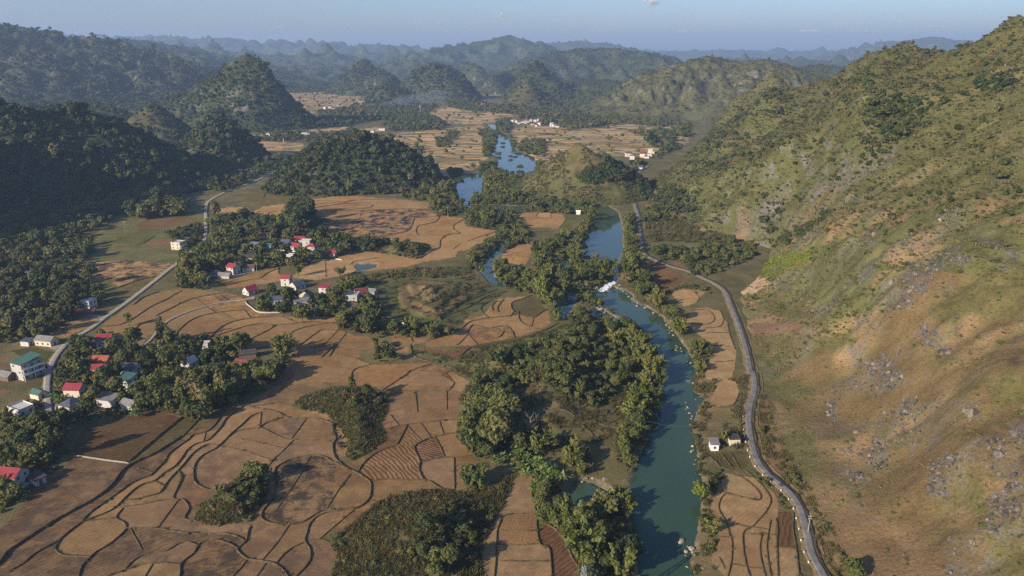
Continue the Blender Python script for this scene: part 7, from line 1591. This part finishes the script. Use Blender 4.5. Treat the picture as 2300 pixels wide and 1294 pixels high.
# banana plants
nb = 0
for poly, n, where in ((P('H', [(1020,530),(1200,470),(1280,540),(1440,580),(1480,660),(1440,740),(1320,740),(1250,640),(1050,590)]), 64, 'in the banana grove beside the lower inlet'), (P('K', [(880,330),(1000,300),(1200,350),(1150,420),(900,430)]), 26, 'in the gardens of the middle village'), (P('J', [(500,1060),(600,1070),(600,1140),(510,1130)]), 8, 'beside the red roofed cream house'), (P('J', [(1250,1170),(1390,1160),(1380,1260),(1260,1270)]), 9, 'at the grey open shed'), (P('J', [(1440,890),(1660,880),(1660,950),(1460,950)]), 12, 'behind the brown tiled house'), (P('J', [(770,1090),(890,1070),(890,1120),(780,1130)]), 6, 'right of the red roofed cream house'), (P('H', [(1290,680),(1340,700),(1350,920),(1310,930)]), 10, 'along the stubble strip by the inlet')):
    a = np.array(poly); m = 0; tries = 0
    while m < n and tries < 4000:
        tries += 1; q = (_t.uniform(a[:, 0].min(), a[:, 0].max()), _t.uniform(a[:, 1].min(), a[:, 1].max()))
        if not in_poly(np.array([q[0]]), np.array([q[1]]), poly)[0]: continue
        x, y = ground_pt(*q, 2.0); x = float(x); y = float(y); z = float(base_z(np.array([x]), np.array([y]))[0])
        if (np.hypot(hx - x, hy - y) < hr * .8).any(): continue
        l, st = BANANAS[_t.randrange(3)]; plant('banana_plant', (('leaves', l), ('stem', st)), (x, y, z), _t.uniform(.8, 1.25), _t.uniform(0, 6.28), 'banana plant with drooping leaves ' + where, 'banana plant', 'banana plants ' + where); m += 1

# ------------------------------------------------------------------ small things
# road posts on the river side of the road
ln, rt = dr, right; acc = 0; post = MB().box(-.14, .14, -.14, .14, -.3, .75).mesh('post', M['white']); cap = MB().box(-.143, .143, -.143, .143, .753, .95).mesh('post_cap', M['roof_red'])
for i in range(1, len(ln)):
    acc += np.hypot(*(ln[i] - ln[i - 1]))
    if 200 < ln[i][1] < 300 and acc > 4.5:
        acc = 0; q = ln[i] - rt[i] * 2.6; z = float(base_z(np.array([q[0]]), np.array([q[1]]))[0])
        e = empty('road_post', (q[0], q[1], z + .15)); tag(e, 'short white marker post along the river side of the road', 'post', 'white posts along the river road'); link('post', post, e); link('cap', cap, e)
# motorbike on the road
mx, my, mz = at_ground('Q', (1350, 850))
e = empty('motorbike', (mx, my, mz + .33), math.radians(25)); tag(e, 'dark motorbike standing on the grey river road', 'motorbike')
def wheel(y):
    mb = MB()
    for k in range(14):
        a0, a1 = 6.283 * k / 14, 6.283 * (k + 1) / 14
        mb.tube([(0, y + .3 * math.cos(a0), .3 + .3 * math.sin(a0)), (0, y + .3 * math.cos(a1), .3 + .3 * math.sin(a1))], .05, 5)
    return mb.build('wheel', M['rubber'], e)
for y in (-.62, .62): wheel(y)
MB().tube([(0, -.6, .55), (0, -.2, .75), (0, .25, .78), (0, .5, .9)], [.1, .17, .15, .07], 8).build('body', M['paint_blue'], e, True)
MB().box(-.14, .14, -.62, .1, .86, .96).build('seat', M['rubber'], e)
MB().tube([(-.36, .42, 1.05), (-.1, .5, 1.0), (.1, .5, 1.0), (.36, .42, 1.05)], .025, 5).build('handlebar', M['steel'], e)
MB().tube([(0, .5, 1.0), (0, .62, .3)], .04, 5).build('fork', M['steel'], e)
MB().tube([(0, .56, .9), (0, .68, .9)], .09, 8).build('headlight', M['white'], e)
# power poles and cables
def pole(c, q, h, label, arm=1.6):
    x, y, z = at_ground(c, q); e = empty('power_pole', (x, y, z)); tag(e, label, 'pole')
    MB().tube([(0, 0, -.6), (0, 0, h)], [.2, .12], 7).build('shaft', M['concrete'], e)
    for k in (.75, 1.7): MB().box(-arm / 2, arm / 2, -.07, .07, h - k, h - k + .12).build('crossarm', M['steel'], e)
    for s_ in (-1, 1):
        for k in (.75, 1.7): MB().tube([(s_ * arm * .43, 0, h - k + .121), (s_ * arm * .43, 0, h - k + .4)], .06, 5).build('insulator', M['white'], e)
    return (x, y, z + h - .6)
p0 = pole('D', (195, 700), 12, 'concrete power pole in front of the left wood', 3.4)
p1 = pole('D', (810, 352), 11, 'power pole in the green field left of the road', 2.4)
p2 = pole('E', (737, 255), 12, 'tall power pole beside the terraced fields', 1.6)
p3 = pole('D', (1660, 610), 8, 'short power pole by the middle village', 1.4)
pole('I', (905, 1010), 7, 'small power pole beside the lower road', 1.2)
def pylon(c, q, h, label):
    x, y, z = at_ground(c, q); e = empty('lattice_pylon', (x, y, z), .5); tag(e, label, 'pylon'); b = h * .09; t = .35
    for sx in (-1, 1):
        for sy_ in (-1, 1): MB().tube([(sx * b, sy_ * b, -.5), (sx * t, sy_ * t, h)], .11, 4).build('leg', M['steel'], e)
    mb = MB()
    for k in range(9):
        z0, z1 = h * k / 9, h * (k + 1) / 9; r0 = b + (t - b) * k / 9; r1 = b + (t - b) * (k + 1) / 9
        for (ax, ay, bx, by) in ((-1, -1, 1, -1), (1, -1, 1, 1), (1, 1, -1, 1), (-1, 1, -1, -1)):
            mb.tube([(ax * r0, ay * r0, z0), (bx * r1, by * r1, z1)], .05, 3); mb.tube([(bx * r0, by * r0, z0), (ax * r1, ay * r1, z1)], .05, 3)
    mb.build('lattice', M['steel'], e)
    for k in (.72, .84, .96): MB().tube([(-h * .14, 0, h * k), (0, 0, h * k + .5), (h * .14, 0, h * k)], .09, 4).build('crossarm', M['steel'], e)
pylon('H', (1600, 1656), 23, 'steel lattice pylon top at the lower edge by the river trees')
pylon('A', (1502, 1060), 26, 'distant steel pylon in front of the small dark cone hill')
pylon('A', (1838, 985), 24, 'distant steel pylon left of the round wooded hill')
pylon('B', (557, 750), 30, 'distant steel pylon behind the long low wood')
a = at_ground('H', (2070, 400)); b_ = at_ground('I', (200, 400))
pts = [(a[0] - 6, a[1], 8.5), ((a[0] + b_[0]) / 2, (a[1] + b_[1]) / 2, 5.5), (b_[0] + 12, b_[1], 7.5)]
pts = [tuple(v) for v in smooth_line([np.array(v) for v in pts], 3.0)]
tag(MB().tube(pts, .022, 4).build('overhead_cable', M['steel']), 'thin pale cable strung across the lower river', 'cable')
# water buffalo grazing on the narrow field
def buffalo(c, q, rz, label):
    x, y, z = at_ground(c, q); me = shared('buff', make_buff); o = link('water_buffalo', me); o.location = (x, y, z); o.rotation_euler = (0, 0, rz); tag(o, label, 'buffalo')
def make_buff():
    me = bpy.data.meshes.new('water_buffalo')
    v = [(-.9, 0, 1.15), (-.3, 0, 1.12), (.35, 0, 1.15), (.85, 0, 1.25), (1.25, 0, 1.1), (1.6, 0, .75)]; ed = [(0, 1), (1, 2), (2, 3), (3, 4), (4, 5)]; r = [.38, .47, .46, .34, .22, .13]
    for sx, sd in ((-.85, 1), (-.85, -1), (.7, 1), (.7, -1)):
        i = len(v); v += [(sx, .22 * sd, .75), (sx + (.06 if sx < 0 else -.03), .22 * sd, .38), (sx, .22 * sd, .02)]; ed += [(0 if sx < 0 else 2, i), (i, i + 1), (i + 1, i + 2)]; r += [.18, .1, .085]
    for sd in (1, -1):
        i = len(v); v += [(1.25, .32 * sd, 1.3), (1.0, .5 * sd, 1.42)]; ed += [(4, i), (i, i + 1)]; r += [.06, .03]
    i = len(v); v += [(-1.2, 0, 1.0), (-1.25, 0, .5)]; ed += [(0, i), (i, i + 1)]; r += [.05, .04]
    me.from_pydata(v, ed, []); o = bpy.data.objects.new('buff', me); tmp = bpy.data.collections.new('tmp'); COL.children.link(tmp); tmp.objects.link(o)
    m = o.modifiers.new('skin', 'SKIN'); m2 = o.modifiers.new('sub', 'SUBSURF'); m2.levels = 1; m2.render_levels = 1
    for k, q in enumerate(r): me.skin_vertices[0].data[k].radius = (q, q)
    me.skin_vertices[0].data[1].use_root = True
    dg = bpy.context.evaluated_depsgraph_get(); out = bpy.data.meshes.new_from_object(o.evaluated_get(dg)); out.materials.clear(); out.materials.append(M['hide'])
    bpy.data.objects.remove(o); COL.children.unlink(tmp); bpy.data.collections.remove(tmp); return out
try:
    bpy.data.meshes.new('skin_probe')
    for c, q, rz, lb in (('G', (2195, 408), 1.2, 'uppermost dark buffalo on the narrow field strip'), ('G', (2195, 448), .3, 'dark buffalo in the middle of the three on the strip'), ('G', (2198, 468), 2.6, 'lowest dark buffalo of the three on the strip'), ('G', (2158, 330), .8, 'dark buffalo standing at the foot of the grassy knoll')): buffalo(c, q, rz, lb)
except Exception as ex: print('buffalo', ex)
# hay heap beside the three storey house, tombs on the hedge line
x, y, z = at_ground('J', (350, 800)); hay = crown('hay_heap', [(0, 0, .6, 4.5, 3.0, 1.1)], 700, .35, plain('straw_heap', (.33, .19, .08), .9, .4, 2), 501, .9, -.1)
o = link('hay_heap', hay); o.location = (x, y, z); tag(o, 'orange brown straw heap behind the three storey house', 'straw heap')
for c, q, m_, lb in (('E', (372, 935), 'white', 'white tomb in the hedge below the low terraced mound'), ('E', (390, 932), 'white', 'second white tomb in the hedge below the low terraced mound'), ('E', (445, 955), 'wall_cream', 'cream tomb right of the white tombs'), ('E', (480, 950), 'roof_red', 'red painted tomb right of the white tombs'), ('E', (500, 948), 'white', 'rightmost pale tomb of the row')):
    x, y, z = at_ground(c, q); e = empty('tomb', (x, y, z), _t.uniform(-.4, .4)); tag(e, lb, 'tomb')
    MB().box(-1.3, 1.3, -1, 1, -.3, .7).build('plinth', M['concrete'], e); MB().box(-1, 1, -.7, .7, .703, 1.3).build('chamber', M[m_], e); MB().box(-.5, .5, .5, .7, 1.303, 2.1).build('headstone', M[m_], e)
# white water of the rapids
ln = world_line(P('M', [(1460,858),(1420,880),(1390,905),(1350,940)]), 1.0); V = []; F = []
_f = np.random.default_rng(8)
for i, q in enumerate(ln):
    for k in range(9):
        c = q + _f.normal(0, 1.3, 2); s_ = _f.uniform(.3, 1.0); b0 = len(V)
        V += [(c[0] - s_, c[1] - s_ * .4, -.77), (c[0] + s_ * .8, c[1] - s_ * .5, -.76), (c[0] + s_, c[1] + s_ * .4, -.74), (c[0], c[1], -.5 + .15 * _f.random()), (c[0] - s_ * .7, c[1] + s_ * .5, -.76)]
        F += [[b0, b0 + 1, b0 + 3], [b0 + 1, b0 + 2, b0 + 3], [b0 + 2, b0 + 4, b0 + 3], [b0 + 4, b0, b0 + 3]]
tag(link('rapids_foam', mesh_np('rapids_foam', V, F, M['foam'], True)), 'white foaming water of the small rapids', kind='stuff')
# ------------------------------------------------------------------ smoke, clouds, the air
def vol_mat(name, color, density, aniso=.2):
    m = bpy.data.materials.new(name); m.use_nodes = True; t = m.node_tree; t.nodes.clear()
    o = t.nodes.new('ShaderNodeOutputMaterial'); v = t.nodes.new('ShaderNodeVolumePrincipled')
    v.inputs['Color'].default_value = (*color, 1); v.inputs['Density'].default_value = density; v.inputs['Anisotropy'].default_value = aniso
    t.links.new(v.outputs[0], o.inputs['Volume']); return m
def puffs(name, lobes, mat):
    iv, if_ = ico(3); vs, fs = [], []
    for k, L in enumerate(lobes):
        vs.append(iv * (1 + .18 * fbm(iv[:, 0] * 2 + k, iv[:, 1] * 2 + iv[:, 2], 3, k)[:, None]) * np.array(L[3:]) + np.array(L[:3])); fs.append(if_ + k * len(iv))
    return mesh_np(name, np.concatenate(vs), np.concatenate(fs), mat, True)
_c = random.Random(5)
def cloud_mat():
    m, t, b = nt('cloud_vapour'); b.inputs['Base Color'].default_value = (.85, .86, .88, 1); b.inputs['Roughness'].default_value = 1
    tr = t.nodes.new('ShaderNodeBsdfTransparent'); mx = t.nodes.new('ShaderNodeMixShader'); tl = t.nodes.new('ShaderNodeBsdfTranslucent'); m2 = t.nodes.new('ShaderNodeMixShader'); m2.inputs[0].default_value = .4
    t.links.new(range_n(t, noise_n(t, .009, 5, .65), .40, .70, .985, .72), mx.inputs[0]); t.links.new(b.outputs[0], m2.inputs[1]); t.links.new(tl.outputs[0], m2.inputs[2])
    t.links.new(m2.outputs[0], mx.inputs[1]); t.links.new(tr.outputs[0], mx.inputs[2]); t.links.new(mx.outputs[0], t.nodes['Material Output'].inputs[0]); return m
cm = cloud_mat()
for (px, py, wpx, hpx, lb) in ((1452, 6, 46, 16, 'largest white puff of cloud at the top of the sky'), (991, 50, 22, 8, 'small white cloud puff above the twin summit mountain'), (938, 52, 22, 7, 'faint cloud wisp left of the small white puff'), (1125, 35, 18, 12, 'faint upright cloud wisp in the middle sky'), (635, 62, 30, 5, 'thin cloud streak above the karst domes'), (1535, 70, 14, 5, 'tiny white cloud low over the right ridge'), (1812, 70, 34, 8, 'thin slanting cloud above the right ridge'), (1925, 71, 90, 5, 'long thin cloud streak at the right of the sky'), (2095, 62, 50, 6, 'faint cloud wisp above the jagged massif')):
    D = 21000.0; x, y, z = at_dist(px, py, D); s = D / FPX
    lob = [((_c.random() - .5) * wpx * s * .8, _c.uniform(-300, 300), (_c.random() - .5) * hpx * s * .7, wpx * s * _c.uniform(.12, .3), 300, hpx * s * _c.uniform(.2, .5)) for k in range(9)]
    o = link('cloud', puffs('cloud', lob, cm)); o.location = (x, y, z); tag(o, lb, 'cloud')
x, y = ground_pt(935, 243); sm = vol_mat('wood_smoke', (.75, .84, .97), .006)
lob = [(k * 16 - 70, _c.uniform(-12, 12), 10 + 4 * k * .6 + _c.uniform(-3, 3), 34, 26, 11 + k * .9) for k in range(9)]
o = link('smoke', puffs('smoke', lob, sm)); o.location = (float(x), float(y), 4); tag(o, 'blue wood smoke drifting low over the far fields', kind='stuff')
HAZE_TOP = 460.0
mb = MB().box(-16500, 16500, -900, 16400, -5.5, HAZE_TOP)
tag(mb.build('haze', vol_mat('haze_air', HAZE_COLOR, HAZE_DENSITY, .1)), 'thin blue haze hanging over the whole valley', kind='stuff')
open('/tmp/ninst','w').write(str(NINST)) if False else None
